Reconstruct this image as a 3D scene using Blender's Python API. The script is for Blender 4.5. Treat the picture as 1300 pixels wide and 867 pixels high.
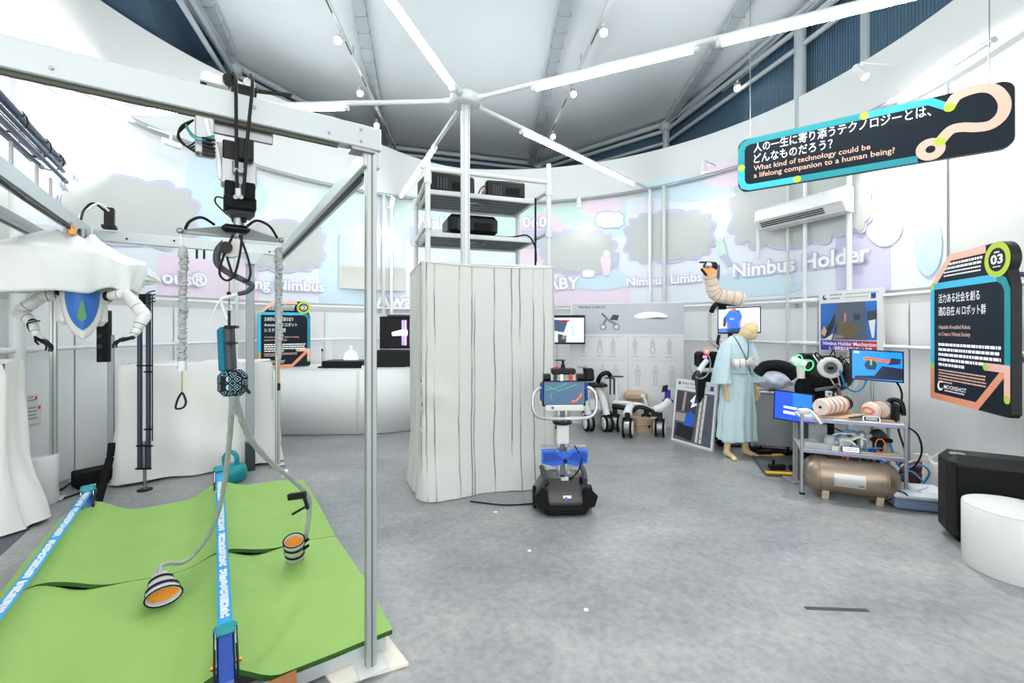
import bpy, math, random
from mathutils import Vector, Matrix
random.seed(7)
scene = bpy.context.scene
for _o in list(bpy.data.objects): bpy.data.objects.remove(_o)
COL = scene.collection
PI = math.pi
R_ = math.radians

# ------------------------------------------------------------------ camera
F_PX, HZ, CH = 560.0, 415.0, 1.52          # focal length in px (1300x867), horizon row, eye height
cam_d = bpy.data.cameras.new('camera'); cam = bpy.data.objects.new('camera', cam_d); COL.objects.link(cam)
cam.location = (0, 0, CH); cam.rotation_euler = (PI/2, 0, 0)
cam_d.sensor_width = 36.0; cam_d.lens = F_PX/1300*36
cam_d.shift_y = -(433.5-HZ)/1300
cam_d.clip_start = .05
scene.camera = cam

# ------------------------------------------------------------------ world, view, exposure
w = bpy.data.worlds.new('world'); scene.world = w; w.use_nodes = True
_bg = w.node_tree.nodes['Background']; _bg.inputs[0].default_value = (1, .995, .98, 1); _bg.inputs[1].default_value = 1.45  # even white fill added, entering through the open back of the room
scene.view_settings.view_transform = 'Standard'; scene.view_settings.look = 'None'
scene.view_settings.gamma = 1; scene.view_settings.use_curve_mapping = False
scene.view_settings.exposure = 0.86
TUBE_POWER = 27.0       # emission of the LED tubes
SPOT_POWER = 45.0       # watts of each track spotlight

def add_spot(loc, aim, power, size=70, blend=.8, col=(1, .97, .92), soft=.05):
    ld = bpy.data.lights.new('spot_light', 'SPOT'); ld.energy = power; ld.color = col
    ld.spot_size = R_(size); ld.spot_blend = blend; ld.shadow_soft_size = soft
    lo = bpy.data.objects.new('spot_light', ld); COL.objects.link(lo)
    lo.location = loc
    lo.rotation_euler = (Vector(aim)-Vector(loc)).to_track_quat('-Z', 'Y').to_euler()
    return lo

# ------------------------------------------------------------------ picture-to-place helpers
def at(u, v, Y): return Vector(((u-650)/F_PX*Y, Y, CH-(v-HZ)/F_PX*Y))
def fl(u, v, Z=0.0): return at(u, v, (CH-Z)*F_PX/(v-HZ))

# ------------------------------------------------------------------ materials
def S(r, g, b):
    f = lambda c: (c/12.92 if c <= .04045 else ((c+.055)/1.055)**2.4)
    return (f(r/255), f(g/255), f(b/255), 1)
MATS = {}
def mat(name, col, rough=.5, metal=0., emit=0., ecol=None, var=0., vscale=8., bump=0., bscale=60., trans=0., alpha=1., sheen=0., coat=0., spec=.5, stretch=None):
    if name in MATS: return MATS[name]
    m = bpy.data.materials.new(name); m.use_nodes = True; MATS[name] = m
    nt = m.node_tree; b = nt.nodes['Principled BSDF']
    c = col if len(col) == 4 else (*col, 1)
    b.inputs['Base Color'].default_value = c; b.inputs['Roughness'].default_value = rough; b.inputs['Metallic'].default_value = metal
    b.inputs['Specular IOR Level'].default_value = spec
    if coat: b.inputs['Coat Weight'].default_value = coat; b.inputs['Coat Roughness'].default_value = .1
    if sheen: b.inputs['Sheen Weight'].default_value = sheen
    if trans: b.inputs['Transmission Weight'].default_value = trans
    if alpha < 1: b.inputs['Alpha'].default_value = alpha
    if emit: b.inputs['Emission Color'].default_value = ecol or c; b.inputs['Emission Strength'].default_value = emit
    if var or bump:
        tc = nt.nodes.new('ShaderNodeTexCoord'); mp = nt.nodes.new('ShaderNodeMapping'); nt.links.new(tc.outputs['Object'], mp.inputs[0])
        if stretch: mp.inputs['Scale'].default_value = stretch
        if var:
            n = nt.nodes.new('ShaderNodeTexNoise'); n.inputs['Scale'].default_value = vscale; n.inputs['Detail'].default_value = 5
            nt.links.new(mp.outputs[0], n.inputs['Vector'])
            mx = nt.nodes.new('ShaderNodeMix'); mx.data_type = 'RGBA'
            mx.inputs['A'].default_value = tuple(max(0, x*(1-var)) for x in c[:3])+(1,)
            mx.inputs['B'].default_value = tuple(min(1, x*(1+var)) for x in c[:3])+(1,)
            nt.links.new(n.outputs['Fac'], mx.inputs['Factor']); nt.links.new(mx.outputs['Result'], b.inputs['Base Color'])
        if bump:
            n2 = nt.nodes.new('ShaderNodeTexNoise'); n2.inputs['Scale'].default_value = bscale; n2.inputs['Detail'].default_value = 4
            nt.links.new(mp.outputs[0], n2.inputs['Vector'])
            bp = nt.nodes.new('ShaderNodeBump'); bp.inputs['Strength'].default_value = bump; bp.inputs['Distance'].default_value = .01
            nt.links.new(n2.outputs['Fac'], bp.inputs['Height']); nt.links.new(bp.outputs[0], b.inputs['Normal'])
    return m
WHITE = mat('white_paint', S(212, 216, 216), .45, var=.02)
WHITEP = mat('white_plastic', S(224, 226, 226), .3, coat=.2)
OFFW = mat('offwhite_plastic', S(222, 222, 214), .35)
LGREY = mat('light_grey_metal', S(172, 178, 182), .35, .6, var=.04)
ALU = mat('brushed_aluminium', S(200, 205, 206), .3, .85, var=.05, vscale=30)
ALUW = mat('white_anodised_aluminium', S(190, 198, 200), .35, .25, var=.02)
STEEL = mat('steel', S(150, 152, 155), .3, .9, var=.06)
CHROME = mat('chrome', S(220, 222, 225), .12, 1.)
BLACK = mat('black_plastic', S(10, 13, 17), .4, spec=.3)
BLACKM = mat('matte_black', S(10, 13, 16), .75, var=.1, spec=.25)
RUBBER = mat('rubber', S(14, 15, 17), .8, spec=.25)
DGREY = mat('dark_grey', S(52, 58, 66), .5, var=.05)
MGREY = mat('mid_grey', S(128, 134, 138), .5, var=.04)
BLUE = mat('bright_blue_plastic', S(28, 100, 214), .3, coat=.4)
NAVY = mat('navy_blue', S(36, 62, 150), .4)
TEAL = mat('teal_plastic', S(0, 140, 150), .4)
TEALC = mat('teal_fabric', S(0, 112, 138), .85, bump=.2, bscale=300)
ORANGE = mat('orange_fabric', S(226, 140, 30), .7, var=.1)
RED = mat('red_plastic', S(220, 60, 40), .4)
YELLOW = mat('yellow_tape', S(240, 180, 20), .5)
WOOD = mat('pale_wood', S(214, 184, 140), .55, var=.08, vscale=10, stretch=(1, 12, 1))
CARD = mat('cardboard', S(190, 150, 104), .8, var=.06)
SKIN = mat('mannequin_beige', S(232, 208, 158), .5)
CABLE = mat('black_cable', S(10, 12, 15), .5, spec=.3)
CABLEW = mat('white_cable', S(225, 228, 228), .5)
CABLEB = mat('blue_tube', S(30, 140, 200), .4)
SILVER = mat('silver_crinkled_fabric', S(176, 182, 182), .5, .25, var=.35, vscale=90, bump=.9, bscale=120)  # tone noise imitates the shade in the creases
LINEN = mat('white_linen', S(234, 234, 232), .9, bump=.6, bscale=7, sheen=.2, stretch=(1.3, 1.3, .6))
GLASSY = mat('clear_acrylic', S(235, 245, 250), .08, trans=.9, alpha=.35)
PLASTIC_CLEAR = mat('translucent_plastic', S(226, 234, 240), .25, trans=.5, alpha=.75)
INKK = mat('black_ink', S(30, 32, 38), .6)
INKG = mat('grey_ink', S(150, 154, 158), .7)
INKW = mat('white_ink', S(246, 246, 246), .6, emit=.12)  # faint glow put into the ink, which is no lamp
INKP = mat('salmon_ink', S(244, 196, 176), .6)

# ------------------------------------------------------------------ mesh builder
ROOTM = {}
def toproot(o):
    while o.parent: o = o.parent
    return o
class MB:
    def __init__(self, M=None):
        self.v = []; self.f = []; self.s = []; self.M = M
    def _add(self, vs, fs, smooth):
        n = len(self.v)
        if self.M is not None: vs = [self.M @ Vector(p) for p in vs]
        self.v += [tuple(p) for p in vs]
        self.f += [tuple(i+n for i in f) for f in fs]
        self.s += [smooth]*len(fs)
        return self
    def box(self, c, s, rot=0., b=0., R=None):
        hx, hy, hz = s[0]/2, s[1]/2, s[2]/2
        if R is None: R = Matrix.Rotation(rot, 3, 'Z') if not isinstance(rot, Matrix) else rot
        c = Vector(c)
        if b <= 0:
            vs = [(x, y, z) for z in (-hz, hz) for y in (-hy, hy) for x in (-hx, hx)]
            fs = [(0, 2, 3, 1), (4, 5, 7, 6), (0, 1, 5, 4), (2, 6, 7, 3), (0, 4, 6, 2), (1, 3, 7, 5)]
            return self._add([c+R@Vector(p) for p in vs], fs, False)
        b = min(b, hx*.98, hy*.98, hz*.98)
        vs = []; idx = {}
        for sx in (-1, 1):
            for sy in (-1, 1):
                for sz in (-1, 1):
                    for a in range(3):
                        p = [sx*(hx-b), sy*(hy-b), sz*(hz-b)]
                        p[a] += (sx, sy, sz)[a]*b
                        idx[(sx, sy, sz, a)] = len(vs); vs.append(p)
        fs = []
        for a in range(3):
            o = [i for i in range(3) if i != a]
            for sg in (-1, 1):
                q = []
                for (i, j) in ((-1, -1), (1, -1), (1, 1), (-1, 1)):
                    k = [0, 0, 0]; k[a] = sg; k[o[0]] = i; k[o[1]] = j
                    q.append(idx[(*k, a)])
                if (sg > 0) == (a == 1): q.reverse()
                fs.append(tuple(q))
        for a in range(3):
            o = [i for i in range(3) if i != a]
            for i in (-1, 1):
                for j in (-1, 1):
                    k0 = [0, 0, 0]; k0[o[0]] = i; k0[o[1]] = j; k1 = list(k0); k0[a] = -1; k1[a] = 1
                    q = [idx[(*k0, o[0])], idx[(*k1, o[0])], idx[(*k1, o[1])], idx[(*k0, o[1])]]
                    p0, p1, p2 = (Vector(vs[q[x]]) for x in (0, 1, 2))
                    nrm = (p1-p0).cross(p2-p0); out = Vector((0, 0, 0)); out[o[0]] = i; out[o[1]] = j
                    if nrm.dot(out) < 0: q.reverse()
                    fs.append(tuple(q))
        for sx in (-1, 1):
            for sy in (-1, 1):
                for sz in (-1, 1):
                    q = [idx[(sx, sy, sz, a)] for a in range(3)]
                    if sx*sy*sz < 0: q.reverse()
                    fs.append(tuple(q))
        return self._add([c+R@Vector(p) for p in vs], fs, False)
    def bar(self, p0, p1, w, h, up=(0, 0, 1), b=0.):
        p0 = Vector(p0); p1 = Vector(p1); d = p1-p0; L = d.length; d.normalize()
        up = Vector(up)
        if abs(d.dot(up)) > .98: up = Vector((0, 1, 0))
        sd = d.cross(up).normalized(); u2 = sd.cross(d)
        R = Matrix((d, -sd, u2)).transposed()
        return self.box((p0+p1)/2, (L, w, h), b=b, R=R)
    def cyl(self, p0, p1, r0, r1=None, n=16, caps=True, smooth=True):
        r1 = r0 if r1 is None else r1
        return self.tube([p0, p1], [r0, r1], n, caps, smooth)
    def tube(self, path, r, n=8, caps=True, smooth=True, closed=False, flat=1.):
        P = [Vector(p) for p in path]; m = len(P)
        rr = r if isinstance(r, (list, tuple)) else [r]*m
        T = []
        for i in range(m):
            if closed: t = P[(i+1) % m]-P[i-1]
            else: t = P[min(i+1, m-1)]-P[max(i-1, 0)]
            T.append(t.normalized() if t.length > 1e-9 else Vector((0, 0, 1)))
        a = Vector((0, 0, 1)) if abs(T[0].z) < .9 else Vector((1, 0, 0))
        N = T[0].cross(a).normalized(); vs = []
        for i in range(m):
            N = (N-T[i]*N.dot(T[i])); N = N.normalized() if N.length > 1e-6 else T[i].orthogonal().normalized()
            B = T[i].cross(N)
            for k in range(n):
                an = 2*PI*k/n
                vs.append(P[i]+(N*math.cos(an)+B*math.sin(an)*flat)*rr[i])
        fs = []
        for i in range(m if closed else m-1):
            j = (i+1) % m
            for k in range(n):
                k2 = (k+1) % n
                fs.append((i*n+k, i*n+k2, j*n+k2, j*n+k))
        self._add(vs, fs, smooth)
        if caps and not closed:
            self._add([vs[k] for k in range(n)], [tuple(reversed(range(n)))], False)
            self._add([vs[(m-1)*n+k] for k in range(n)], [tuple(range(n))], False)
        return self
    def lathe(self, prof, c=(0, 0, 0), R=None, n=24, sx=1., sy=1., smooth=True):
        R = R or Matrix.Identity(3); c = Vector(c); vs = []; m = len(prof)
        for (r, z) in prof:
            for k in range(n):
                a = 2*PI*k/n
                vs.append(c+R@Vector((r*math.cos(a)*sx, r*math.sin(a)*sy, z)))
        fs = [(i*n+k, i*n+(k+1) % n, (i+1)*n+(k+1) % n, (i+1)*n+k) for i in range(m-1) for k in range(n)]
        self._add(vs, fs, smooth)
        if prof[0][0] > 1e-5: self._add([vs[k] for k in range(n)], [tuple(reversed(range(n)))], False)
        if prof[-1][0] > 1e-5: self._add([vs[(m-1)*n+k] for k in range(n)], [tuple(range(n))], False)
        return self
    def ball(self, c, r, n=14, R=None):
        if not isinstance(r, (tuple, list)): r = (r, r, r)
        m = max(5, n//2+1)
        prof = [(max(1e-4, math.sin(PI*i/(m-1))), -math.cos(PI*i/(m-1))) for i in range(m)]
        R = R or Matrix.Identity(3)
        R2 = R @ Matrix.Diagonal(Vector(r))
        return self.lathe([(max(p[0], 1e-6), p[1]) for p in prof], c, R2, n)
    def prism(self, poly, d, o=(0, 0, 0), ux=(1, 0, 0), uy=(0, 0, 1)):
        """polygon in (ux,uy) through o, extruded by d along ux x uy"""
        o = Vector(o); ux = Vector(ux); uy = Vector(uy); nz = ux.cross(uy).normalized()
        n = len(poly)
        vs = [o+ux*p[0]+uy*p[1] for p in poly]; vs += [p+nz*d for p in vs]
        ar = sum(poly[i][0]*poly[(i+1) % n][1]-poly[(i+1) % n][0]*poly[i][1] for i in range(n))
        top = tuple(range(n, 2*n)); bot = tuple(reversed(range(n)))
        sd = [(i, (i+1) % n, n+(i+1) % n, n+i) for i in range(n)]
        fs = [top, bot]+sd
        if (ar < 0) != (d < 0): fs = [tuple(reversed(f)) for f in fs]
        return self._add(vs, fs, False)
    def grid(self, fn, nu, nv, smooth=True, closeu=False):
        vs = [fn(i/(nu if closeu else nu-1), j/(nv-1)) for j in range(nv) for i in range(nu)]
        fs = []
        for j in range(nv-1):
            for i in range(nu if closeu else nu-1):
                i2 = (i+1) % nu
                fs.append((j*nu+i, j*nu+i2, (j+1)*nu+i2, (j+1)*nu+i))
        return self._add(vs, fs, smooth)
    def build(self, name, m, parent=None, world=False, kind=None, label=None, solid=0., sub=0, remesh=0., offset=-1.):
        me = bpy.data.meshes.new(name)
        vs = self.v; org = Vector((0, 0, 0))
        if world and parent is not None:
            Mi = ROOTM[toproot(parent).name].inverted(); vs = [tuple(Mi@Vector(p)) for p in vs]
        elif parent is None and vs:
            xs = [p[0] for p in vs]; ys = [p[1] for p in vs]; zs = [p[2] for p in vs]
            org = Vector(((min(xs)+max(xs))/2, (min(ys)+max(ys))/2, min(zs)))
            vs = [(p[0]-org.x, p[1]-org.y, p[2]-org.z) for p in vs]
        me.from_pydata(vs, [], self.f)
        me.polygons.foreach_set('use_smooth', self.s)
        me.materials.append(m); me.update()
        o = bpy.data.objects.new(name, me); COL.objects.link(o)
        if parent is not None: o.parent = parent
        else:
            o.location = org; ROOTM[o.name] = Matrix.Translation(org)
        if kind: o['kind'] = kind
        if label: o['label'] = label
        if remesh:
            md = o.modifiers.new('remesh', 'REMESH'); md.mode = 'VOXEL'; md.voxel_size = remesh; md.use_smooth_shade = True
            ms = o.modifiers.new('smooth', 'SMOOTH'); ms.factor = .5; ms.iterations = 4
        if solid:
            md = o.modifiers.new('solid', 'SOLIDIFY'); md.thickness = solid; md.offset = offset
        if sub:
            md = o.modifiers.new('sub', 'SUBSURF'); md.levels = sub; md.render_levels = sub
        return o
def thing(name, label, cat, loc=(0, 0, 0), rz=0., group=None):
    o = bpy.data.objects.new(name, None); COL.objects.link(o)
    o.location = loc; o.rotation_euler = (0, 0, rz); o.empty_display_size = .1
    o['label'] = label; o['category'] = cat
    if group: o['group'] = group
    ROOTM[o.name] = Matrix.Translation(Vector(loc)) @ Matrix.Rotation(rz, 4, 'Z')
    return o
def tag(o, label, cat, group=None, kind=None):
    o['label'] = label; o['category'] = cat
    if group: o['group'] = group
    if kind: o['kind'] = kind
    return o
def structure(o): o['kind'] = 'structure'; return o

def text_mb(body, fn, height=1., offset=0., width=None, align='LEFT', space=1.):
    """lettering mesh: fn maps (x,y) in letter space to a 3-D point; cap height about `height`"""
    cu = bpy.data.curves.new('lettering', 'FONT'); cu.body = body; cu.size = 1.; cu.offset = offset; cu.align_x = align
    cu.resolution_u = 2; cu.space_character = space
    ob = bpy.data.objects.new('lettering', cu); COL.objects.link(ob)
    me = bpy.data.meshes.new_from_object(ob)
    xs = [v.co.x for v in me.vertices] or [0, 1]
    x0, x1 = min(xs), max(xs)
    k = height/.7
    kx = (width/(x1-x0)) if width else k
    mb = MB()
    off = x0 if align == 'LEFT' else 0
    mb._add([fn((v.co.x-off)*kx, v.co.y*k) for v in me.vertices], [tuple(p.vertices) for p in me.polygons], False)
    bpy.data.objects.remove(ob); bpy.data.curves.remove(cu); bpy.data.meshes.remove(me)
    return mb
def flatmap(o, ux, uy, lift=0.):
    o = Vector(o); ux = Vector(ux).normalized(); uy = Vector(uy).normalized(); nz = ux.cross(uy)*lift
    return lambda x, y: o+ux*x+uy*y+nz
def lines_mb(o, ux, uy, rows, lift, seed=0, h=.5, gap=.15):
    """small print too fine to read: rows = [(x,y,width,height)] broken into word-length dashes"""
    rnd = random.Random(seed); mb = MB(); f = flatmap(o, ux, uy, lift)
    for (x, y, w_, hh) in rows:
        cx = x
        while cx < x+w_-hh*.5:
            L = min(hh*rnd.uniform(.7, 2.6), x+w_-cx)
            mb._add([f(cx, y), f(cx+L, y), f(cx+L, y+hh), f(cx, y+hh)], [(0, 1, 2, 3)], False)
            cx += L+hh*.35
    return mb
def arc_pts(c, r, a0, a1, n, ux=(1, 0, 0), uy=(0, 0, 1)):
    c = Vector(c); ux = Vector(ux); uy = Vector(uy)
    return [c+ux*(r*math.cos(a0+(a1-a0)*i/(n-1)))+uy*(r*math.sin(a0+(a1-a0)*i/(n-1))) for i in range(n)]
def spline(pts, n=8):
    P = [Vector(p) for p in pts]; out = []
    for i in range(len(P)-1):
        p0 = P[max(i-1, 0)]; p1 = P[i]; p2 = P[i+1]; p3 = P[min(i+2, len(P)-1)]
        for k in range(n):
            t = k/n
            out.append(.5*((2*p1)+(p2-p0)*t+(2*p0-5*p1+4*p2-p3)*t*t+(3*p1-p0-3*p2+p3)*t**3))
    out.append(P[-1]); return out
def rrect(w_, h_, r, n=4, x=0., y=0.):
    pts = []
    for (cx, cy, a) in ((w_-r, r, -PI/2), (w_-r, h_-r, 0), (r, h_-r, PI/2), (r, r, PI)):
        for i in range(n+1):
            an = a+PI/2*i/n
            pts.append((x+cx+r*math.cos(an), y+cy+r*math.sin(an)))
    return pts
# ================================================================== the room
WC = Vector((-.2, 4.1, 0)); WR = 4.2
def wpt(th, r=WR, z=0.): return Vector((WC.x+r*math.cos(th), WC.y+r*math.sin(th), z))
def wallhit(u, v, r=WR-.03):
    k = (u-650)/F_PX
    a = k*k+1; b = -2*(k*WC.x+WC.y); c = WC.x**2+WC.y**2-r*r
    Y = (-b+math.sqrt(b*b-4*a*c))/(2*a)
    p = at(u, v, Y)
    th = math.atan2(p.y-WC.y, p.x-WC.x)
    return (th+2*PI if th < -PI/2 else th), p.z
def wall_top(th):
    d = math.degrees(th)
    t = min(1, max(0, (d-98)/45)); t = t*t*(3-2*t)
    return 4.48+.5*t

# floor: polished grey concrete
def concrete():
    m = bpy.data.materials.new('polished_concrete'); m.use_nodes = True; nt = m.node_tree; b = nt.nodes['Principled BSDF']
    tc = nt.nodes.new('ShaderNodeTexCoord')
    n1 = nt.nodes.new('ShaderNodeTexNoise'); n1.inputs['Scale'].default_value = 1.1; n1.inputs['Detail'].default_value = 9; n1.inputs['Roughness'].default_value = .62
    n2 = nt.nodes.new('ShaderNodeTexNoise'); n2.inputs['Scale'].default_value = 26; n2.inputs['Detail'].default_value = 6
    mp = nt.nodes.new('ShaderNodeMapping'); mp.inputs['Scale'].default_value = (1., 1.7, 1); mp.inputs['Rotation'].default_value = (0, 0, .5)
    nt.links.new(tc.outputs['Object'], mp.inputs[0]); nt.links.new(mp.outputs[0], n1.inputs['Vector']); nt.links.new(tc.outputs['Object'], n2.inputs['Vector'])
    r1 = nt.nodes.new('ShaderNodeValToRGB'); r1.color_ramp.elements[0].position = .34; r1.color_ramp.elements[1].position = .68
    r1.color_ramp.elements[0].color = S(136, 139, 143); r1.color_ramp.elements[1].color = S(168, 169, 169)
    nt.links.new(n1.outputs['Fac'], r1.inputs[0])
    r2 = nt.nodes.new('ShaderNodeValToRGB'); r2.color_ramp.elements[0].position = .35; r2.color_ramp.elements[1].position = .7
    r2.color_ramp.elements[0].color = (.82, .82, .82, 1); r2.color_ramp.elements[1].color = (1.08, 1.08, 1.08, 1)
    nt.links.new(n2.outputs['Fac'], r2.inputs[0])
    mx = nt.nodes.new('ShaderNodeMix'); mx.data_type = 'RGBA'; mx.blend_type = 'MULTIPLY'; mx.inputs['Factor'].default_value = 1
    nt.links.new(r1.outputs[0], mx.inputs['A']); nt.links.new(r2.outputs[0], mx.inputs['B']); nt.links.new(mx.outputs['Result'], b.inputs['Base Color'])
    rr = nt.nodes.new('ShaderNodeMapRange'); rr.inputs['To Min'].default_value = .22; rr.inputs['To Max'].default_value = .4
    nt.links.new(n1.outputs['Fac'], rr.inputs[0]); nt.links.new(rr.outputs[0], b.inputs['Roughness'])
    bp = nt.nodes.new('ShaderNodeBump'); bp.inputs['Strength'].default_value = .05; bp.inputs['Distance'].default_value = .004
    nt.links.new(n2.outputs['Fac'], bp.inputs['Height']); nt.links.new(bp.outputs[0], b.inputs['Normal'])
    return m
floor = structure(MB().box((0, 3.8, -.05), (12, 16, .1)).build('floor', concrete()))

# curved white exhibition wall (right side straight, arc behind, left side straight)
TH0, TH1, NW = R_(-14), R_(194), 121
def plan(r):
    pts = [wpt(TH0, r)+Vector((0, -5.0, 0))]+[wpt(TH0+(TH1-TH0)*i/(NW-1), r) for i in range(NW)]+[wpt(TH1, r)+Vector((0, -5.0, 0))]
    ths = [TH0]+[TH0+(TH1-TH0)*i/(NW-1) for i in range(NW)]+[TH1]
    return pts, ths
WALLM = mat('white_plaster_wall', S(216, 219, 218), .6, var=.015, vscale=2)
mb = MB(); inn, ths = plan(WR); out, _ = plan(WR+.1); n = len(inn)
vs = []
for i in range(n):
    zt = wall_top(ths[i])
    vs += [(inn[i].x, inn[i].y, 0), (inn[i].x, inn[i].y, zt), (out[i].x, out[i].y, zt), (out[i].x, out[i].y, 0)]
fs = []
for i in range(n-1):
    a, b = i*4, (i+1)*4
    for k in range(3): fs.append((a+k, b+k, b+k+1, a+k+1))
mb._add(vs, fs, True)
for k in range(0): pass
wall_back = structure(mb.build('wall_back', WALLM)); 
def flatten_sharp(o):
    md = o.modifiers.new('edges', 'EDGE_SPLIT'); md.split_angle = R_(40)
flatten_sharp(wall_back)
# lower dado cladding: separate white boards between the floor and the lower rail
DADO = mat('grey_white_wall_board', S(238, 240, 241), .5, var=.02, vscale=3)
nb = 14
for i in range(nb):
    t0 = R_(-10)+(R_(200))*i/nb+.002; t1 = R_(-10)+(R_(200))*(i+1)/nb-.002
    MB().grid(lambda u, v: wpt(t0+(t1-t0)*u, WR-.012, .02+1.74*v), 16, 2).build('wall_board', DADO, wall_back, world=True)

# outer hall: dark ribbed clerestory and grey ceiling
ZC = 5.6
HALL = [(-4.39, 6.78), (-2.84, 9.94), (.69, 11.03), (3.14, 8.79), (3.86, 5.71), (4.6, 1.5), (4.4, -4.0), (-5.0, -4.0), (-5.0, 1.5)]
ROOF = HALL[:7]+[(-3.2, -4.0), (-3.42, 3.6)]       # the ceiling edge leans in over the left wall
def ribbed():
    m = bpy.data.materials.new('dark_ribbed_cladding'); m.use_nodes = True; nt = m.node_tree; b = nt.nodes['Principled BSDF']
    b.inputs['Base Color'].default_value = S(62, 92, 112); b.inputs['Roughness'].default_value = .55
    uv = nt.nodes.new('ShaderNodeUVMap'); wv = nt.nodes.new('ShaderNodeTexWave'); wv.inputs['Scale'].default_value = 9.0
    nt.links.new(uv.outputs[0], wv.inputs['Vector'])
    bp = nt.nodes.new('ShaderNodeBump'); bp.inputs['Strength'].default_value = .5; bp.inputs['Distance'].default_value = .03
    nt.links.new(wv.outputs['Fac'], bp.inputs['Height']); nt.links.new(bp.outputs[0], b.inputs['Normal'])
    return m
RIB = ribbed()
hall_names = ['wall_outer_left', 'wall_outer_back_left', 'wall_outer_back', 'wall_outer_right', 'wall_outer_side', None, None, None, 'wall_outer_far_left']
order = [(8, 0), (0, 1), (1, 2), (2, 3), (3, 4), (4, 5), (7, 8)]
nm = ['wall_left', 'wall_outer_left', 'wall_outer_middle', 'wall_outer_right', 'wall_right', 'wall_outer_side', 'wall_outer_corner']
for (i, j), nme in zip(order, nm):
    a = Vector((*HALL[i], 0)); b = Vector((*HALL[j], 0)); L = (b-a).length; d = (b-a).normalized()
    o = structure(MB()._add([a, b, b+Vector((0, 0, ZC+.12)), a+Vector((0, 0, ZC+.12))], [(0, 1, 2, 3)], False).build(nme, RIB))
    uvl = o.data.uv_layers.new(name='UVMap')
    for k, (x, y) in enumerate(((0, 0), (L, 0), (L, ZC), (0, ZC))): uvl.data[k].uv = (x, y)
DARKC = mat('dark_blue_cladding', S(48, 72, 90), .55, var=.05, vscale=3, stretch=(6, 6, .3))
_sl = MB()._add([(-5.7, 8.2, 3.9), (-6.5, 1.8, 3.9), (-3.40, 3.6, ZC+.12), (-4.37, 6.78, ZC+.12)], [(0, 1, 2, 3)], False).build('wall_outer_slope', DARKC); structure(_sl)
_uv = _sl.data.uv_layers.new(name='UVMap')
for _k, _q in enumerate(((0, 0), (5, 0), (4.2, 2), (.8, 2))): _uv.data[_k].uv = _q
_sl2 = structure(MB()._add([(-6.5, 1.8, 3.9), (-6.5, -4, 3.9), (-3.18, -4, ZC+.12), (-3.40, 3.6, ZC+.12)], [(0, 1, 2, 3)], False).build('wall_outer_slope', RIB)); _sl2.data.uv_layers.new(name='UVMap')
CEILM = mat('pale_grey_ceiling_sheet', S(236, 241, 244), .6, var=.01, vscale=1.5)
PIPE = mat('pale_pipe', S(176, 185, 190), .4, .1)
ceiling = structure(MB()._add([(x, y, ZC+.06) for x, y in ROOF], [tuple(range(len(ROOF)))], False).build('ceiling', CEILM))
# stretched ceiling sheets between the radial beams, each slightly pillowed
def zat(u, v, Z): return at(u, v, (Z-CH)*F_PX/(HZ-v))
def ceil_line(u0, v0, u1, v1, Z, k=1.0):
    a = zat(u0, v0, Z); b = zat(u1, v1, Z)
    return a, a+(b-a)*k
beam_px = [(292, 66, 263, 0, 1.9), (488, 180, 455, 0, 1.5), (674, 207, 720, 0, 1.5), (850, 153, 948, 0, 1.75)]
ends = []
for (u0, v0, u1, v1, k) in beam_px:
    a, b = ceil_line(u0, v0, u1, v1, ZC-.05, k); ends.append((a, b))
    MB().bar(a, b, .14, .1).build('beam', PIPE, ceiling, world=True)
    m2 = MB(); L = (b-a).length; nclip = int(L/.32)
    for q in range(nclip): m2.bar(a+(b-a)*(q/nclip)+Vector((-.085, 0, -.03)), a+(b-a)*(q/nclip)+Vector((.085, 0, -.03)), .012, .05)
    m2.build('beam_clip', LGREY, ceiling, world=True, kind='stuff')
sheets = [(Vector((-3.42, 3.6, ZC)), Vector((-3.25, -3.5, ZC)))]+ends+[(Vector((3.86, 5.71, ZC)), Vector((4.5, -1, ZC)))]
for (a0, a1), (b0, b1) in zip(sheets[:-1], sheets[1:]):
    def fsh(u, v, a0=a0, a1=a1, b0=b0, b1=b1):
        p = (a0+(a1-a0)*v)*(1-u)+(b0+(b1-b0)*v)*u
        return Vector((p.x, p.y, ZC+.03-.05*math.sin(PI*u)*math.sin(PI*min(1, v*1.0))))
    MB().grid(fsh, 13, 13).build('ceiling_sheet', CEILM, ceiling, world=True)
# perimeter pipes and struts
def inset(p, k=.12):
    c = Vector((-.2, 6.2)); d = (c-Vector(p)).normalized(); q = Vector(p)+d*k; return Vector((q.x, q.y, 0))
HI = [inset(p) for p in HALL[:8]+[ROOF[8]]]
for (i, j) in [(8, 0), (0, 1), (1, 2), (2, 3), (3, 4), (4, 5)]:
    for (z, r) in ((ZC-.06, .055), (ZC-.2, .04), (5.16, .035)):
        MB().cyl(HI[i]+Vector((0, 0, z)), HI[j]+Vector((0, 0, z)), r, n=10).build('pipe', PIPE, ceiling, world=True)
for i in (0, 1, 2, 3, 4):
    MB().cyl(HI[i]+Vector((0, 0, 0)), HI[i]+Vector((0, 0, ZC)), .07, n=12).build('pipe_post', PIPE, ceiling, world=True)
    MB().ball(HI[i]+Vector((0, 0, ZC-.12)), .13, 12).build('pipe_joint', PIPE, ceiling, world=True)
p4 = HI[3]+(HI[4]-HI[3])*.0
q = at(1105, 60, 4.75)
MB().bar((4.02, 4.98, 3.8), (4.02, 4.98, ZC), .1, .1).build('pipe_post', PIPE, ceiling, world=True)
for (x0, v0, x1, v1) in ((280, 66, 236, 0), (284, 62, 248, 0), (862, 150, 1010, 20), (868, 158, 1038, 0)):
    a, b = ceil_line(x0, v0, x1, v1, ZC-.1, 1.1); MB().cyl(a, b, .035, n=8).build('strut', PIPE, ceiling, world=True)

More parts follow.
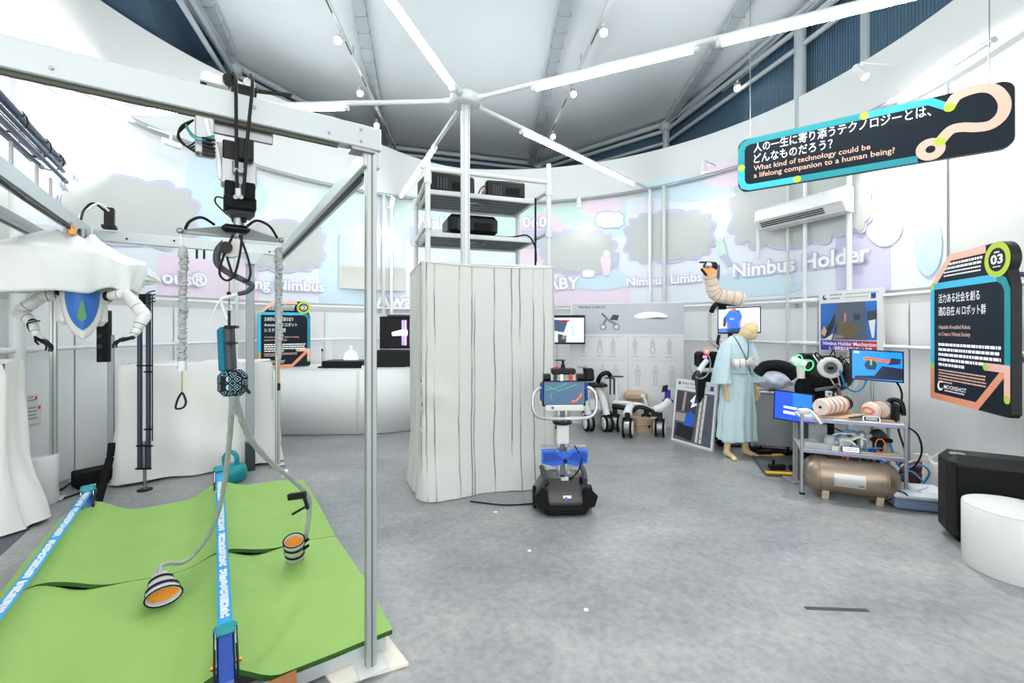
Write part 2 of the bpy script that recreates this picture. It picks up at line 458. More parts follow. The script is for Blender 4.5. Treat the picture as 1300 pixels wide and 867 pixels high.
# picture rail and hand rails on posts along the wall
RAILM = mat('white_rail', S(232, 235, 236), .35)
def arc_rail(z, r, th0, th1, rad, name, m=RAILM, parent=wall_back, n=80):
    return MB().tube([wpt(th0+(th1-th0)*i/(n-1), r, z) for i in range(n)], rad, 8).build(name, m, parent, world=True)
arc_rail(3.82, WR-.1, R_(-8), R_(188), .028, 'picture_rail', LGREY)
arc_rail(1.845, WR-.1, R_(-12), R_(192), .018, 'hand_rail')
arc_rail(1.317, WR-.1, R_(-12), R_(192), .02, 'hand_rail')
POSTG = mat('grey_white_post', S(205, 210, 208), .5)
for (u, m, r) in ((825, RAILM, .028), (843, POSTG, .03), (1022, RAILM, .024), (1078, POSTG, .03), (497, RAILM, .03), (487, POSTG, .03), (300, POSTG, .03), (22, RAILM, .05), (1000, POSTG, .02)):
    th, _ = wallhit(u, 300, WR-.1); p = wpt(th, WR-.1)
    MB().cyl(p, p+Vector((0, 0, 3.82)), r, n=10).build('wall_post', m, wall_back, world=True)
    if u in (1022, 825, 22):
        for z in (1.845, 1.317):
            MB().tube([wpt(th-.04, WR-.1, z), wpt(th+.04, WR-.1, z)], .03, 10).build('rail_coupling', RAILM, wall_back, world=True)

# ------------------------------------------------------------------ projected picture on the wall: projector light painted as pale tinted patches
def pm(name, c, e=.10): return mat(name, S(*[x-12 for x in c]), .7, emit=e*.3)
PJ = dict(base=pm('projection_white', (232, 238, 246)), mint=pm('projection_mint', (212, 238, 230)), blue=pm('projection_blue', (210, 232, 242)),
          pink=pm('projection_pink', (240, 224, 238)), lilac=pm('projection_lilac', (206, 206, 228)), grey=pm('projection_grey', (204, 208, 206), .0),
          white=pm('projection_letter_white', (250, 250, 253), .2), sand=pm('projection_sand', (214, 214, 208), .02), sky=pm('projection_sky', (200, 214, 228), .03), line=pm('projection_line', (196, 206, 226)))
def wall_patch(u0, u1, z0, z1, m, r, name='projected_field', nu=24):
    a, _ = wallhit(u0, 300); b, _ = wallhit(u1, 300)
    return MB().grid(lambda x, y: wpt(a+(b-a)*x, r, z0+(z1-z0)*y), nu, 2).build(name, PJ[m], wall_back, world=True)
def wall_blob(poly, m, r, name):
    """poly in picture px; mapped on to the cylinder and filled by rings"""
    pts = [wallhit(u, v, r) for u, v in poly]
    c = (sum(p[0] for p in pts)/len(pts), sum(p[1] for p in pts)/len(pts)); n = len(pts); rings = 7
    vs = [wpt(c[0], r, c[1])]
    for k in range(1, rings+1):
        for p in pts:
            vs.append(wpt(c[0]+(p[0]-c[0])*k/rings, r, c[1]+(p[1]-c[1])*k/rings))
    fs = [(0, 1+i, 1+(i+1) % n) for i in range(n)]
    for k in range(rings-1):
        for i in range(n):
            fs.append((1+k*n+i, 1+(k+1)*n+i, 1+(k+1)*n+(i+1) % n, 1+k*n+(i+1) % n))
    return MB()._add(vs, fs, True).build(name, PJ[m], wall_back, world=True)
def ell(cx, cy, a, b, n=28): return [(cx+a*math.cos(2*PI*i/n), cy+b*math.sin(2*PI*i/n)) for i in range(n)]
def scallop(cx, cy, a, b, lobes=14, grow=0., tilt=0.):
    pts = []
    for i in range(lobes*6):
        t = 2*PI*i/(lobes*6); k = abs(math.sin(t*lobes/2))
        ct, st = math.cos(t), math.sin(t)
        sx = math.copysign(abs(ct)**.62, ct); sy = math.copysign(abs(st)**.62, st)
        x = (a*sx)*(.9+.1*k); y = (b*sy)*(.88+.14*k)
        pts.append((cx+x*(1+grow/a), cy+y*(1+grow/b)+tilt*x))
    return pts
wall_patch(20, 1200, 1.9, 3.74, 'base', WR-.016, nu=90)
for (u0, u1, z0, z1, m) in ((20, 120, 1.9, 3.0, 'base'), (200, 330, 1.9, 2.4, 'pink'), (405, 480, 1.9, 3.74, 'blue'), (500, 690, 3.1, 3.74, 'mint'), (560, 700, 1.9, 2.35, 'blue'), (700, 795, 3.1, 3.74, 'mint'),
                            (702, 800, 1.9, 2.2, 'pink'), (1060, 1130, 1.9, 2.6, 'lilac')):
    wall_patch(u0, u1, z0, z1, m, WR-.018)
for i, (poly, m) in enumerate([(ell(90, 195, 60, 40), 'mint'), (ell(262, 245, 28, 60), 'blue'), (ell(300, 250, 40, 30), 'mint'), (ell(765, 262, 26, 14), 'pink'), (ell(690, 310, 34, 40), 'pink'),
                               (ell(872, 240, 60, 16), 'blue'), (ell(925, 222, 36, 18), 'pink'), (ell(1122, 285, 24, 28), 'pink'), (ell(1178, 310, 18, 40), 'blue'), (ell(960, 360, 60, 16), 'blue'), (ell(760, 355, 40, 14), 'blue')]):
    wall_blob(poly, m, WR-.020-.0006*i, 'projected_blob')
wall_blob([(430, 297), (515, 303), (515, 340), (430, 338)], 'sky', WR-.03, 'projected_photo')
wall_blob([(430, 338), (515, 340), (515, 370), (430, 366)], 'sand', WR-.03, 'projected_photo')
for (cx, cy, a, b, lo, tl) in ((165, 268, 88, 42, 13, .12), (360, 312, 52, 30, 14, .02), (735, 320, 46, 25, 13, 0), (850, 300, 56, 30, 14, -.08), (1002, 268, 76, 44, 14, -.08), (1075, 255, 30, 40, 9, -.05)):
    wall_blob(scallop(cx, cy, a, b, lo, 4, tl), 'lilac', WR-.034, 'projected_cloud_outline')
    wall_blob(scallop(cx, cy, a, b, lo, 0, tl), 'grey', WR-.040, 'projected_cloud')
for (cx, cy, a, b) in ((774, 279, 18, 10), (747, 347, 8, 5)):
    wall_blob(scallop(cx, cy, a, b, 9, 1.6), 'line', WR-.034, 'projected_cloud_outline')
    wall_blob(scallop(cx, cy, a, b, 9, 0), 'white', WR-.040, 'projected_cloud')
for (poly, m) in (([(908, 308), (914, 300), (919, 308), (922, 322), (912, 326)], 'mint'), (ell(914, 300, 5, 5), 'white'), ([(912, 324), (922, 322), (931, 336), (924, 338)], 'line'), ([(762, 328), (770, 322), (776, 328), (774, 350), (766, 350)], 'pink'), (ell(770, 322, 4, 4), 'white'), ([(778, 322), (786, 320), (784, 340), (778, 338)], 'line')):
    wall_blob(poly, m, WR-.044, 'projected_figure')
def wall_text(body, u0, v0, u1, v1, box=False):
    a, z0 = wallhit(u0, v0); b, z1 = wallhit(u1, v1); arc = abs(b-a)*WR
    # probe natural width
    pr = text_mb(body, lambda x, y: Vector((x, y, 0)), 1., .02); wd = max(p[0] for p in pr.v); hgt = arc/wd
    hgt *= .92
    for (off, m, r) in ((.085, 'lilac', WR-.046), (.022, 'white', WR-.050)):
        f = lambda x, y, r=r: wpt(a+(b-a)*x/arc, r, z0+(z1-z0)*x/arc+y)
        text_mb(body, f, hgt, off, width=arc).build('projected_lettering', PJ[m], wall_back, world=True)
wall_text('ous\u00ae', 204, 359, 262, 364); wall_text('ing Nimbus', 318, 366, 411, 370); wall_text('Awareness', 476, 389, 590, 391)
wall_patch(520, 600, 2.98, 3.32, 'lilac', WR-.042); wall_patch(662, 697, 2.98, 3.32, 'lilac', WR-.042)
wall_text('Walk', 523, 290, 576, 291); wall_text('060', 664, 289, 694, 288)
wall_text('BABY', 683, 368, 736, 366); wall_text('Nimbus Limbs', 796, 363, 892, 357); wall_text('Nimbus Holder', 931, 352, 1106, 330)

# small printed notices on the left wall
for i, (u0, v0, u1, v1, lb) in enumerate(((33, 502, 48, 513, 'small white printed notice on the white wall, above the larger notice'), (33, 515, 53, 536, 'larger white printed notice low on the white wall beside the gantry post'))):
    a, z1 = wallhit(u0, v0); b, z0 = wallhit(u1, v1)
    t = thing('wall_notice', lb, 'notice', wpt((a+b)/2, WR-.03, z0))
    MB().grid(lambda x, y: wpt(a+(b-a)*x, WR-.03, z0+(z1-z0)*y), 3, 2).build('sheet', mat('notice_paper', S(226, 224, 220), .7), t, world=True)
    pm_ = MB()
    for k in range(2+i*2):
        zz = z1-(k+1)*(z1-z0)/(3.4+i*2)
        pm_.grid(lambda x, y: wpt(a+(b-a)*(.1+(.5+.1*(k % 2))*x), WR-.034, zz+.012*y), 3, 2)
    pm_.build('print', INKG, t, world=True)
    MB().grid(lambda x, y: wpt(a+(b-a)*(.75+.15*x), WR-.034, z1-.05+.03*y), 2, 2).build('emblem', RED, t, world=True)

# floor markers
for i, (u, v, lb) in enumerate(((672, 699, 'small round white floor marker between the tower and the middle of the floor'), (744, 774, 'small round white floor marker nearest the bottom edge of the picture'), (629, 650, 'small round white floor marker just in front of the curtained tower'))):
    p = fl(u, v); tag(MB().lathe([(.013, 0), (.013, .002), (.0, .002)], p, n=14).build('floor_marker', INKW), lb, 'floor marker')
p0 = fl(1022, 772); p1 = fl(1102, 775)
tag(MB().bar(p0+Vector((0, 0, .001)), p1+Vector((0, 0, .001)), .025, .002).build('floor_cover_strip', DGREY), 'thin dark cover strip let into the grey concrete floor', 'floor strip')
tp = [fl(-40, 720), fl(52, 655), fl(28, 655), fl(-60, 700)]
tag(MB()._add([p+Vector((0, 0, .003)) for p in (fl(0, 706), fl(50, 660), fl(33, 662), fl(-12, 694))]+[p for p in (fl(0, 706), fl(50, 660), fl(33, 662), fl(-12, 694))], [(0, 1, 2, 3), (0, 4, 5, 1), (1, 5, 6, 2), (2, 6, 7, 3), (3, 7, 4, 0)], False).build('floor_tape', mat('dark_tape', S(82, 88, 94), .6)), 'wide dark grey tape strip on the floor by the covered table', 'floor tape')

# ================================================================== lights of the place
TUBEM = mat('led_tube_glow', S(240, 248, 255), .3, emit=TUBE_POWER, ecol=(.95, .985, 1, 1))
GLOW = mat('lamp_glow', S(255, 250, 240), .3, emit=25, ecol=(1, .97, .9, 1))
# mast with a hub and five light-carrying spokes
HUB = Vector((-.43, 4.06, 3.6))
rig = thing('light_mast', 'white mast with radiating LED tube arms rising out of the curtained tower', 'light mast', (HUB.x, HUB.y, 0))
MB().box((HUB.x, HUB.y, 1.8), (.075, .075, 3.56), R_(18.7), b=.008).build('mast', WHITE, rig, world=True)
mg = MB()
Rt = Matrix.Rotation(R_(18.7), 3, 'Z')
for k in (-.02, .02):
    mg.box(HUB+Rt@Vector((k, -.0385, -1.4)), (.006, .003, 2.8), R_(18.7))
mg.build('mast_groove', LGREY, rig, world=True)
MB().lathe([(.0, -.05), (.12, -.05), (.14, -.03), (.14, .03), (.12, .05), (0, .05)], HUB, n=28).build('hub', WHITE, rig, world=True)
ends5 = [wpt(wallhit(825, 240)[0], WR-.1, 3.83), wpt(wallhit(505, 255)[0], WR-.1, 3.80), Vector((-4.25, 4.45, 3.72)), HUB+Vector((-.31, -1.18, 0)).normalized()*3.4+Vector((0, 0, .02)), HUB+Vector((2.72, -1.11, .0)).normalized()*3.9+Vector((0, 0, .1))]
tubes = [[(.20, .86)], [(.3, .47), (.5, .93)], [(.30, .62), (.64, .9)], [(.09, .45), (.5, .85)], [(.175, .5), (.545, .90)]]
for e, tl in zip(ends5, tubes):
    d = e-HUB
    MB().cyl(HUB+d.normalized()*.12, e, .022, n=10).build('spoke', WHITE, rig, world=True)
    mm = MB()
    mm.cyl(HUB+d.normalized()*.10, HUB+d.normalized()*.2, .032, n=10); mm.build('spoke_socket', WHITE, rig, world=True)
    for (a, b) in tl:
        c0 = HUB+d*a-Vector((0, 0, .045)); c1 = HUB+d*b-Vector((0, 0, .045))
        MB().cyl(c0, c1, .02, n=10).build('led_tube', TUBEM, rig, world=True)
        dn = d.normalized()
        for (q0, q1) in ((c0-dn*.03, c0+dn*.01), (c1-dn*.01, c1+dn*.03)):
            MB().tube([q0, q1], .024, 10).tube([(q0+q1)/2, (q0+q1)/2+Vector((0, 0, .04))], .008, 6).build('tube_holder', WHITE, rig, world=True)
# ceiling tracks with spotlights
def track(u0, v0, u1, v1, k, label):
    a, b = ceil_line(u0, v0, u1, v1, 5.42, k)
    t = thing('lighting_track', label, 'lighting track', b)
    MB().bar(a, b, .045, .035).build('rail', WHITE, t, world=True)
    m = MB(); L = (b-a).length
    for q in range(int(L/.8)): m.bar(a+(b-a)*((q+.1)/int(L/.8))+Vector((0, 0, -.02)), a+(b-a)*((q+.45)/int(L/.8))+Vector((0, 0, -.02)), .014, .006)
    m.build('track_slot', BLACK, t, world=True, kind='stuff')
    h = MB()
    for q in (.1, .5, .9): h.cyl(a+(b-a)*q, a+(b-a)*q+Vector((0, 0, .17)), .008, n=6)
    h.build('hanger', LGREY, t, world=True)
    return a, b
def spotlight(p, aim, label, power=SPOT_POWER, size=80, r=.05, glow=True):
    t = thing('track_spotlight', label, 'spotlight', p, group='spotlights')
    d = (Vector(aim)-p).normalized()
    MB().cyl(p+Vector((0, 0, .1)), p+Vector((0, 0, .0)), .014, n=8).build('stem', WHITE, t, world=True)
    MB().tube([p-d*.10, p-d*.09, p+d*.07], [r*.7, r, r], 18).build('housing', WHITE, t, world=True)
    MB().cyl(p+d*.07, p+d*.078, r*.85, n=18).build('lens', GLOW, t, world=True)
    add_spot(p+d*.1, aim, power, size)
track(503, 190, 415, 0, 1.5, 'slim white lighting track on the ceiling with three spotlights, running above the gantry')
track(681, 208, 775, 0, 1.5, 'slim white lighting track on the ceiling with three spotlights, running above the tower')
track(905, 128, 1055, 0, 1.3, 'slim white lighting track along the dark ribbed upper wall')
pos = ['highest and nearest', 'middle one', 'lowest and farthest']
for i, (u, v) in enumerate(((429, 50), (457, 117), (478, 158))):
    p = zat(u, v, 5.28); spotlight(p, (p.x*.3, p.y-4.5, 1.0), 'lit white spotlight on the ceiling track above the gantry, %s of three' % pos[i])
for i, (u, v) in enumerate(((766, 40), (728, 118), (702, 172))):
    p = zat(u, v, 5.28); spotlight(p, (p.x*.6, p.y-4.5, 1.0), 'lit white spotlight on the ceiling track above the tower, %s of three' % pos[i])
p = zat(936, 110, 5.2); spotlight(p, (p.x*.5, p.y-3.5, 1.2), 'lit white spotlight in front of the dark ribbed upper wall', 60)
for (u, v, tu, tv, lb, pw) in ((217, 182, 70, 130, 'small lit spotlight clipped to the picture rail above the covered robot', 110), (1093, 92, 1235, 230, 'bright spotlight on a bracket at the picture rail above the hanging question sign', 170), (893, 212, 900, 420, 'small lit spotlight on the picture rail beside the hanging question sign', 5), (735, 256, 740, 420, 'tiny spotlight on the picture rail beside the tower', 4), (497, 258, 440, 520, 'tiny spotlight on the picture rail above the counter', 22)):
    th, z = wallhit(u, v, WR-.45); p = wpt(th, WR-.45, z)
    th2, z2 = wallhit(tu, tv, WR); aim = wpt(th2, WR, z2)
    spotlight(p, aim, lb, pw, 125, .038)
    MB().tube([p+Vector((0, 0, .1)), wpt(th, WR-.1, max(3.82, p.z+.1))], .01, 6).build('bracket', WHITE, bpy.data.objects[[o.name for o in bpy.data.objects if o.name.startswith('track_spotlight')][-1]], world=True)
# ================================================================== gantry and walking-suit exhibit (left)
G0 = Vector((-.63, 1.965, 0)); GA = R_(34.05)
GM = Matrix.Translation(G0) @ Matrix.Rotation(GA, 4, 'Z')
def g(x, y, z): return GM @ Vector((x, y, z))
GRW, GRL = 1.74, 3.46
def ginv(p): return GM.inverted() @ Vector(p)

gan = thing('gantry_frame', 'tall white aluminium gantry frame standing around the green mat', 'gantry', G0, GA)
GSLOT = mat('profile_slot_grey', S(120, 128, 126), .4, .4)
POLE = mat('satin_aluminium_post', S(186, 192, 192), .28, .5)
for (x, y) in ((0, 0), (0, GRL), (-GRW, GRL), (-GRW, 0)):
    p = MB().box((x, y, 1.16), (.045, .045, 2.32), b=.004).build('post', POLE, gan)
    for (dx, dy, sx, sy) in ((0, -.0228, .008, .002), (.0228, 0, .002, .008), (-.0228, 0, .002, .008)):
        MB().box((x+dx, y+dy, 1.16), (sx, sy, 2.3)).build('slot', GSLOT, p)
    MB().box((x, y, .016), (.13, .13, .008), b=.003).build('base_plate', WHITE, gan)
MB().box((-.9, 0, 2.35), (1.88, .06, .1), b=.004).build('front_beam', ALUW, gan)
MB().box((-.95, -.005, 2.293), (1.62, .02, .014)).build('guide_rail', mat('olive_black_rail', S(70, 74, 62), .4, .3), gan)
MB().box((-.9, GRL, 2.35), (1.9, .06, .1), b=.004).build('rear_beam', ALUW, gan)
for x in (0, -GRW):
    sb = MB().box((x, GRL/2, 2.262), (.075, GRL+.04, .075), b=.004).build('side_beam', ALUW, gan)
    MB().box((x, GRL/2, 2.2235), (.03, GRL-.15, .003)).build('slot', BLACK, sb)
MB().box((-1.52, GRL/2, 2.35), (.07, GRL, .11), b=.004).build('inner_rail', ALUW, gan)
MB().box((-1.49, GRL/2-.1, 2.285), (.025, GRL-.3, .018)).build('guide_rail', BLACK, gan)
MB().box((-.26, GRL, 1.3), (.075, .075, 2.0), b=.004).build('support_post', mat('blue_grey_post', S(150, 160, 166), .4, .4), gan)
MB().box((-.26, GRL, .15), (.09, .09, .3), b=.004).build('post_shoe', DGREY, gan)
MB().prism([(-.04, 0), (.12, 0), (.12, -.015), (.045, -.12), (-.04, -.12)], .06, (-.26, GRL-.03, 2.3), (1, 0, 0), (0, 0, 1)).build('gusset', LGREY, gan)
for (x, z) in ((-.05, 2.325), (-.05, 2.375), (-.18, 2.33), (-.45, 2.36), (-1.0, 2.33), (-1.3, 2.34)):
    MB().cyl((x, -.03, z), (x, -.036, z), .006, n=8).build('bolt', STEEL, gan)
for (x, z) in ((-.35, 2.35), (-.9, 2.36), (-1.25, 2.34), (-.08, 2.33)):
    MB().cyl((x, GRL-.03, z), (x, GRL-.036, z), .01, n=8).build('bolt', BLACK, gan)
MB().box((-.04, -.0, 2.29), (.1, .07, .02), b=.004).build('corner_bracket', STEEL, gan)
MB().prism([(0, 0), (.09, 0), (0, -.09)], .03, (.0, .07, 2.23), (0, 1, 0), (0, 0, 1)).build('corner_bracket', LGREY, gan)
for (x, z0) in ((-.72, 2.3), (-.66, 2.3), (-.5, 2.3), (-.46, 2.3)):
    MB().box((x, GRL-.01, z0-.05), (.02, .03, .09), b=.003).build('hook', BLACK, gan)
MB().tube([(-1.52+.045, .2, 2.3), (-1.46, 1.6, 2.24), (-1.47, GRL-.5, 2.26)], .012, 6).build('rail_cable', CABLE, gan)

# tube bundle running along the inner rail
TUBEB = mat('dark_glossy_tube', S(70, 80, 104), .25, .5)
bun = thing('air_cylinder_rack', 'bundle of dark glossy air cylinders laid along the inner gantry rail', 'air cylinders', g(-1.52, 1.4, 2.42), GA)
Mi = Matrix.Translation(-Vector(ginv(g(-1.52, 1.4, 2.42))))
def bl(x, y, z): return (x, y, z)
for i, (x, z, y1) in enumerate(((0, .33, 1.18), (-.07, .30, 1.0), (.02, .25, 1.12), (-.05, .21, .95), (.03, .18, 1.15), (-.09, .24, .9))):
    r = .026 if i < 2 else .014
    t = MB().cyl((x, -1.4, z), (x, y1, z), r, n=12).build('air_cylinder', TUBEB, bun)
    MB().cyl((x, y1-.04, z), (x, y1+.05, z), r*1.15, n=12).build('end_cap', STEEL, t)
for y in (-.2, .35, .8, 1.1):
    MB().tube(arc_pts((-.035, y, .3), .075, 0, 2*PI, 17)[:-1], .005, 6, closed=True).build('ring_clip', BLACK, bun)
    MB().box((-.03, y, .08), (.015, .02, .18)).build('stand_off', STEEL, bun)
dv = MB().box((.1, 2.06-.1, .02), (.06, .08, .16), b=.005)
tag(MB(GM).box((-1.36, 3.36, 2.5), (.07, .07, .19), b=.006).box((-1.36, 3.36, 2.42), (.1, .1, .03), b=.004).build('rail_motor', BLACK), 'small black motor box on the far end of the inner gantry rail', 'motor')
for k in range(2):
    tag(MB().tube(spline([g(-1.36-.03*k, 3.32, 2.56), g(-1.42-.03*k, 3.25, 2.6), g(-1.5, 3.2, 2.5+.02*k), g(-1.52+.02*k, 3.1, 2.42)], 6), .009, 6).build('motor_cable', CABLE if k else CABLEW), ['white cable looping from the black rail motor', 'black cable looping from the black rail motor'][k], 'cable')

# ---------------------------------------------------------------- lifting unit hung from the front beam
lp = g(-.5, 0, 2.0)
lift = thing('lifting_unit', 'black and steel lifting unit hanging under the front gantry beam', 'lifting unit', lp, GA)
def L(u, v, Y=1.68): return at(u, v, Y)
def lbox(u0, v0, u1, v1, Y, depth, name, m, b=.004, parent=None, k=1.0):
    """box seen between the given pixels at depth Y, turned with the gantry"""
    c = at((u0+u1)/2, (v0+v1)/2, Y); wd = (u1-u0)/F_PX*Y*k; h = abs(v1-v0)/F_PX*Y
    return MB().box(c, (wd, depth, h), GA, b=b).build(name, m, parent or lift, world=True)
lbox(268, 157, 338, 176, 1.70, .012, 'mount_plate', STEEL, k=1.1)
lbox(268, 152, 338, 158, 1.70, .05, 'mount_flange', LGREY, k=1.1)
lbox(250, 152, 270, 198, 1.62, .06, 'valve_block', LGREY)
for i in range(5): lbox(258, 176+i*5, 272, 178.6+i*5, 1.585, .02, 'terminal', BLACK, .001)
lbox(284, 182, 300, 206, 1.66, .07, 'motor_block', BLACK); lbox(303, 180, 320, 207, 1.66, .08, 'motor_block', BLACK)
lbox(284, 206, 322, 238, 1.68, .075, 'body_plate', LGREY)
lbox(296, 206, 312, 222, 1.645, .03, 'bearing_block', STEEL)
lbox(286, 232, 297, 256, 1.655, .08, 'cover_arm', BLACKM); lbox(308, 235, 322, 256, 1.655, .08, 'cover_arm', BLACKM)
lbox(287, 252, 322, 268, 1.655, .085, 'lower_cover', BLACKM, .006)
lbox(290, 267, 321, 277, 1.66, .08, 'bottom_shell', DGREY, .02)
lbox(284, 200, 288, 262, 1.70, .05, 'side_rail', ALU); 
lbox(276, 182, 284, 212, 1.66, .04, 'white_connector', WHITEP)
lbox(299, 238, 306, 252, 1.60, .01, 'slider_plate', LGREY)
for (u, v) in ((299, 250), (306, 250), (300, 216), (309, 216)): MB().cyl(at(u, v, 1.60), at(u, v, 1.59), .008, n=8).build('bolt', STEEL, lift, world=True)
for (a, b) in (((297, 95), (301, 248)), ((318, 97), (309, 248))):
    pts = [at(a[0]-2, a[1]+10, 1.74), at(a[0]-1, a[1]+1, 1.70), at(a[0]+1, a[1]-1, 1.63), at(a[0]+2.5, a[1]+14, 1.6), at((a[0]+b[0])/2+1, (a[1]+b[1])/2, 1.59), at(b[0], b[1], 1.6)]
    MB().tube(spline(pts, 6), .006, 8).build('lift_cable', CABLE, lift, world=True)
for k in range(5):
    pts = [at(246, 152, 1.6), at(230-k*1.2, 160+k*3, 1.58), at(226+k*3, 175+k*3, 1.58), at(238+k*3, 186+k*2, 1.59), at(252, 176+k*5, 1.59)]
    MB().tube(spline(pts, 6), .0028, 6).build('wire', CABLE, lift, world=True)
for (m, dv) in ((mat('green_wire', S(30, 150, 80), .5), 0), (CABLEB, 3)):
    MB().tube(spline([at(236, 158+dv, 1.58), at(244, 170+dv, 1.57), at(256, 175+dv, 1.57), at(272, 172+dv, 1.6)], 6), .003, 6).build('wire', m, lift, world=True)
MB().tube(spline([at(262, 152, 1.6), at(266, 170, 1.6), at(274, 186, 1.6), at(278, 205, 1.61), at(280, 226, 1.62), at(282, 222, 1.63)], 6), .008, 8).build('white_hose', CABLEW, lift, world=True)
MB().tube(spline([at(285, 252, 1.62), at(275, 250, 1.6), at(274, 258, 1.6), at(288, 272, 1.62)], 6), .003, 6).build('wire', CABLE, lift, world=True)
# pulleys on top of the beam
for (u, v, r, m) in ((264, 100, .022, WHITEP), (276, 104, .02, WHITEP), (291, 103, .022, BLACK), (316, 108, .02, WHITEP)):
    c = at(u, v, 1.72); dirv = GM.to_3x3() @ Vector((0, 1, 0))
    MB().cyl(c-dirv*.02, c+dirv*.02, r, n=16).build('pulley', m, lift, world=True)
lbox(255, 102, 262, 107, 1.7, .03, 'pulley_bracket', BLACK, .002); lbox(258, 105, 298, 110, 1.72, .04, 'pulley_plate', WHITEP, .002); lbox(296, 112, 324, 117, 1.70, .06, 'cable_tray', BLACK, .002)
cc = MB()
for i in range(16): cc.box(at(322+i*3.1, 115.5+i*.35, 1.71+i*.012), (.011, .022, .006), GA)
cc.build('drag_chain', BLACK, lift, world=True, kind='stuff')
# swivel, spreader bar
MB().cyl(at(303, 276, 1.66), at(303, 300, 1.66), .018, n=14).build('swivel', STEEL, lift, world=True)
MB().cyl(at(296, 279, 1.66), at(311, 279, 1.66), .012, n=10).build('swivel_pin', BLACK, lift, world=True)
eL, eR, eC = at(229, 293, 1.55), at(357, 305, 1.80), at(303, 282, 1.67)
dvec = Vector((.56, -.83, 0)).normalized()*.012
eC2 = Vector((eC.x, eC.y, eL.z+.045))
pl = MB(); tri = [eL+Vector((0, 0, -.006)), eR+Vector((0, 0, -.006)), eR+Vector((0, 0, .004)), eC2+(eR-eL)*.06, eC2-(eR-eL)*.06, eL+Vector((0, 0, .004))]
back = [p-dvec*2 for p in tri]; nn = len(tri)
pl._add(tri+back, [tuple(range(nn)), tuple(reversed(range(nn, 2*nn)))]+[(i, nn+i, nn+(i+1) % nn, (i+1) % nn) for i in range(nn)], False)
pl.build('spreader_bar', mat('grey_spreader', S(158, 164, 166), .4, .5), lift, world=True)
lbox(284, 286, 315, 296, 1.64, .05, 'spreader_pad', BLACK, .012)
MB().tube(spline([at(235, 291, 1.55), at(241, 281, 1.55), at(256, 276, 1.57), at(272, 285, 1.62)], 6), .005, 8).build('hose', CABLE, lift, world=True)
MB().tube(spline([at(314, 287, 1.66), at(326, 280, 1.68), at(342, 287, 1.74), at(352, 302, 1.78)], 6), .005, 8).build('hose', CABLE, lift, world=True)
for p in (eL, eR): MB().ball(p, .012, 8).build('end_stop', STEEL, lift, world=True)
# joint ball and thick hose below
dirv = GM.to_3x3() @ Vector((0, -1, 0))
MB().cyl(at(293, 316, 1.66)-dirv*.03, at(293, 316, 1.66)+dirv*.03, .033, n=20).build('joint_drum', OFFW, lift, world=True)
MB().cyl(at(287, 315, 1.62)-dirv*.01, at(287, 315, 1.62)+dirv*.03, .02, n=16).build('joint_cap', BLACK, lift, world=True)
MB().tube(spline([at(286, 308, 1.66), at(277, 318, 1.65), at(276, 334, 1.65), at(288, 345, 1.64), at(306, 354, 1.64), at(320, 362, 1.65), at(314, 370, 1.65), at(303, 373, 1.65)], 6), [.014]*29+[.011]*10+[.008]*4, 10).build('thick_hose', mat('charcoal_hose', S(60, 66, 74), .5), lift, world=True) if False else None
hp = spline([at(286, 308, 1.66), at(277, 318, 1.65), at(276, 334, 1.65), at(288, 345, 1.64), at(306, 354, 1.64), at(320, 362, 1.65), at(314, 370, 1.65), at(303, 373, 1.65)], 6)
MB().tube(hp, [.014 - .006*i/len(hp) for i in range(len(hp))], 10).build('thick_hose', mat('charcoal_hose', S(60, 66, 74), .5), lift, world=True)
MB().tube(spline([at(303, 373, 1.65), at(292, 376, 1.65), at(281, 380, 1.65), at(283, 390, 1.66), at(289, 405, 1.67)], 6), .006, 8).build('white_hose', CABLEW, lift, world=True)
MB().tube(spline([at(281, 380, 1.65), at(275, 388, 1.64), at(268, 405, 1.63)], 6), .003, 6).build('wire', CABLEW, lift, world=True)
for pts in ([(296, 298), (282, 330), (279, 348), (288, 356), (298, 348), (305, 320), (307, 298)], [(304, 298), (314, 325), (318, 345), (315, 356), (309, 356)], [(288, 326), (294, 345), (297, 350)]):
    MB().tube(spline([at(u, v, 1.62) for u, v in pts], 6), .0042, 6).build('wire', CABLE, lift, world=True)

# hanging crinkled straps
def crinkle(p0, p1, r, n, seed, amp=.35):
    rnd = random.Random(seed); pts = []; rr = []
    for i in range(n):
        t = i/(n-1); q = Vector(p0)*(1-t)+Vector(p1)*t
        pts.append(q+Vector((rnd.uniform(-1, 1), rnd.uniform(-1, 1), 0))*r*.22); rr.append(r*(1+amp*math.sin(i*2.1+rnd.uniform(-.8, .8))*.6+rnd.uniform(-.15, .15)))
    rr[0] = rr[-1] = r*.6
    return pts, rr
st = thing('hanging_strap', 'silver crinkled strap with carabiner hanging from the spreader bar end', 'strap', at(231, 518, 1.55))
MB().cyl(eL, at(232, 322, 1.55), .003, n=6).build('cord', CABLEW, st, world=True)
MB().tube([at(233, 312, 1.55), at(232.5, 318, 1.55), at(232, 326, 1.55)], [.006, .014, .016], 10).build('end_fitting', SILVER, st, world=True)
a, b = crinkle(at(233, 325, 1.55), at(231, 470, 1.55), .0118, 110, 3, .5); MB().tube(a, b, 12).build('crinkled_sleeve', SILVER, st, world=True)
MB().cyl(at(231.5, 458, 1.55), at(231.5, 471, 1.55), .0135, n=12).build('cuff', mat('pale_silver', S(212, 216, 216), .5), st, world=True)
MB().cyl(at(231, 470, 1.55), at(231, 498, 1.55), .0025, n=6).build('cord', mat('tan_cord', S(190, 160, 100), .7), st, world=True)
cb = [at(231, 498, 1.55), at(234, 503, 1.55), at(236, 511, 1.55), at(233, 517, 1.55), at(226, 519, 1.55), at(223, 517, 1.55), at(226, 506, 1.55)]
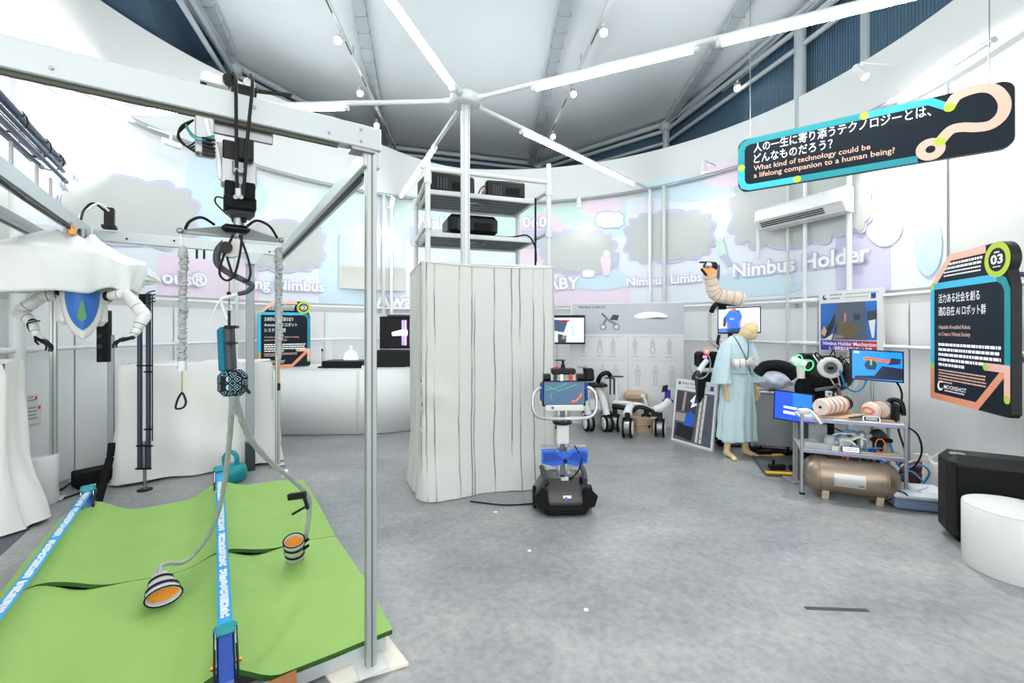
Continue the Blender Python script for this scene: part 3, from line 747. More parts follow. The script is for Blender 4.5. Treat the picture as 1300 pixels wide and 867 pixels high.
MB().tube(spline(cb+[cb[0]], 5)[:-1], .0036, 8, closed=True).build('carabiner', BLACK, st, world=True)
st2 = thing('hanging_strap', 'silver crinkled strap hanging in front of the information sign', 'strap', at(354, 495, 1.80))
MB().cyl(eR, at(354, 316, 1.80), .003, n=6).build('cord', CABLEW, st2, world=True)
a, b = crinkle(at(354, 314, 1.8), at(354.5, 440, 1.80), .0115, 96, 5, .5); MB().tube(a, b, 12).build('crinkled_sleeve', SILVER, st2, world=True)
MB().tube([at(354.5, 439, 1.8), at(354.5, 452, 1.8), at(354.5, 457, 1.8)], [.013, .009, .006], 10).build('cuff', SILVER, st2, world=True)
MB().cyl(at(354.5, 456, 1.8), at(354, 486, 1.8), .0025, n=6).build('cord', mat('tan_cord', S(190, 160, 100), .7), st2, world=True)
MB().box(at(354, 491, 1.8), (.01, .01, .03), b=.002).build('clip', BLACK, st2, world=True)

# ---------------------------------------------------------------- soft walking suit
def diamonds():
    m = bpy.data.materials.new('diamond_print_fabric'); m.use_nodes = True; nt = m.node_tree; b = nt.nodes['Principled BSDF']; b.inputs['Roughness'].default_value = .85
    tc = nt.nodes.new('ShaderNodeTexCoord'); mp = nt.nodes.new('ShaderNodeMapping'); mp.inputs['Rotation'].default_value = (0, PI/4, 0)
    nt.links.new(tc.outputs['Object'], mp.inputs[0])
    vo = nt.nodes.new('ShaderNodeTexVoronoi'); vo.distance = 'CHEBYCHEV'; vo.inputs['Scale'].default_value = 46; vo.inputs['Randomness'].default_value = 0
    nt.links.new(mp.outputs[0], vo.inputs['Vector'])
    r = nt.nodes.new('ShaderNodeValToRGB'); r.color_ramp.interpolation = 'CONSTANT'
    e = r.color_ramp.elements; e[0].color = S(190, 225, 235); e[0].position = 0; e[1].color = S(8, 9, 14); e[1].position = .08
    for ps, c in ((.30, S(150, 200, 220)), (.36, S(8, 9, 14))):
        q = e.new(ps); q.color = c
    nt.links.new(vo.outputs['Distance'], r.inputs[0]); nt.links.new(r.outputs[0], b.inputs['Base Color'])
    return m
suit = thing('walking_suit', 'soft walking assist suit hanging with teal back pad and two foot cuffs', 'walking suit', at(295, 505, 1.68))
MB().tube(arc_pts(at(291, 391, 1.67), .011, 0, 2*PI, 13)[:-1], .0025, 6, closed=True).build('hang_ring', CHROME, suit, world=True)
MB().cyl(at(291, 350, 1.67), at(291, 388, 1.67), .0015, n=5).build('hang_wire', CABLE, suit, world=True)
MB().ball(at(290.5, 372.5, 1.67), .008, 10).build('wire_bead', BLACK, suit, world=True)
MB().cyl(at(291, 394, 1.67), at(291, 414, 1.67), .005, n=8).build('hang_rod', BLACK, suit, world=True)
def wbox(u0, v0, u1, v1, Y, depth, name, m, parent, b=.006, rz=0., tilt=0.):
    c = at((u0+u1)/2, (v0+v1)/2, Y)
    Rm = Matrix.Rotation(rz, 3, 'Z') @ Matrix.Rotation(tilt, 3, 'Y')
    return MB().box(c, ((u1-u0)/F_PX*Y, depth, abs(v1-v0)/F_PX*Y), b=b, R=Rm).build(name, m, parent, world=True)
wbox(279, 415, 291, 473, 1.66, .05, 'back_pad', TEALC, suit, .012, .2, -.04)
wbox(288, 413, 297, 470, 1.65, .04, 'spine_frame', DGREY, suit, .006, .2, -.05)
wbox(295, 415, 299, 470, 1.67, .03, 'lining', WHITEP, suit, .004, .2, -.06)
wbox(287, 413, 301, 417, 1.64, .04, 'top_clip', BLACK, suit, .004, .2)
wbox(288, 434, 300, 437, 1.63, .03, 'buckle_strap', BLACK, suit, .003, .2)
hipc = at(295.5, 486, 1.66)
MB().ball(hipc, (.052, .04, .056), 20).build('hip_pad', diamonds(), suit, world=True) if False else None
MB().box(hipc, (.1, .06, .1), R_(10), b=.022).build('hip_pad', diamonds(), suit, world=True)
MB().cyl(at(309, 489, 1.64), at(317, 499, 1.63), .006, n=8).build('hip_lever', BLACK, suit, world=True)
c1 = [(295, 503, 1.67), (292, 550, 1.85), (288, 590, 2.05), (280, 640, 2.3), (268, 674, 2.48), (250, 700, 2.55), (232, 714, 2.48), (213, 715, 2.40), (203, 720, 2.35), (204, 731, 2.32)]
c2 = [(298, 503, 1.67), (306, 530, 1.78), (320, 560, 1.95), (345, 588, 2.18), (372, 610, 2.42), (391, 630, 2.55), (392, 655, 2.62), (388, 684, 2.64)]
for k, c in enumerate((c1, c2)):
    sp = spline([at(*q) for q in c], 9); rnd = random.Random(k)
    rr = [(.013 if k else .0105)*(1+rnd.uniform(-.12, .12)) for _ in sp]
    MB().tube(sp, rr, 10).build('leg_cord', SILVER, suit, world=True)
MB().tube([at(297, 500, 1.66), at(296, 522, 1.72)], .014, 10).build('cord_sleeve', SILVER, suit, world=True)
# thin tan pull cords with ring
MB().tube(spline([at(294, 505, 1.68), at(290, 540, 1.85), at(289, 570, 2.0), at(292, 582, 2.05)], 6), .0025, 6).build('pull_cord', mat('tan_cord', S(190, 160, 100), .7), suit, world=True)
# knee bracket
kb = MB().bar(at(366, 631, 2.5), at(388, 628, 2.5), .03, .035, b=.004); kb.build('knee_bracket', BLACK, suit, world=True)
MB().bar(at(386, 630, 2.5), at(391, 646, 2.5), .02, .012).build('knee_link', BLACK, suit, world=True)
MB().bar(at(371, 653, 2.55), at(390, 642, 2.52), .014, .014, b=.003).build('knee_bracket', BLACK, suit, world=True)
MB().box(at(362, 601, 2.36), (.03, .02, .04), .4, b=.006).build('cord_tag', WHITEP, suit, world=True)
def cuff(p0, p1, r0, r1, flat, seed, ang):
    """foot cuff: silver fabric cone open at the wide end, orange inside, black straps"""
    p0 = Vector(p0); p1 = Vector(p1); n = 9
    path = [p0+(p1-p0)*(i/(n-1)) for i in range(n)]; rr = [r0+(r1-r0)*(i/(n-1))**.8 for i in range(n)]
    o = MB().tube(path, rr, 20, caps=False, flat=flat).build('foot_cuff', mat('grey_cuff_fabric', S(188, 192, 194), .7, bump=.2, bscale=120), suit, world=True, solid=.006)
    T = (p1-p0).normalized()
    for (i, k, nm_, m_) in ((7, .94, 'cuff_lining', ORANGE), (0, .9, 'cuff_back', BLACKM)):
        ring = MB_ring(path[i], T, rr[i]*k, flat); cpt = path[i]-T*.012
        MB()._add([cpt]+ring, [(0, 1+q, 1+(q+1) % 20) for q in range(20)], True).build(nm_, m_, o, world=True)
    for i in (3, 6):
        d = (p1-p0)*.06
        MB().tube([path[i]-d, path[i]+d], [rr[i]*1.07, rr[i]*1.1], 20, caps=False, flat=flat).build('cuff_strap', BLACKM, o, world=True)
    MB().tube(MB_ring(path[-1], (p1-p0), rr[-1], flat), .004, 6, closed=True).build('cuff_rim', BLACKM, o, world=True)
def MB_ring(c, axis, r, flat, n=20):
    T = Vector(axis).normalized(); a = Vector((0, 0, 1)) if abs(T.z) < .9 else Vector((1, 0, 0)); N = T.cross(a).normalized(); B = T.cross(N)
    return [Vector(c)+(N*math.cos(2*PI*k/n)+B*math.sin(2*PI*k/n)*flat)*r for k in range(n)]
cuff(at(203, 728, 2.36), at(208, 757, 2.17), .03, .075, .62, 1, 0)
cuff(at(375, 709, 2.66), at(373, 686, 2.55), .05, .055, .8, 2, 0)
for dv in (0, 8): MB().bar(at(384, 690+dv, 2.6), at(392, 684+dv, 2.6), .012, .016, b=.002).build('cuff_buckle', BLACKM, suit, world=True)

# ---------------------------------------------------------------- walking platform, mats, slacklines
plat = thing('walking_platform', 'low white platform frame under the green mats', 'platform', g(-.7, 1.3, 0), GA)
pq = -Vector((-.7, 1.3, 0))
def pb(x0, y0, z0, x1, y1, z1, name, m, b=.004):
    return MB().box(((x0+x1)/2+pq.x, (y0+y1)/2+pq.y, (z0+z1)/2), (x1-x0, y1-y0, z1-z0), b=b).build(name, m, plat)
pb(-1.48, .05, .012, .085, .09, .085, 'front_rail', ALUW); pb(-1.48, 2.46, 0, .085, 2.5, .085, 'rear_rail', ALUW)
pb(.045, .09, .012, .085, 2.46, .085, 'side_rail', ALUW); pb(-1.48, .09, .012, -1.44, 2.46, .085, 'side_rail', ALUW)
pb(-1.44, .09, .012, .045, 2.46, .06, 'deck', MGREY)
def matz(x, y):
    z = .105
    z += .085*math.exp(-((x+.545)/.13)**2)*(1+.25*math.sin(y*2.2+1))
    z += .10*math.exp(-((x+1.33)/.14)**2)
    z += .018*math.sin(x*5.5+y*1.2)+.012*math.sin(y*3.1+x*2)
    if x > -.1: z -= .02*(x+.1)/.2
    return max(z, .095)
MATG = mat('green_foam_mat', S(146, 186, 98), .7, var=.12, vscale=3.5, bump=.06, bscale=40)
MATE = mat('dark_green_mat_edge', S(46, 92, 30), .8)
def green_mat(y0, y1, label, liftf):
    t = thing('green_mat', label, 'mat', g(-.68, (y0+y1)/2, .09), GA); o = Vector((-.68, (y0+y1)/2, .09))
    nx, ny = 46, 22; x0, x1 = -1.5, .115
    def f(u, v):
        x = x0+(x1-x0)*u; y = y0+(y1-y0)*v
        x += .01*math.sin(y*4)*(u-.5)
        # rounded corners at the outer ends
        return Vector((x, y, matz(x, y)+liftf(x, v)))-o
    MB().grid(f, nx, ny).build('mat_top', MATG, t)
    rim = [f(i/(nx-1), 0) for i in range(nx)]+[f(1, j/(ny-1)) for j in range(1, ny)]+[f(1-i/(nx-1), 1) for i in range(1, nx)]+[f(0, 1-j/(ny-1)) for j in range(1, ny-1)]
    m = len(rim); ed = MB()
    ed._add(rim+[p-Vector((0, 0, .022)) for p in rim], [(i, m+i, m+(i+1) % m, (i+1) % m) for i in range(m)], True); ed.build('mat_edge', MATE, t)
    MB().grid(lambda u, v: f(u, v)-Vector((0, 0, .022)), nx, ny).build('mat_underside', MATE, t)
def curl(x): return .03*math.exp(-((x+.40)/.13)**2)+.028*math.exp(-((x+1.18)/.10)**2)
green_mat(.05, 1.185, 'nearer green foam mat with a foot cuff lying on it', lambda x, v: -curl(x)*.25*v**3)
green_mat(1.19, 2.52, 'farther green foam mat behind the curled seam', lambda x, v: curl(x)*max(0, 1-v*6)**1.5)

SLB = mat('sky_blue_webbing', S(44, 166, 226), .55, bump=.1, bscale=400)
SLW = mat('white_webbing_print', S(238, 246, 250), .6)
def slackline(x, label, y_front, front_ratchet=True):
    t = thing('slackline', label, 'slackline', g(x, 1.2, .1), GA); o = Vector((x, 1.2, .1))
    zf = lambda y: .285+.02*abs(y-1.2)
    n = 14; ys = [y_front+(2.42-y_front)*i/(n-1) for i in range(n)]
    mb = MB()
    for a, b in zip(ys[:-1], ys[1:]): pass
    mb.grid(lambda u, v: Vector((x-.027+.054*u, y_front+(2.42-y_front)*v, zf(y_front+(2.42-y_front)*v)))-o, 2, 24)
    wb = mb.build('webbing', SLB, t, solid=.003)
    # printed lettering along the webbing
    body = 'SLACKLINE  '
    y = y_front+.05
    k = 0
    while y < 2.2:
        L_ = .46
        f = lambda a, b, y=y: Vector((x+.016-b, y+a, zf(y+a)+.0022))-o
        pm2 = MB(); rq = random.Random(int(y*1000)); a_ = 0.
        while a_ < L_-.01:
            w2 = rq.uniform(.008, .022)
            for (b0, b1) in rq.choice((((0, .032),), ((0, .013), (.019, .032)), ((0, .032),), ((.006, .032),), ((0, .026),))):
                pm2._add([f(a_, b0), f(a_+w2, b0), f(a_+w2, b1), f(a_, b1)], [(3, 2, 1, 0)], False)
            a_ += w2+rq.uniform(.003, .006)
        pm2.build('print', SLW, wb, kind='stuff')
        y += L_+.04; k += 1
    def ratchet(yc, zc, ang, blen):
        Rr = Matrix.Rotation(ang, 3, 'X'); c = Vector((x, yc, zc))-o
        q = lambda a, b, d: c+Rr@Vector((a, b, d))
        r = MB().box(q(0, 0, 0), (.085, .055, .034), b=.012, R=Rr).build('ratchet_handle', TEAL, t)
        for s in (-1, 1):
            MB().box(q(s*.037, -blen/2-.01, -.005), (.008, blen, .045), b=.003, R=Rr).build('side_plate', BLACK, r)
            MB().cyl(q(s*.03, -blen*.62, -.005), q(s*.05, -blen*.62, -.005), .012, n=12).build('axle_bolt', mat('brass', S(200, 160, 80), .3, .9), r)
        MB().box(q(0, -blen/2, -.008), (.06, blen, .018), b=.007, R=Rr).build('wound_webbing', mat('deep_blue_webbing', S(16, 66, 160), .3, coat=.5), r)
        for s in (-1, 1): MB().box(q(s*.034, -.06, .02), (.003, .08, .003), R=Rr).build('wear_strip', CHROME, r)
    if front_ratchet: ratchet(y_front-.01, .288, R_(16), .24)
    ratchet(2.45, .33, R_(72), .17)
    MB().box(Vector((x, 2.47, .07))-o, (.06, .04, .14), b=.004).build('anchor_block', BLACK, t)
slackline(-.54, 'light blue slackline running over the middle of the green mat', .17)
slackline(-1.345, 'light blue slackline along the far side of the green mat by the covered robot', .1)
rp = [g(-.56, -.2, .10), g(-.32, -.2, .10), g(-.30, .0, .125), g(-.56, -.02, .125)]
tag(MB()._add(rp+[p-Vector((0, 0, .03)) for p in rp], [(0, 1, 2, 3), (7, 6, 5, 4), (0, 4, 5, 1), (1, 5, 6, 2), (2, 6, 7, 3), (3, 7, 4, 0)], False).build('anchor_plate', mat('rusty_brown_plate', S(150, 96, 56), .7, .2, var=.35, vscale=14)), 'rusty brown anchor plate at the near end of the slackline', 'plate')
tag(MB(GM).box((-.54, -.15, .155), (.09, .05, .05), b=.006).build('anchor_shackle', mat('copper_brown', S(170, 120, 96), .4, .6)), 'copper brown shackle joining the near slackline ratchet to its plate', 'shackle')
bp_ = [fl(519, 845), fl(489, 806), fl(400, 842), fl(424, 874)]
tag(MB()._add([p+Vector((0, 0, .012)) for p in bp_]+bp_, [(0, 1, 2, 3), (7, 6, 5, 4), (0, 4, 5, 1), (1, 5, 6, 2), (2, 6, 7, 3), (3, 7, 4, 0)], False).build('base_board', mat('cream_board', S(236, 230, 216), .6)), 'flat cream board under the near gantry post', 'board')
for i, (u, v, lb) in enumerate(((148, 654, 'small dark ring lying on the floor beside the far slackline ratchet'), (257, 631, 'small dark ring lying on the floor behind the middle of the mat'))):
    p = fl(u, v); tag(MB().tube(arc_pts(p+Vector((0, 0, .008)), .045, 0, 2*PI, 19, (1, 0, 0), (0, 1, 0))[:-1], .008, 8, closed=True).build('floor_ring', DGREY), lb, 'ring')

# ---------------------------------------------------------------- draped covers
def drape(name, label, cat, loc, rz, w_, d_, h_, m, seed=0, wr=.03, flare=.08, lean=(0, 0), levels=26, per=120, folds=9):
    rnd = random.Random(seed); ph = [rnd.uniform(0, 6.28) for _ in range(8)]
    t = thing(name, label, cat, loc, rz)
    def per_pt(s):
        s = (s % 1)*2*(w_+d_); r = .05
        if s < w_: p, nrm = (s, 0), (0, -1)
        elif s < w_+d_: p, nrm = (w_, s-w_), (1, 0)
        elif s < 2*w_+d_: p, nrm = (w_-(s-w_-d_), d_), (0, 1)
        else: p, nrm = (0, d_-(s-2*w_-d_)), (-1, 0)
        return p, nrm
    def f(u, v):
        (x, y), (nx, ny) = per_pt(u); k = 1-v       # v=1 top
        a = u*2*PI
        amp = wr*(.25+.75*k)
        off = amp*(math.sin(a*folds+ph[0]+1.5*k)*.55+math.sin(a*folds*2.3+ph[1]-2*k)*.3+math.sin(a*3+ph[2]+5*k)*.4)+flare*k**2.2
        off -= .025*max(0, (v-.93)/.07)
        off += wr*.5*math.sin(11*v+a*2.2+ph[5])*math.sin(a*1.5+ph[6])*k
        cx = min(x, w_-x)/w_; 
        z = h_*v+.012*math.sin(a*5+ph[3])*(1-k)*(v > .9)
        hem = .012+.02*(1+math.sin(a*folds+ph[4]))*.5
        z = max(z, hem*(1-v))
        return Vector((x+nx*off+lean[0]*k, y+ny*off+lean[1]*k, max(z, .006)))
    mb = MB(); mb.grid(f, per, levels, closeu=True)
    top = [f(i/per, 1) for i in range(per)]; c = sum(top, Vector())/per+Vector((0, 0, .0)); vs = [c]+top
    ring2 = [c+(p-c)*.5+Vector((0, 0, -.012*math.sin(i*.3))) for i, p in enumerate(top)]
    vs = [c]+ring2+top
    mb._add(vs, [(0, 1+i, 1+(i+1) % per) for i in range(per)]+[(1+i, 1+per+i, 1+per+(i+1) % per, 1+(i+1) % per) for i in range(per)], True)
    mb.build('cover_sheet', m, t)
    return t
cv = drape('sheet_covered_bench', 'wide white sheet draped over a bench behind the gantry', 'covered bench', fl(150, 618)+Vector((0, 0, 0)), GA, 1.32, .5, 1.14, LINEN, 4, .07, .05, folds=4)
drape('sheet_covered_table', 'white sheet draped over a table at the left edge beside the small white stool', 'covered table', (-4.45, 2.97, 0), R_(20), .78, .22, 1.26, LINEN, 9, .05, .13, folds=5)

# stool, cases, cables at the left wall
tag(MB().lathe([(0, 0), (.115, 0), (.12, .01), (.12, .40), (.115, .41), (0, .41)], fl(50, 640), n=32).build('white_stool', WHITEP), 'small white drum stool behind the covered table', 'stool')
p = fl(84, 618); tag(MB().box((-4.02, 4.3, .075), (.36, .2, .15), R_(60), b=.01).build('equipment_case', BLACKM), 'long low black equipment case on the floor against the white wall', 'case')
tag(MB().box((-3.97, 4.75, .14), (.2, .3, .28), R_(45), b=.01).build('equipment_case', BLACK), 'taller black equipment case beside the gauge post', 'case')
for i, (pts, m, lb) in enumerate((([(62, 628), (78, 622), (95, 612), (118, 612), (128, 606)], CABLE, 'black cable lying on the floor between the gantry post and the gauge post'), ([(60, 612), (70, 606), (88, 612), (104, 604), (92, 600)], CABLEW, 'white cable coiled on the floor near the black cases'), ([(80, 634), (110, 624), (135, 616)], CABLE, 'thin black cable on the floor nearest the far slackline end'))):
    tag(MB().tube(spline([fl(u, v)+Vector((0, 0, .008)) for u, v in pts], 6), .008, 6).build('floor_cable', m), lb, 'cable')
# padded strut
tag(MB().bar(fl(124, 640)+Vector((0, 0, .0)), at(140, 580, 3.9), .055, .045, b=.01).bar(at(140, 580, 3.9), at(142, 562, 3.92), .05, .04, b=.008).build('padded_strut', BLACKM), 'slanting black padded strut behind the far slackline ratchet', 'strut')
# gauge post
gp = fl(141, 612); gt = thing('gauge_post', 'grey post carrying a black regulator panel with a round gauge', 'gauge post', gp)
MB().box(gp+Vector((0, 0, .72)), (.05, .05, 1.44), GA, b=.004).build('post', mat('blue_grey_post', S(150, 160, 166), .4, .4), gt, world=True)
MB().box(gp+Vector((0, 0, .005)), (.14, .14, .01), GA).build('foot_plate', STEEL, gt, world=True)
MB().box(gp+Vector((-.03, -.04, 1.43)), (.1, .06, .5), .2, b=.006).build('panel', BLACK, gt, world=True)
gc = gp+Vector((-.03, -.075, 1.56)); MB().cyl(gc, gc+Vector((.005, -.02, 0)), .036, n=20).build('gauge', OFFW, gt, world=True)
MB().cyl(gc+Vector((.005, -.021, 0)), gc+Vector((.005, -.023, 0)), .026, n=16).build('gauge_face', MGREY, gt, world=True)
for dz in (1.43, 1.33): MB().cyl(gp+Vector((-.03, -.075, dz)), gp+Vector((-.03, -.1, dz)), .02, n=12).build('regulator_knob', DGREY, gt, world=True)
MB().cyl(gp+Vector((-.03, -.07, 1.25)), gp+Vector((-.03, -.07, 1.2)), .015, n=10).build('drain_bowl', BLACK, gt, world=True)
# twin tube stand
rb = fl(184, 622); rt = thing('tube_stand', 'pair of tall dark upright tubes held by black clips in front of the draped sheet', 'tube stand', rb)
DT = mat('dark_blue_grey_tube', S(58, 66, 84), .35, .4)
for (u, v0) in ((177.5, 408), (188.5, 372)):
    a = at(u, v0, rb.y); b = at(u, 594, rb.y); MB().cyl(a, b, .02, n=12).build('upright_tube', DT, rt, world=True)
MB().cyl(at(193.5, 375, rb.y), at(193.5, 560, rb.y), .005, n=6).build('side_wire', CABLE, rt, world=True)
MB().cyl(rb, at(183, 560, rb.y), .014, n=10).build('centre_pole', STEEL, rt, world=True)
MB().lathe([(.06, 0), (.06, .008), (.02, .012), (0, .012)], rb, n=18).build('foot', BLACK, rt, world=True)
for (u0, u1, v) in ((174, 194, 464), (183, 194, 472), (183, 194, 545), (173, 194, 566), (172, 192, 595)):
    MB().bar(at(u0, v, rb.y-.025), at(u1, v, rb.y-.025), .02, .014, b=.003).build('clip', BLACK, rt, world=True)
cbk = MB().box(at(183, 380, rb.y), (.09, .03, .1), b=.006); cbk.build('top_bracket', BLACK, rt, world=True)
for k in range(4): MB().bar(at(188, 371+k*4.5, rb.y-.02), at(197, 369+k*4.5, rb.y-.02), .01, .009).build('bracket_finger', BLACK, rt, world=True)
# teal anchor weight
tw = fl(294, 611); tt = thing('anchor_weight', 'round teal weight with a handle standing by the sheet behind the mat', 'weight', tw)
MB().lathe([(0, 0), (.1, 0), (.13, .03), (.135, .1), (.12, .15), (.06, .17), (0, .175)], tw, n=24).build('body', TEAL, tt, world=True)
MB().tube(spline([tw+Vector((-.06, 0, .15)), tw+Vector((-.07, 0, .24)), tw+Vector((0, 0, .29)), tw+Vector((.05, 0, .24)), tw+Vector((.05, 0, .15))], 6), .022, 8).build('handle', TEAL, tt, world=True)

# ---------------------------------------------------------------- hanging humanoid robot under a plastic sheet
RY = 3.35
ro = at(105, 400, RY); rob = thing('hanging_robot', 'white two-armed robot with a blue and green chest shield hanging under a sheet', 'robot', at(105, 430, RY))
FA = math.atan2(-ro.x, ro.y)          # the robot faces the middle of the room
RF = Matrix.Translation((ro.x, ro.y, 0)) @ Matrix.Rotation(FA, 4, 'Z')
zp = lambda v: at(0, v, RY).z
def shieldf(hw, top, bot, bulge, yoff):
    def f(u, v):
        s = -1+2*u; wv = max(hw*(1-v**2.1)**.62 if v < 1 else 0, .004)
        return Vector((s*wv, -bulge*(1-s*s*.85)*(1-.55*v)-yoff, top+(bot-top)*v))
    return f
RS = mat('robot_shell_white', S(228, 230, 228), .3, coat=.3)
zt = zp(371)
MB(RF).grid(shieldf(.124, zt, zp(431), .08, 0), 17, 17).build('chest_shell', RS, rob, world=True, solid=.03, offset=-1 if False else 1)
cs = MB(RF).grid(shieldf(.096, zt-.003, zp(419), .085, .034), 17, 17).build('chest_shield', mat('shield_blue', S(52, 116, 206), .35, coat=.3), rob, world=True)
def kite(u, v):
    hw = (.006+.022*min(v/.78, 1)) if v < .78 else .028*(1-v)/.22
    return Vector((-.004+(-1+2*u)*hw, -.126+.03*v, zp(383)+(zp(409)-zp(383))*v))
MB(RF).grid(kite, 5, 12).build('shield_emblem', mat('emblem_green', S(96, 158, 106), .45), cs, world=True)
MB(RF).tube([shieldf(.098, zt, zp(420), .085, .036)(u/20, 0) for u in range(21)], .007, 8).build('collar_rim', mat('rim_blue', S(70, 150, 226), .3), rob, world=True)
MB(RF).lathe([(.07, 0), (.072, .04), (.064, .1), (.04, .14), (0, .15)], (0, .0, zt-.02), n=24).build('neck_dome', mat('milky_plastic', S(222, 228, 234), .3), rob, world=True)
for s in (-1, 1): MB(RF).box((s*.10, .07, zt-.13), (.08, .1, .24), s*.2, b=.03).build('torso_side', RS, rob, world=True)
MB(RF).box((0, .12, zt-.1), (.16, .1, .32), b=.03).build('back_frame', DGREY, rob, world=True)
MB(RF).cyl((0, .05, zt), (0, .05, 2.27), .025, n=12).build('hanger_pole', STEEL, rob, world=True)
def arm(pts, Y, rads):
    P = [at(u, v, Y-d) for (u, v, d) in pts]; rads = [r*.78 for r in rads]
    for i in range(len(P)-1):
        a, b = P[i], P[i+1]; r0, r1 = rads[i], rads[i+1]; e = (b-a)*.06
        seg = MB().tube([a+e*.3, a+e, (a+b)/2, b-e, b-e*.3], [r0*.7, r0, (r0+r1)/2*1.05, r1, r1*.7], 16).build('arm_segment', RS, rob, world=True)
        mid = a*.35+b*.65; q = (b-a).normalized()
        MB().cyl(mid-q*.003, mid+q*.003, (r0*.4+r1*.6)*1.05, n=16).build('joint_ring', MGREY, seg, world=True)
        MB().ball(b, r1*.92, 14).build('joint', RS if i < 2 else BLACK, rob, world=True)
    MB().cyl(P[0]-Vector((.015, 0, 0)), P[0]+Vector((.015, 0, 0)), rads[0]*1.05, n=16).build('shoulder_ring', BLACK, rob, world=True)
    return P
P1_ = arm([(74, 374, -.05), (53, 377, .0), (24, 396, .05), (41, 409, .08), (47, 428, .12)], RY, [.05, .052, .055, .04, .026])
P2_ = arm([(138, 376, 0), (160, 373, .0), (184, 400, .05), (174, 418, .1), (168, 428, .14)], RY, [.045, .05, .055, .04, .026])
def robot_hand(P, d, up):
    P = Vector(P); d = Vector(d).normalized(); up = Vector(up); sd = d.cross(up).normalized(); up = sd.cross(d)
    R3 = Matrix((d, sd, up)).transposed()
    h = MB().box(P+d*.04, (.08, .06, .026), b=.01, R=R3).build('hand', BLACK, rob, world=True)
    MB().box(P+d*.02+up*.018, (.06, .05, .015), b=.005, R=R3).build('hand_shell', WHITEP, h, world=True)
    for k in range(4):
        b0 = P+d*.075+sd*(-.023+.0155*k); L_ = (.06, .07, .066, .052)[k]
        MB().tube([b0, b0+d*L_*.5-up*.006, b0+d*L_*.8-up*.022, b0+d*L_*.85-up*.04], [.0072, .007, .006, .0055], 8).build('finger', BLACK, h, world=True)
    t0 = P+d*.02+sd*.03
    MB().tube([t0, t0+sd*.022+d*.03-up*.01, t0+sd*.022+d*.06-up*.018], [.009, .008, .006], 8).build('thumb', BLACK, h, world=True)
xr = RF.to_3x3() @ Vector((1, 0, 0)); yr = RF.to_3x3() @ Vector((0, 1, 0))
robot_hand(P1_[-1], xr*.3-yr*.25+Vector((0, 0, -.25)), (0, .1, 1)); robot_hand(P2_[-1], -xr*.6-yr*.3+Vector((0, 0, -.18)), (0, .1, 1))
MB().tube(spline([P1_[-1]+Vector((-.05, 0, .04)), P1_[-1]+Vector((-.07, 0, .1)), P1_[-1]+Vector((.02, 0, .12))], 6), .005, 6).build('wrist_cable', CABLE, rob, world=True)

# plastic sheet hung over the robot like a tent: sloping roof, folded skirt
SHEET = mat('white_plastic_sheet', S(232, 235, 235), .35, bump=.3, bscale=16, spec=.6)
bag = thing('plastic_sheet', 'billowing white plastic sheet draped over the hanging robot', 'plastic sheet', at(95, 376, RY))
def sheet(u, v):
    an = 2*PI*u; ct, st_ = math.cos(an), math.sin(an)
    hx = .36 if ct > 0 else .85
    x = hx*math.copysign(abs(ct)**.75, ct); y = .30*math.copysign(abs(st_)**.8, st_)
    fold = .045*math.sin(an*11+1.2*math.sin(an*3))+.03*math.sin(an*19+v*3)+.04*math.sin(an*5+v*4)
    zhem = zp(373)+.03*math.sin(an*4+.6)+.02*math.sin(an*9)+(.05 if ct > .6 else 0)
    zed = zp(325)-.03*max(0, ct)+.02*math.sin(an*3+1)
    ztop = zp(297)+.02*math.cos(an*2)
    if v < .5:
        k = v/.5; r = 1+fold*(1-.5*k)*1.3-.10*(1-k)**2; z = zhem+(zed-zhem)*k
    else:
        k = (v-.5)/.5; r = (1-.82*k**.85)*(1+fold*.6*(1-k)); z = zed+(ztop-zed)*(k**1.5)+.018*math.sin(an*7+k*5)*(1-k)
    z += .012*math.sin(x*14+y*9+v*7)
    return Vector((x*r, y*r+.05, z))
MB(RF).grid(sheet, 120, 30, closeu=True).build('sheet', SHEET, bag, world=True, solid=.003)
def ftail(u, v):
    a = RF @ Vector((.30+.16*v, .12, zp(340+10*v))); r = .12*(1-v)**.7+.008; an = 2*PI*u
    return a+Vector((.02*math.sin(an*6), math.cos(an)*r*(1+.1*math.sin(an*7+v*20)), math.sin(an)*r*.8*(1+.08*math.sin(v*30)))) 
MB().grid(ftail, 36, 18, closeu=True).build('sheet_corner', SHEET, bag, world=True)
for (dx, dy) in ((-.1, -.02), (.05, .0)):
    MB(RF).cyl((dx, .05+dy, zp(299)), (dx, .05+dy, 2.30), .006, n=6).build('tie_cord', CABLEW, bag, world=True)
lampc = RF @ Vector((.0, -.02, zp(306)))
tag(MB(RF).cyl((-.06, -.03, zp(300)), (-.06, -.03, zp(292)), .03, n=14).cyl((-.06, -.03, zp(293)), (-.06, -.03, 2.30), .008, n=8).build('glow_stand_in', mat('warm_glow_orange', S(224, 160, 104), .35, .5)), 'small orange cylinder above the plastic sheet standing in for a warm lamp glow', 'swivel')  # orange body added in place of the warm glow under the sheet
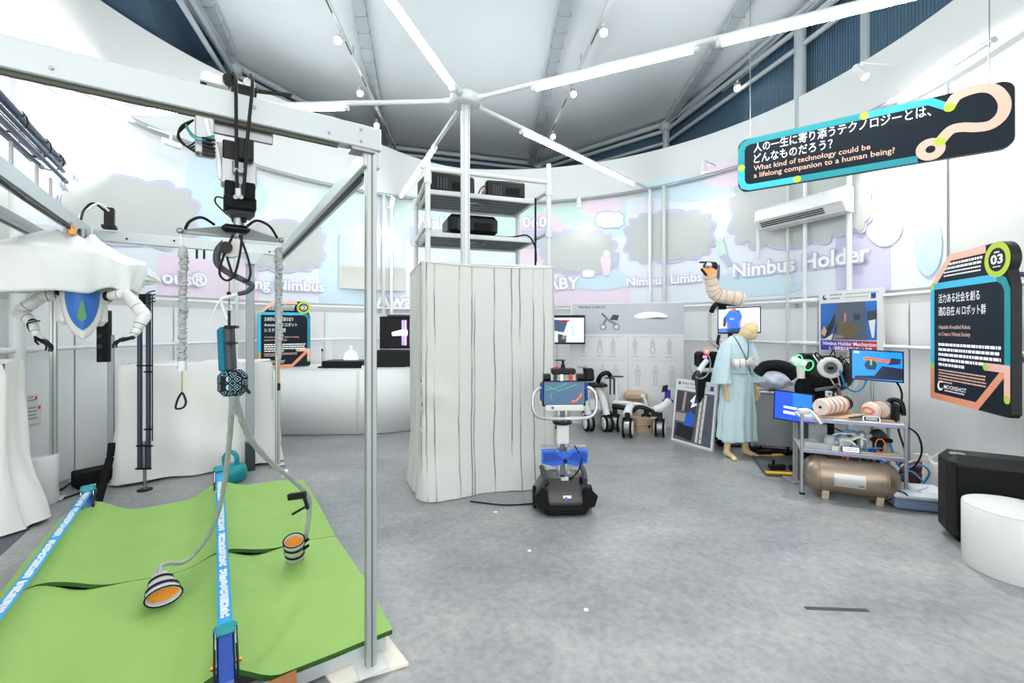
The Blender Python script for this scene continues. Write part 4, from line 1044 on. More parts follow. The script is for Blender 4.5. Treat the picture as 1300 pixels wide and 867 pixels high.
# ================================================================== curtained projector tower
TA = R_(18.7); T0 = Vector((-.785, 3.89, 0))
TM = Matrix.Translation(T0) @ Matrix.Rotation(TA, 4, 'Z')
def stripes():
    m = bpy.data.materials.new('striped_curtain_fabric'); m.use_nodes = True; nt = m.node_tree; b = nt.nodes['Principled BSDF']; b.inputs['Roughness'].default_value = .9
    uv = nt.nodes.new('ShaderNodeUVMap'); sp = nt.nodes.new('ShaderNodeSeparateXYZ'); nt.links.new(uv.outputs[0], sp.inputs[0])
    nz = nt.nodes.new('ShaderNodeTexNoise'); nz.inputs['Scale'].default_value = 1.6; nz.inputs['Detail'].default_value = 2; nt.links.new(uv.outputs[0], nz.inputs['Vector'])
    wob = nt.nodes.new('ShaderNodeMath'); wob.operation = 'MULTIPLY_ADD'; wob.inputs[1].default_value = .05; nt.links.new(nz.outputs['Fac'], wob.inputs[0]); nt.links.new(sp.outputs['X'], wob.inputs[2])
    vo = nt.nodes.new('ShaderNodeTexVoronoi'); vo.voronoi_dimensions = '1D'; vo.inputs['Scale'].default_value = 8.; vo.inputs['Randomness'].default_value = 1.
    nt.links.new(wob.outputs[0], vo.inputs['W'])
    line = nt.nodes.new('ShaderNodeMapRange'); line.inputs['From Min'].default_value = .0; line.inputs['From Max'].default_value = .075; line.inputs['To Min'].default_value = 1; line.inputs['To Max'].default_value = 0
    nt.links.new(vo.outputs['Distance'], line.inputs[0])
    # broken stripes: fade each one over part of its height
    cmb = nt.nodes.new('ShaderNodeCombineXYZ'); sx = nt.nodes.new('ShaderNodeMath'); sx.operation = 'MULTIPLY'; sx.inputs[1].default_value = 6; nt.links.new(sp.outputs['X'], sx.inputs[0])
    nt.links.new(sx.outputs[0], cmb.inputs[0]); nt.links.new(sp.outputs['Y'], cmb.inputs[1])
    n2 = nt.nodes.new('ShaderNodeTexNoise'); n2.inputs['Scale'].default_value = 1.3; n2.inputs['Detail'].default_value = 2; nt.links.new(cmb.outputs[0], n2.inputs['Vector'])
    mk = nt.nodes.new('ShaderNodeMapRange'); mk.inputs['From Min'].default_value = .36; mk.inputs['From Max'].default_value = .55; nt.links.new(n2.outputs['Fac'], mk.inputs[0])
    mul = nt.nodes.new('ShaderNodeMath'); mul.operation = 'MULTIPLY'; nt.links.new(line.outputs[0], mul.inputs[0]); nt.links.new(mk.outputs[0], mul.inputs[1])
    m2 = nt.nodes.new('ShaderNodeMath'); m2.operation = 'MULTIPLY'; m2.inputs[1].default_value = .95; nt.links.new(mul.outputs[0], m2.inputs[0])
    mx = nt.nodes.new('ShaderNodeMix'); mx.data_type = 'RGBA'; mx.inputs['A'].default_value = S(212, 214, 210); mx.inputs['B'].default_value = S(84, 66, 84)
    nt.links.new(m2.outputs[0], mx.inputs['Factor']); nt.links.new(mx.outputs['Result'], b.inputs['Base Color'])
    n3 = nt.nodes.new('ShaderNodeTexNoise'); n3.inputs['Scale'].default_value = 7; n3.inputs['Detail'].default_value = 4; nt.links.new(cmb.outputs[0], n3.inputs['Vector'])
    bp = nt.nodes.new('ShaderNodeBump'); bp.inputs['Strength'].default_value = .35; bp.inputs['Distance'].default_value = .012
    nt.links.new(n3.outputs['Fac'], bp.inputs['Height']); nt.links.new(bp.outputs[0], b.inputs['Normal'])
    return m
tow = thing('projector_tower', 'white pipe scaffold tower with two shelves of projectors above a curtain', 'scaffold', T0, TA)
TW, TD = 1.25, 1.0
for (x, y, zt_) in ((.05, .06, 3.05), (TW-.02, .06, 3.12), (.05, TD-.02, 2.92), (TW-.02, TD-.02, 2.9)):
    MB().cyl((x, y, .02), (x, y, zt_), .024, n=12).build('post', WHITE, tow)
    for z in (2.86, 2.45): MB().cyl((x, y, z-.05), (x, y, z+.05), .034, n=12).build('coupling', WHITE, tow)
MB().cyl((.05, .06, 2.94), (TW-.02, .06, 2.94), .022, n=10).build('top_rail', WHITE, tow)
for x in (.05, TW-.02):
    for z in (2.86, 2.45): MB().cyl((x, .06, z), (x, TD-.02, z), .02, n=10).build('side_rail', WHITE, tow)
MB().cyl((.05, TD-.02, 2.1), (TW-.02, TD-.02, 2.1), .02, n=10).build('cross_rail', WHITE, tow)
MB().cyl((.05, .06, 2.1), (TW-.02, .06, 2.1), .02, n=10).build('cross_rail', WHITE, tow)
SLAT = mat('dark_shelf_slat', S(84, 92, 96), .5, .2)
for z in (2.83, 2.42):
    sh = MB().box((.64, .37, z), (1.12, .03, .045), b=.004).build('shelf', WHITE, tow)
    MB().box((.64, .98, z), (1.12, .03, .045), b=.004).build('shelf_rail', WHITE, sh)
    for x in (.09, 1.19): MB().box((x, .675, z), (.03, .6, .045), b=.004).build('shelf_rail', WHITE, sh)
    for k in range(6): MB().box((.64, .435+.096*k, z+.004), (1.08, .082, .02), b=.004).build('slat', SLAT, sh)
    MB().tube([(.5, .55, z-.03), (.6, .5, z-.03), (.72, .56, z-.03), (.66, .66, z-.03), (.54, .62, z-.03)], .007, 6, closed=True).build('locking_hook', LGREY, sh)
# curtain
cur = thing('curtain', 'off-white curtain with thin dark vertical stripes wrapped around the tower', 'curtain', T0, TA)
W2, D2, H2 = 1.29, 1.06, 2.09
per = 2*(W2+D2); rn = random.Random(5); phs = [rn.uniform(0, 6.28) for _ in range(10)]
def curt(u, v):
    s = (u % 1)*per
    if s < W2: x, y, nx, ny, c = s, 0, 0, -1, min(s, W2-s)
    elif s < W2+D2: x, y, nx, ny, c = W2, s-W2, 1, 0, min(s-W2, W2+D2-s)
    elif s < 2*W2+D2: x, y, nx, ny, c = W2-(s-W2-D2), D2, 0, 1, .3
    else: x, y, nx, ny, c = 0, D2-(s-2*W2-D2), -1, 0, min(s-2*W2-D2, per-s)
    k = 1-v
    off = .004*math.sin(s*22+phs[0]+k*1.5)+.003*math.sin(s*41+phs[1]-k*3)+.010*math.sin(s*6+phs[2]+k*2)
    off *= .35+.9*k
    off += .018*math.exp(-((v-.42)/.10)**2)*math.sin(s*7+v*30)*math.exp(-(s/.35)**2 if s < .6 else -9)
    off += .05*max(0, k-.82)/.18*(1 if ny == -1 or nx == -1 else .6)*(1+.4*math.sin(s*8))
    off -= .012*math.sin(PI*min(1, c/.3))*v
    sag = -.025*math.sin(PI*min(1, s/W2)) if s < W2 else 0
    z = .006+H2*v+sag*v**8
    inn = .035*max(0, (.05-c)/.05)
    return Vector((x+nx*(off-inn)-.02, y+ny*(off-inn)-.03, z))
NU, NV = 200, 60
cm_ = MB(); cm_.grid(curt, NU, NV, closeu=True)
co = cm_.build('cloth', stripes(), cur)
uvl = co.data.uv_layers.new(name='UVMap')
for poly in co.data.polygons:
    for li in poly.loop_indices:
        vi = co.data.loops[li].vertex_index; i, j = vi % NU, vi//NU
        uu = i/NU*per
        if i == 0 and any((co.data.loops[q].vertex_index % NU) == NU-1 for q in poly.loop_indices): uu = per
        uvl.data[li].uv = (uu, j/(NV-1)*H2)
topm = MB(); tops = [curt(i/60, 1) for i in range(60)]
topm.tube(tops, .008, 6, closed=True).build('top_hem', mat('hem_cloth', S(222, 222, 218), .9), cur)
# projectors
def projector(c, w_, d_, h_, rz, label, rounded=.02):
    p = TM @ Vector(c); t = thing('projector', label, 'projector', p, TA+rz, 'projectors on the tower shelves')
    MB().box((0, 0, h_/2+.012), (w_, d_, h_), b=rounded).build('body', BLACK, t)
    for k in range(4): MB().box((-w_*.3+k*w_*.06, -d_/2-.002, h_*.5), (w_*.025, .006, h_*.55)).build('vent_slat', DGREY, t)
    MB().cyl((w_*.22, d_/2-.01, h_*.5), (w_*.22, d_/2+.04, h_*.5), h_*.3, n=18).build('lens', DGREY, t)
    MB().box((w_*.18, -d_/2-.002, h_*.45), (w_*.35, .006, h_*.4), b=.002).build('connector_panel', BLACKM, t)
    for sx in (-1, 1): MB().cyl((sx*w_*.4, -d_*.3, 0), (sx*w_*.4, -d_*.3, .014), .018, n=10).build('foot', RUBBER, t)
projector((.32, .66, 2.853), .50, .4, .20, .15, 'large black projector on the upper tower shelf left of the mast')
projector((.93, .62, 2.853), .42, .36, .18, -.12, 'black projector on the upper tower shelf right of the mast')
projector((.56, .60, 2.443), .52, .40, .20, 0, 'wide black projector alone on the lower tower shelf', .04)
tag(MB(TM).tube(spline([(.72, .45, 2.46), (.95, .4, 2.45), (1.12, .36, 2.47), (1.2, .345, 2.35), (1.21, .34, 2.2)], 6), .009, 6).build('projector_cable', CABLE), 'black cable running from the lower projector along its shelf', 'cable')
tag(MB(TM).cyl((1.2, .335, 2.86), (1.2, .335, 2.05), .011, n=8).build('projector_cable', CABLE), 'black cable hanging straight down beside the tower shelves', 'cable')
for (x, y, w_) in ((.30, .42, .28), (.9, .44, .25)):
    tag(MB(TM).box((x, y+.02, 2.857), (w_, .09, .008), b=.002).build('shelf_packing', CARD), 'thin brown board under the %s projector on the upper shelf' % ('larger' if x < .5 else 'smaller'), 'board')
tag(MB(TM).tube(spline([(.62, .5, 2.87), (.66, .48, 2.96), (.72, .5, 2.98), (.74, .55, 2.9)], 6), .008, 6).tube(spline([(.64, .5, 2.87), (.69, .47, 2.92), (.73, .5, 2.93), (.76, .52, 2.88)], 6), .006, 6).build('cable_coil', mat('orange_black_cable', S(140, 80, 40), .5)), 'small orange and dark cable coil between the two upper projectors', 'cable')

# ================================================================== counter with displays
cp = spline([fl(318, 554), fl(370, 552.5), fl(420, 552), fl(454, 551.5), fl(500, 549), fl(560, 541), fl(610, 534)], 8)
ctr = thing('counter', 'long white curved counter standing along the back wall', 'counter', cp[20])
CW = mat('counter_white', S(238, 240, 240), .35)
CZ = .93
nsplit = 24
for (i0, i1) in ((0, nsplit), (nsplit, len(cp)-1)):
    seg = cp[i0:i1+1]
    MB().grid(lambda u, v: seg[min(len(seg)-1, round(u*(len(seg)-1)))]+Vector((0, 0, .01+(CZ-.03)*v)), len(seg), 2).build('front_panel', CW, ctr, world=True, solid=.02, offset=1)
backs = [wpt(wallhit(650+F_PX*p.x/p.y, 500)[0], WR-.06) for p in cp]
topv = [p+Vector((0, -.02, CZ)) for p in cp]+[Vector((q.x, q.y, CZ)) for q in backs]
n = len(cp); mb = MB()
mb._add(topv+[p-Vector((0, 0, .03)) for p in topv], [(i, i+1, n+i+1, n+i) for i in range(n-1)]+[(2*n+i, 2*n+n+i, 2*n+n+i+1, 2*n+i+1) for i in range(n-1)]+[(i, 2*n+i, 2*n+i+1, i+1) for i in range(n-1)], False)
mb.build('worktop', CW, ctr, world=True)
def ctop(u, d=.15):
    i = min(range(len(cp)), key=lambda k: abs(650+F_PX*cp[k].x/cp[k].y-u)); q = cp[i]; k = (q.y+d)/q.y
    return Vector((q.x*k, q.y+d, CZ+.002))
# microphone
mp_ = ctop(407, .12); mt = thing('microphone', 'small black gooseneck microphone on the counter', 'microphone', mp_)
MB().box(mp_+Vector((0, 0, .012)), (.1, .07, .02), b=.006).build('base', BLACK, mt, world=True)
MB().cyl(mp_+Vector((0, 0, .02)), mp_+Vector((.005, 0, .24)), .005, n=8).build('neck', BLACK, mt, world=True)
MB().ball(mp_+Vector((.005, 0, .255)), (.014, .014, .024), 12).build('head', BLACK, mt, world=True)
q = ctop(412, .1); tag(MB().box(q+Vector((.04, 0, .025)), (.06, .04, .05), .3, b=.01).cyl(q+Vector((.04, -.02, .025)), q+Vector((.04, -.035, .025)), .014, n=12).build('small_camera', BLACK), 'tiny black and white camera cube beside the microphone', 'camera')
# hologram display A
hp_ = ctop(438, .25); ha = thing('hologram_display', 'low black hologram base with a clear panel showing a glowing figure', 'display', hp_)
MB().box(hp_+Vector((.03, 0, .05)), (.56, .36, .10), b=.008).build('base', BLACK, ha, world=True)
MB().box(hp_+Vector((.03, .12, .25)), (.48, .008, .32)).build('clear_panel', GLASSY, ha, world=True)
HOLO = mat('hologram_glow', S(190, 215, 235), .4, emit=.6, ecol=S(200, 225, 245))
HOLOY = mat('hologram_yellow', S(232, 240, 190), .4, emit=.5, ecol=S(225, 235, 170))
c0 = hp_+Vector((.06, .1, .1))
MB().prism([(-.11, 0), (-.085, .1), (-.03, .14), (.03, .14), (.085, .1), (.11, 0)], .01, c0, (1, 0, 0), (0, 0, 1)).build('figure', HOLO, ha, world=True)
MB().ball(c0+Vector((0, 0, .18)), (.022, .012, .03), 10).build('figure_head', HOLO, ha, world=True)
for s in (-1, 1): MB().tube([c0+Vector((s*.03, -.012, .13)), c0+Vector((s*.08, -.012, .09)), c0+Vector((s*.1, -.012, .01))], .008, 6).build('figure_outline', HOLOY, ha, world=True)
q = ctop(457, .05); tag(MB().prism([(0, 0), (.06, 0), (.06, .035), (0, .035)], .004, q, (1, 0, 0), (0, .3, .95)).build('caption_card', INKW), 'small white caption card in front of the low hologram base', 'card')
# hologram display B
hb_ = ctop(506, .28); hb = thing('hologram_display', 'large black hologram cabinet showing a glowing purple rotating machine', 'display', hb_)
MB().box(hb_+Vector((0, -.02, .12)), (.68, .4, .24), b=.006).build('base', BLACK, hb, world=True)
MB().box(hb_+Vector((-.01, .15, .5)), (.66, .03, .5), b=.004).build('back_panel', BLACK, hb, world=True)
MB().box(hb_+Vector((0, .1, .76)), (.4, .1, .03), b=.004).build('hood', DGREY, hb, world=True)
PUR = mat('hologram_purple', S(130, 120, 230), .4, emit=1.2, ecol=S(140, 125, 240)); PNK = mat('hologram_pink', S(240, 160, 220), .4, emit=1.2, ecol=S(245, 170, 225))
zc = hb_+Vector((.0, .05, .5))
MB().cyl(zc+Vector((.04, 0, -.19)), zc+Vector((.04, 0, .19)), .018, n=12).build('image_shaft', PUR, hb, world=True)
MB().cyl(zc+Vector((.08, 0, -.19)), zc+Vector((.08, 0, .19)), .014, n=12).build('image_shaft', PNK, hb, world=True)
MB().tube([zc+Vector((-.12, 0, -.02)), zc+Vector((.02, 0, 0)), zc+Vector((.1, 0, 0))], [.03, .045, .05], 14).build('image_nozzle', mat('hologram_white', S(240, 235, 250), .4, emit=1., ecol=S(235, 225, 250)), hb, world=True)
MB().box(zc+Vector((.15, .05, 0)), (.03, .02, .42)).build('light_strip', OFFW, hb, world=True)
q = ctop(512, .02); tag(MB().prism([(0, 0), (.07, 0), (.07, .045), (0, .045)], .004, q, (1, 0, 0), (0, .3, .95)).build('caption_card', INKW), 'small white caption card in front of the large black hologram cabinet', 'card')
# dark slim cabinet behind the tower edge
q = ctop(532, .2); tag(MB().box(q+Vector((.05, .1, .33)), (.1, .1, .66), b=.004).box(q+Vector((.05, .03, .2)), (.06, .05, .3), b=.004).build('tall_display', BLACK), 'tall slim black display standing on the counter half behind the tower', 'display')

# ================================================================== information signs
SIGNK = mat('sign_dark_face', S(22, 34, 44), .55, var=.06, vscale=2, spec=.2)
SIGNE = mat('sign_black_edge', S(10, 11, 14), .4)
SB = {k: mat('sign_'+k, S(*c), .4) for k, c in dict(cyan=(60, 196, 236), teal=(0, 150, 160), salmon=(250, 198, 178), orange=(244, 158, 124), lime=(190, 214, 60), deep=(20, 110, 130)).items()}
class Face:
    """a flat face with its own 2-D axes; x along ux, y along uy, lift towards the viewer"""
    def __init__(s, o, ux, uy): s.o = Vector(o); s.ux = Vector(ux).normalized(); s.uy = Vector(uy).normalized(); s.n = s.ux.cross(s.uy)
    def p(s, x, y, l=0.): return s.o+s.ux*x+s.uy*y+s.n*l
    def px(s, u, v):
        d = Vector(((u-650)/F_PX, 1, -(v-HZ)/F_PX)); c = Vector((0, 0, CH))
        t = (s.o-c).dot(s.n)/d.dot(s.n); q = c+d*t-s.o
        return q.dot(s.ux), q.dot(s.uy)
    def poly(s, pts, l, d=.002): 
        mb = MB(); return mb.prism(pts, d, s.p(0, 0, l), s.ux, s.uy)
    def strip(s, pts, w_, l, d=.002, joints=True):
        P = [Vector((q[0], q[1])) for q in pts]; n = len(P); Lf = []; Rt_ = []
        for i in range(n):
            d0 = (P[i]-P[i-1]).normalized() if i else None; d1 = (P[i+1]-P[i]).normalized() if i < n-1 else None
            t0 = d0 or d1; t1 = d1 or d0
            n0 = Vector((-t0.y, t0.x)); n1 = Vector((-t1.y, t1.x)); m = (n0+n1); m = m.normalized() if m.length > 1e-6 else n0
            k = w_/2/max(.35, m.dot(n0)); Lf.append(P[i]+m*k); Rt_.append(P[i]-m*k)
        mb = MB(); vs = [s.p(q.x, q.y, l+d) for q in Lf+Rt_]+[s.p(q.x, q.y, l) for q in Lf+Rt_]; fs = []
        for i in range(n-1):
            fs += [(n+i, n+i+1, i+1, i), (i, i+1, 2*n+i+1, 2*n+i), (n+i+1, n+i, 3*n+i, 3*n+i+1)]
        fs += [(0, n, 3*n, 2*n), (n-1, 3*n-1, 4*n-1, 2*n-1)]
        mb._add(vs, [tuple(reversed(f)) for f in fs] if False else fs, False)
        return mb
    def disc(s, x, y, r, l, d=.002, n=28): return s.poly([(x+r*math.cos(2*PI*k/n), y+r*math.sin(2*PI*k/n)) for k in range(n)], l, d)
    def text(s, body, x, y, h, l, off=.0, width=None): return text_mb(body, flatmap(s.p(x, y, l), s.ux, s.uy), h, off, width)
    def rows(s, rows, l, seed): return lines_mb(s.p(0, 0, l), s.ux, s.uy, rows, 0, seed)
def info_sign(label, o, ux, W, H, heads, subs, n_jp, number, n_en=5):
    t = thing('information_sign', label, 'sign', o)
    f = Face(o, ux, (0, 0, 1)); k = W; B = lambda mb, nm_, m, pr=t: mb.build(nm_, m, pr, world=True)
    hh = H/W
    xc, yc, rc = .865*k, (hh-.135)*k, .135*k
    out = [(0, .03*k), (.03*k, 0), (.97*k, 0), (k, .03*k), (k, (hh-.34)*k)]
    out += [(xc+rc*math.cos(a), yc+rc*math.sin(a)) for a in [R_(-40+10*i) for i in range(14)]]+[(.28*k, hh*k-.01*k), (0, (hh-.26)*k)]
    B(f.poly(out, -.05*k*1.2, .05*k*1.2), 'board', SIGNE)
    ins = [(x*.985+.0075*k, y*.985+.0075*k) for x, y in out]
    fc = B(f.poly(ins, .0005, .0012), 'face', SIGNK)
    w_ = .058*k; l = .002
    yb = (hh-.27)*k
    B(f.strip([(.03*k, yb), (.29*k, (hh-.035)*k), (.74*k, (hh-.035)*k)], w_, l), 'salmon_band', SB['salmon'])
    B(f.strip([(.03*k, yb), (.03*k, .30*k)], w_, l), 'cyan_band', SB['cyan'])
    B(f.strip([(.03*k, yb), (.86*k, yb)], w_, l+.0004), 'cyan_band', SB['cyan'])
    B(f.strip([(.86*k, yb), (.93*k, yb-.03*k), (.967*k, yb-.1*k), (.967*k, .36*k)], w_, l), 'teal_band', SB['teal'])
    B(f.strip([(.03*k, .30*k), (.03*k, .03*k), (.64*k, .03*k), (.955*k, .35*k)], w_, l+.0004), 'orange_band', SB['orange'])
    B(f.strip([(.74*k, .355*k), (.965*k, .355*k), (.965*k, .13*k)], w_, l+.0008), 'arrow_head', SB['salmon'])
    for (x, y) in ((.03*k, yb), (.03*k, .30*k), (.74*k, .355*k), (.965*k, .13*k)): B(f.disc(x, y, w_*.52, l+.0012), 'lime_dot', SB['lime'])
    B(f.disc(xc, yc, rc, l+.0016), 'ring', SB['lime']); B(f.disc(xc, yc, rc*.66, l+.0022, .002), 'ring_centre', SIGNK)
    B(f.text(number, xc-rc*.48, yc-rc*.22, rc*.5, l+.0046, .03, width=rc*.96), 'number', INKW)
    B(f.rows([(xc-rc*.2, yc+rc*.38, rc*.4, rc*.08), (xc-rc*.3, yc-rc*.42, rc*.6, rc*.06)], l+.0046, 3), 'small_print', INKW)
    y = yb-.15*k
    for i, h in enumerate(heads):
        B(f.text(h, .12*k, y, .062*k, l, .004, width=(.55 if i == 0 else .62)*k if len(h) > 7 else .4*k), 'heading', INKW); y -= .115*k
    y -= .01*k
    for sline in subs:
        B(f.text(sline, .12*k, y, .034*k, l, .008, width=.012*k*len(sline)*1.35), 'subtitle', INKP); y -= .062*k
    y -= .03*k
    B(f.rows([(.12*k, y-.045*k*i, (.78 if i < n_jp-1 else .36)*k, .024*k) for i in range(n_jp)], l, 11), 'small_print', INKW); y -= .045*k*n_jp
    B(f.rows([(.12*k, y-.026*k*i, (.62 if i < n_en-1 else .2)*k, .012*k) for i in range(n_en)], l, 12), 'small_print', INKP)
    B(f.rows([(.2*k, hh*k-.10*k-.035*k*i, .5*k, .02*k) for i in range(2)]+[(.2*k, hh*k-.165*k-.03*k*i, .48*k, .012*k) for i in range(2)], l, 13), 'small_print', INKW)
    B(f.disc(.15*k, .13*k, .04*k, l), 'logo', INKW); B(f.disc(.165*k, .138*k, .028*k, l+.0018), 'logo_cut', SIGNK); B(f.disc(.17*k, .17*k, .012*k, l), 'logo', INKW)
    B(f.text('MOONSHOT', .205*k, .115*k, .036*k, l, .004, width=.3*k), 'logo_lettering', INKW)
    B(f.rows([(.21*k, .095*k, .27*k, .008*k)], l, 2), 'small_print', INKW)
    return t, f
a = at(327, 465, 6.16); b = at(394, 462, 6.55); a.z = b.z = CZ+.01
info_sign('dark information sign with orange and blue bands standing at the back of the counter', a, b-a, (b-a).length, (b-a).length*1.40,
          ['主体的な行動変容を促す', 'Awareness AI ロボット', 'システム開発'], ['Awareness AI Robotics System for leading', 'proactive behavior changes'], 4, '03', 3)
a = at(1182, 505, 3.72); b = at(1284, 533, 2.87); b.z = a.z
sgn, sf = info_sign('dark information sign with orange and blue bands mounted on the bright side wall', a, b-a, (b-a).length, (b-a).length*1.31,
          ['活力ある社会を創る', '適応自在 AI ロボット群'], ['Adaptable AI-enabled Robots', 'to Create a Vibrant Society'], 5, '03')
for (x, z) in ((.8, .95), (.82, .38)):
    q = sf.p(x, z, -.06); MB().cyl(q, Vector((3.98, q.y+.12, q.z)), .018, n=10).build('wall_bracket', DGREY, sgn, world=True)

# hanging question sign
H_ = .45; a = at(937, 243, 560*H_/65); b = at(1289, 188, 560*H_/87); a.z = b.z = (a.z+b.z)/2
hs = thing('hanging_sign', 'long dark hanging sign with Japanese lettering and a big salmon question mark', 'sign', a)
f = Face(a, b-a, (0, 0, 1)); W = (b-a).length; B = lambda mb, nm_, m: mb.build(nm_, m, hs, world=True)
B(f.poly(rrect(W, H_, .07, 5), -.04, .04), 'board', SIGNE); B(f.poly(rrect(W-.01, H_-.01, .066, 5, .005, .005), .0005, .001), 'face', SIGNK)
xq, yq = f.px(1190, 125); xe = f.px(1180, 122)[0]; l = .002; w_ = .05
x66 = f.px(1165, 131)[0]; xb = f.px(1165, 205)[0]; xd = f.px(1097, 145)[0]; xd2 = f.px(1012, 229)[0]
B(f.strip([(xd, H_-.027), (.09, H_-.027), (.045, H_-.045), (.027, H_-.09), (.027, H_*.48)], w_, l), 'teal_band', SB['teal'])
B(f.strip([(xd, H_-.027), (xe, H_-.027), f.px(1203, 136)], w_, l), 'cyan_band', SB['cyan'])
B(f.strip([(.027, H_*.48), (.027, .09), (.045, .045), (.09, .027), (xd2, .027)], w_, l), 'cyan_band', SB['cyan'])
B(f.strip([(xd2, .027), (xb, .027)], w_, l), 'teal_band', SB['teal'])
for (x, y) in ((xd, H_-.027), (.027, H_*.46), (xd2, .027)): B(f.disc(x, y, .028, l+.001), 'lime_dot', SB['lime'])
qp = [f.px(u, v) for u, v in ((1205, 136), (1213, 124), (1226, 117), (1245, 112), (1262, 114), (1273, 125), (1275, 137), (1270, 149), (1257, 159), (1240, 162), (1220, 162), (1206, 166), (1193, 180))]
B(f.strip([(p.x, p.y) for p in spline([Vector((*q, 0)) for q in qp], 5)], .062, l+.002), 'question_mark', SB['salmon'])
c = f.px(1181, 190); B(f.disc(*c, .078, l+.0045), 'question_dot', SB['salmon']); B(f.disc(*c, .026, l+.0068, .001), 'question_hole', SIGNK)
for q in ((1205, 137), (1193, 180)): B(f.disc(*f.px(*q), .03, l+.0068, .001), 'lime_dot', SB['lime'])
def sign_text(body, u0, v0, u1, h, m, off=.012):
    x0, y0 = f.px(u0, v0); x1, _ = f.px(u1, v0); B(f.text(body, x0, y0, h, l+.001, off, width=x1-x0), 'lettering', m)
sign_text('人の一生に寄り添うテクノロジーとは、', 957, 193, 1182, .062, INKW); sign_text('どんなものだろう？', 957, 207, 1057, .062, INKW)
sign_text('What kind of technology could be', 957, 217, 1105, .042, INKP, .01); sign_text('a lifelong companion to a human being?', 957, 226, 1136, .042, INKP, .01)
for (u) in (952, 1257):
    x, _ = f.px(u, 150); q = f.p(x, H_, -.02); MB().cyl(q, Vector((q.x, q.y, 5.5)), .004, n=6).build('hanging_wire', STEEL, hs, world=True)

# ================================================================== telepresence robot
rp0 = fl(719, 656); tr = thing('telepresence_robot', 'mobile robot with a screen, silver ring handle and blue mid fender on a black base', 'robot', rp0, R_(3))
ROBK = mat('glossy_black_shell', S(14, 15, 18), .28, coat=.4)
def bodyf(u, v):
    an = 2*PI*u; k = v
    ct, st = math.cos(an), math.sin(an); ex = .55
    x = .245*math.copysign(abs(ct)**ex, ct); y = .2*math.copysign(abs(st)**ex, st)
    sc = 1-.28*max(0, (k-.45)/.55)**1.5-.08*(1-min(1, k*6))
    scy = 1-.45*max(0, (k-.35)/.65)**1.2-.08*(1-min(1, k*6))
    return Vector((x*sc, y*scy+.2, .02+.26*k-.03*abs(ct)**6*k))
mb = MB(); mb.grid(bodyf, 48, 12, closeu=True); mb._add([bodyf(i/48, 1) for i in range(48)], [tuple(range(48))], False)
mb.build('base_shell', ROBK, tr)
for s in (-1, 1):
    MB().cyl((s*.2, .2, .09), (s*.246, .2, .09), .088, n=24).build('wheel', RUBBER, tr)
    MB().tube([(s*.16, .04, .27), (s*.17, .1, .29), (s*.17, .16, .32), (s*.17, .24, .325)], .022, 10).build('base_handle', DGREY, tr)
    MB().prism([(0, 0), (.1, .02), (.13, .1), (.06, .17), (.02, .16)], .02*s, (s*.13, .01, .05), (s, .12, 0), (0, .12, 1)).build('base_cheek', BLACKM, tr)
MB().box((0, .005, .05), (.34, .06, .07), b=.02).build('bumper', RUBBER, tr)
MB().box((.01, .012, .12), (.065, .004, .085), R=Matrix.Rotation(-.1, 3, 'X')).build('sticker', INKW, tr)
MB().box((.0, .009, .135), (.02, .004, .035), R=Matrix.Rotation(-.1, 3, 'X')).build('sticker_print', BLUE, tr)
MB().box((0, .08, .275), (.07, .03, .03), b=.006).build('status_light', CHROME, tr)
for s in (-.03, .03): MB().box((s, .2, .57), (.022, .04, .62), b=.003).build('column', ALU, tr)
MB().box((0, .21, .57), (.05, .03, .62), b=.002).build('column_back', MGREY, tr)
MB().box((.0, .17, .62), (.1, .03, .16), b=.004).build('column_cover', OFFW, tr)
MB().tube(arc_pts((0, .2, .715), .07, 0, 2*PI, 17, (1, 0, 0), (0, 1, 0))[:-1], .014, 8, closed=True).build('column_clamp', BLACK, tr)
for (cx) in (-1, 1):
    MB().prism([(0, -.055), (.09, -.075), (.185, -.05), (.19, .05), (.09, .055), (0, .03)], .06*1, (0, .12, .46), (cx, 0, 0), (0, 0, 1)).build('blue_fender', BLUE, tr) if cx > 0 else MB().prism([(-.19, -.05), (-.09, -.075), (0, -.055), (0, .03), (-.09, .055), (-.19, .05)], .06, (0, .12, .46), (1, 0, 0), (0, 0, 1)).build('blue_fender', BLUE, tr)
    MB().prism([(cx*.02, -.02), (cx*.17, -.035), (cx*.17, .03), (cx*.08, .035)], .01, (0, .055, .46), (1, 0, 0), (0, 0, 1)).build('fender_inlay', mat('deep_blue_plastic', S(18, 70, 170), .3), tr)
    MB().box((cx*.12, .15, .525), (.14, .05, .012), cx*.1, b=.003).build('fender_trim', LGREY, tr)
MB().cyl((0, .055, .43), (0, .04, .43), .016, n=14).build('front_camera', BLACK, tr)
MB().tube(spline([(.08, .08, .55), (.13, .05, .46), (.12, .05, .38), (.07, .06, .3), (.02, .08, .28)], 6), .006, 6).build('cable', CABLE, tr)
for s in (-1, 1):
    MB().tube(spline([(s*.13, .13, 1.0), (s*.20, .10, 1.02), (s*.255, .08, .97), (s*.26, .07, .86), (s*.22, .07, .79), (s*.12, .1, .765), (0, .12, .76)], 7), .014, 10).build('ring_handle', ALU, tr)
    MB().box((s*.185, .12, .985), (.025, .06, .15), b=.008).build('screen_cheek', NAVY, tr)
SCR = mat('screen_teal_blue', S(62, 92, 120), .2, emit=.35, ecol=S(62, 92, 120))
MB().box((0, .12, .97), (.36, .05, .21), b=.008).build('screen_housing', BLACK, tr)
sc_ = MB().box((0, .094, .975), (.335, .004, .185)).build('screen', SCR, tr)
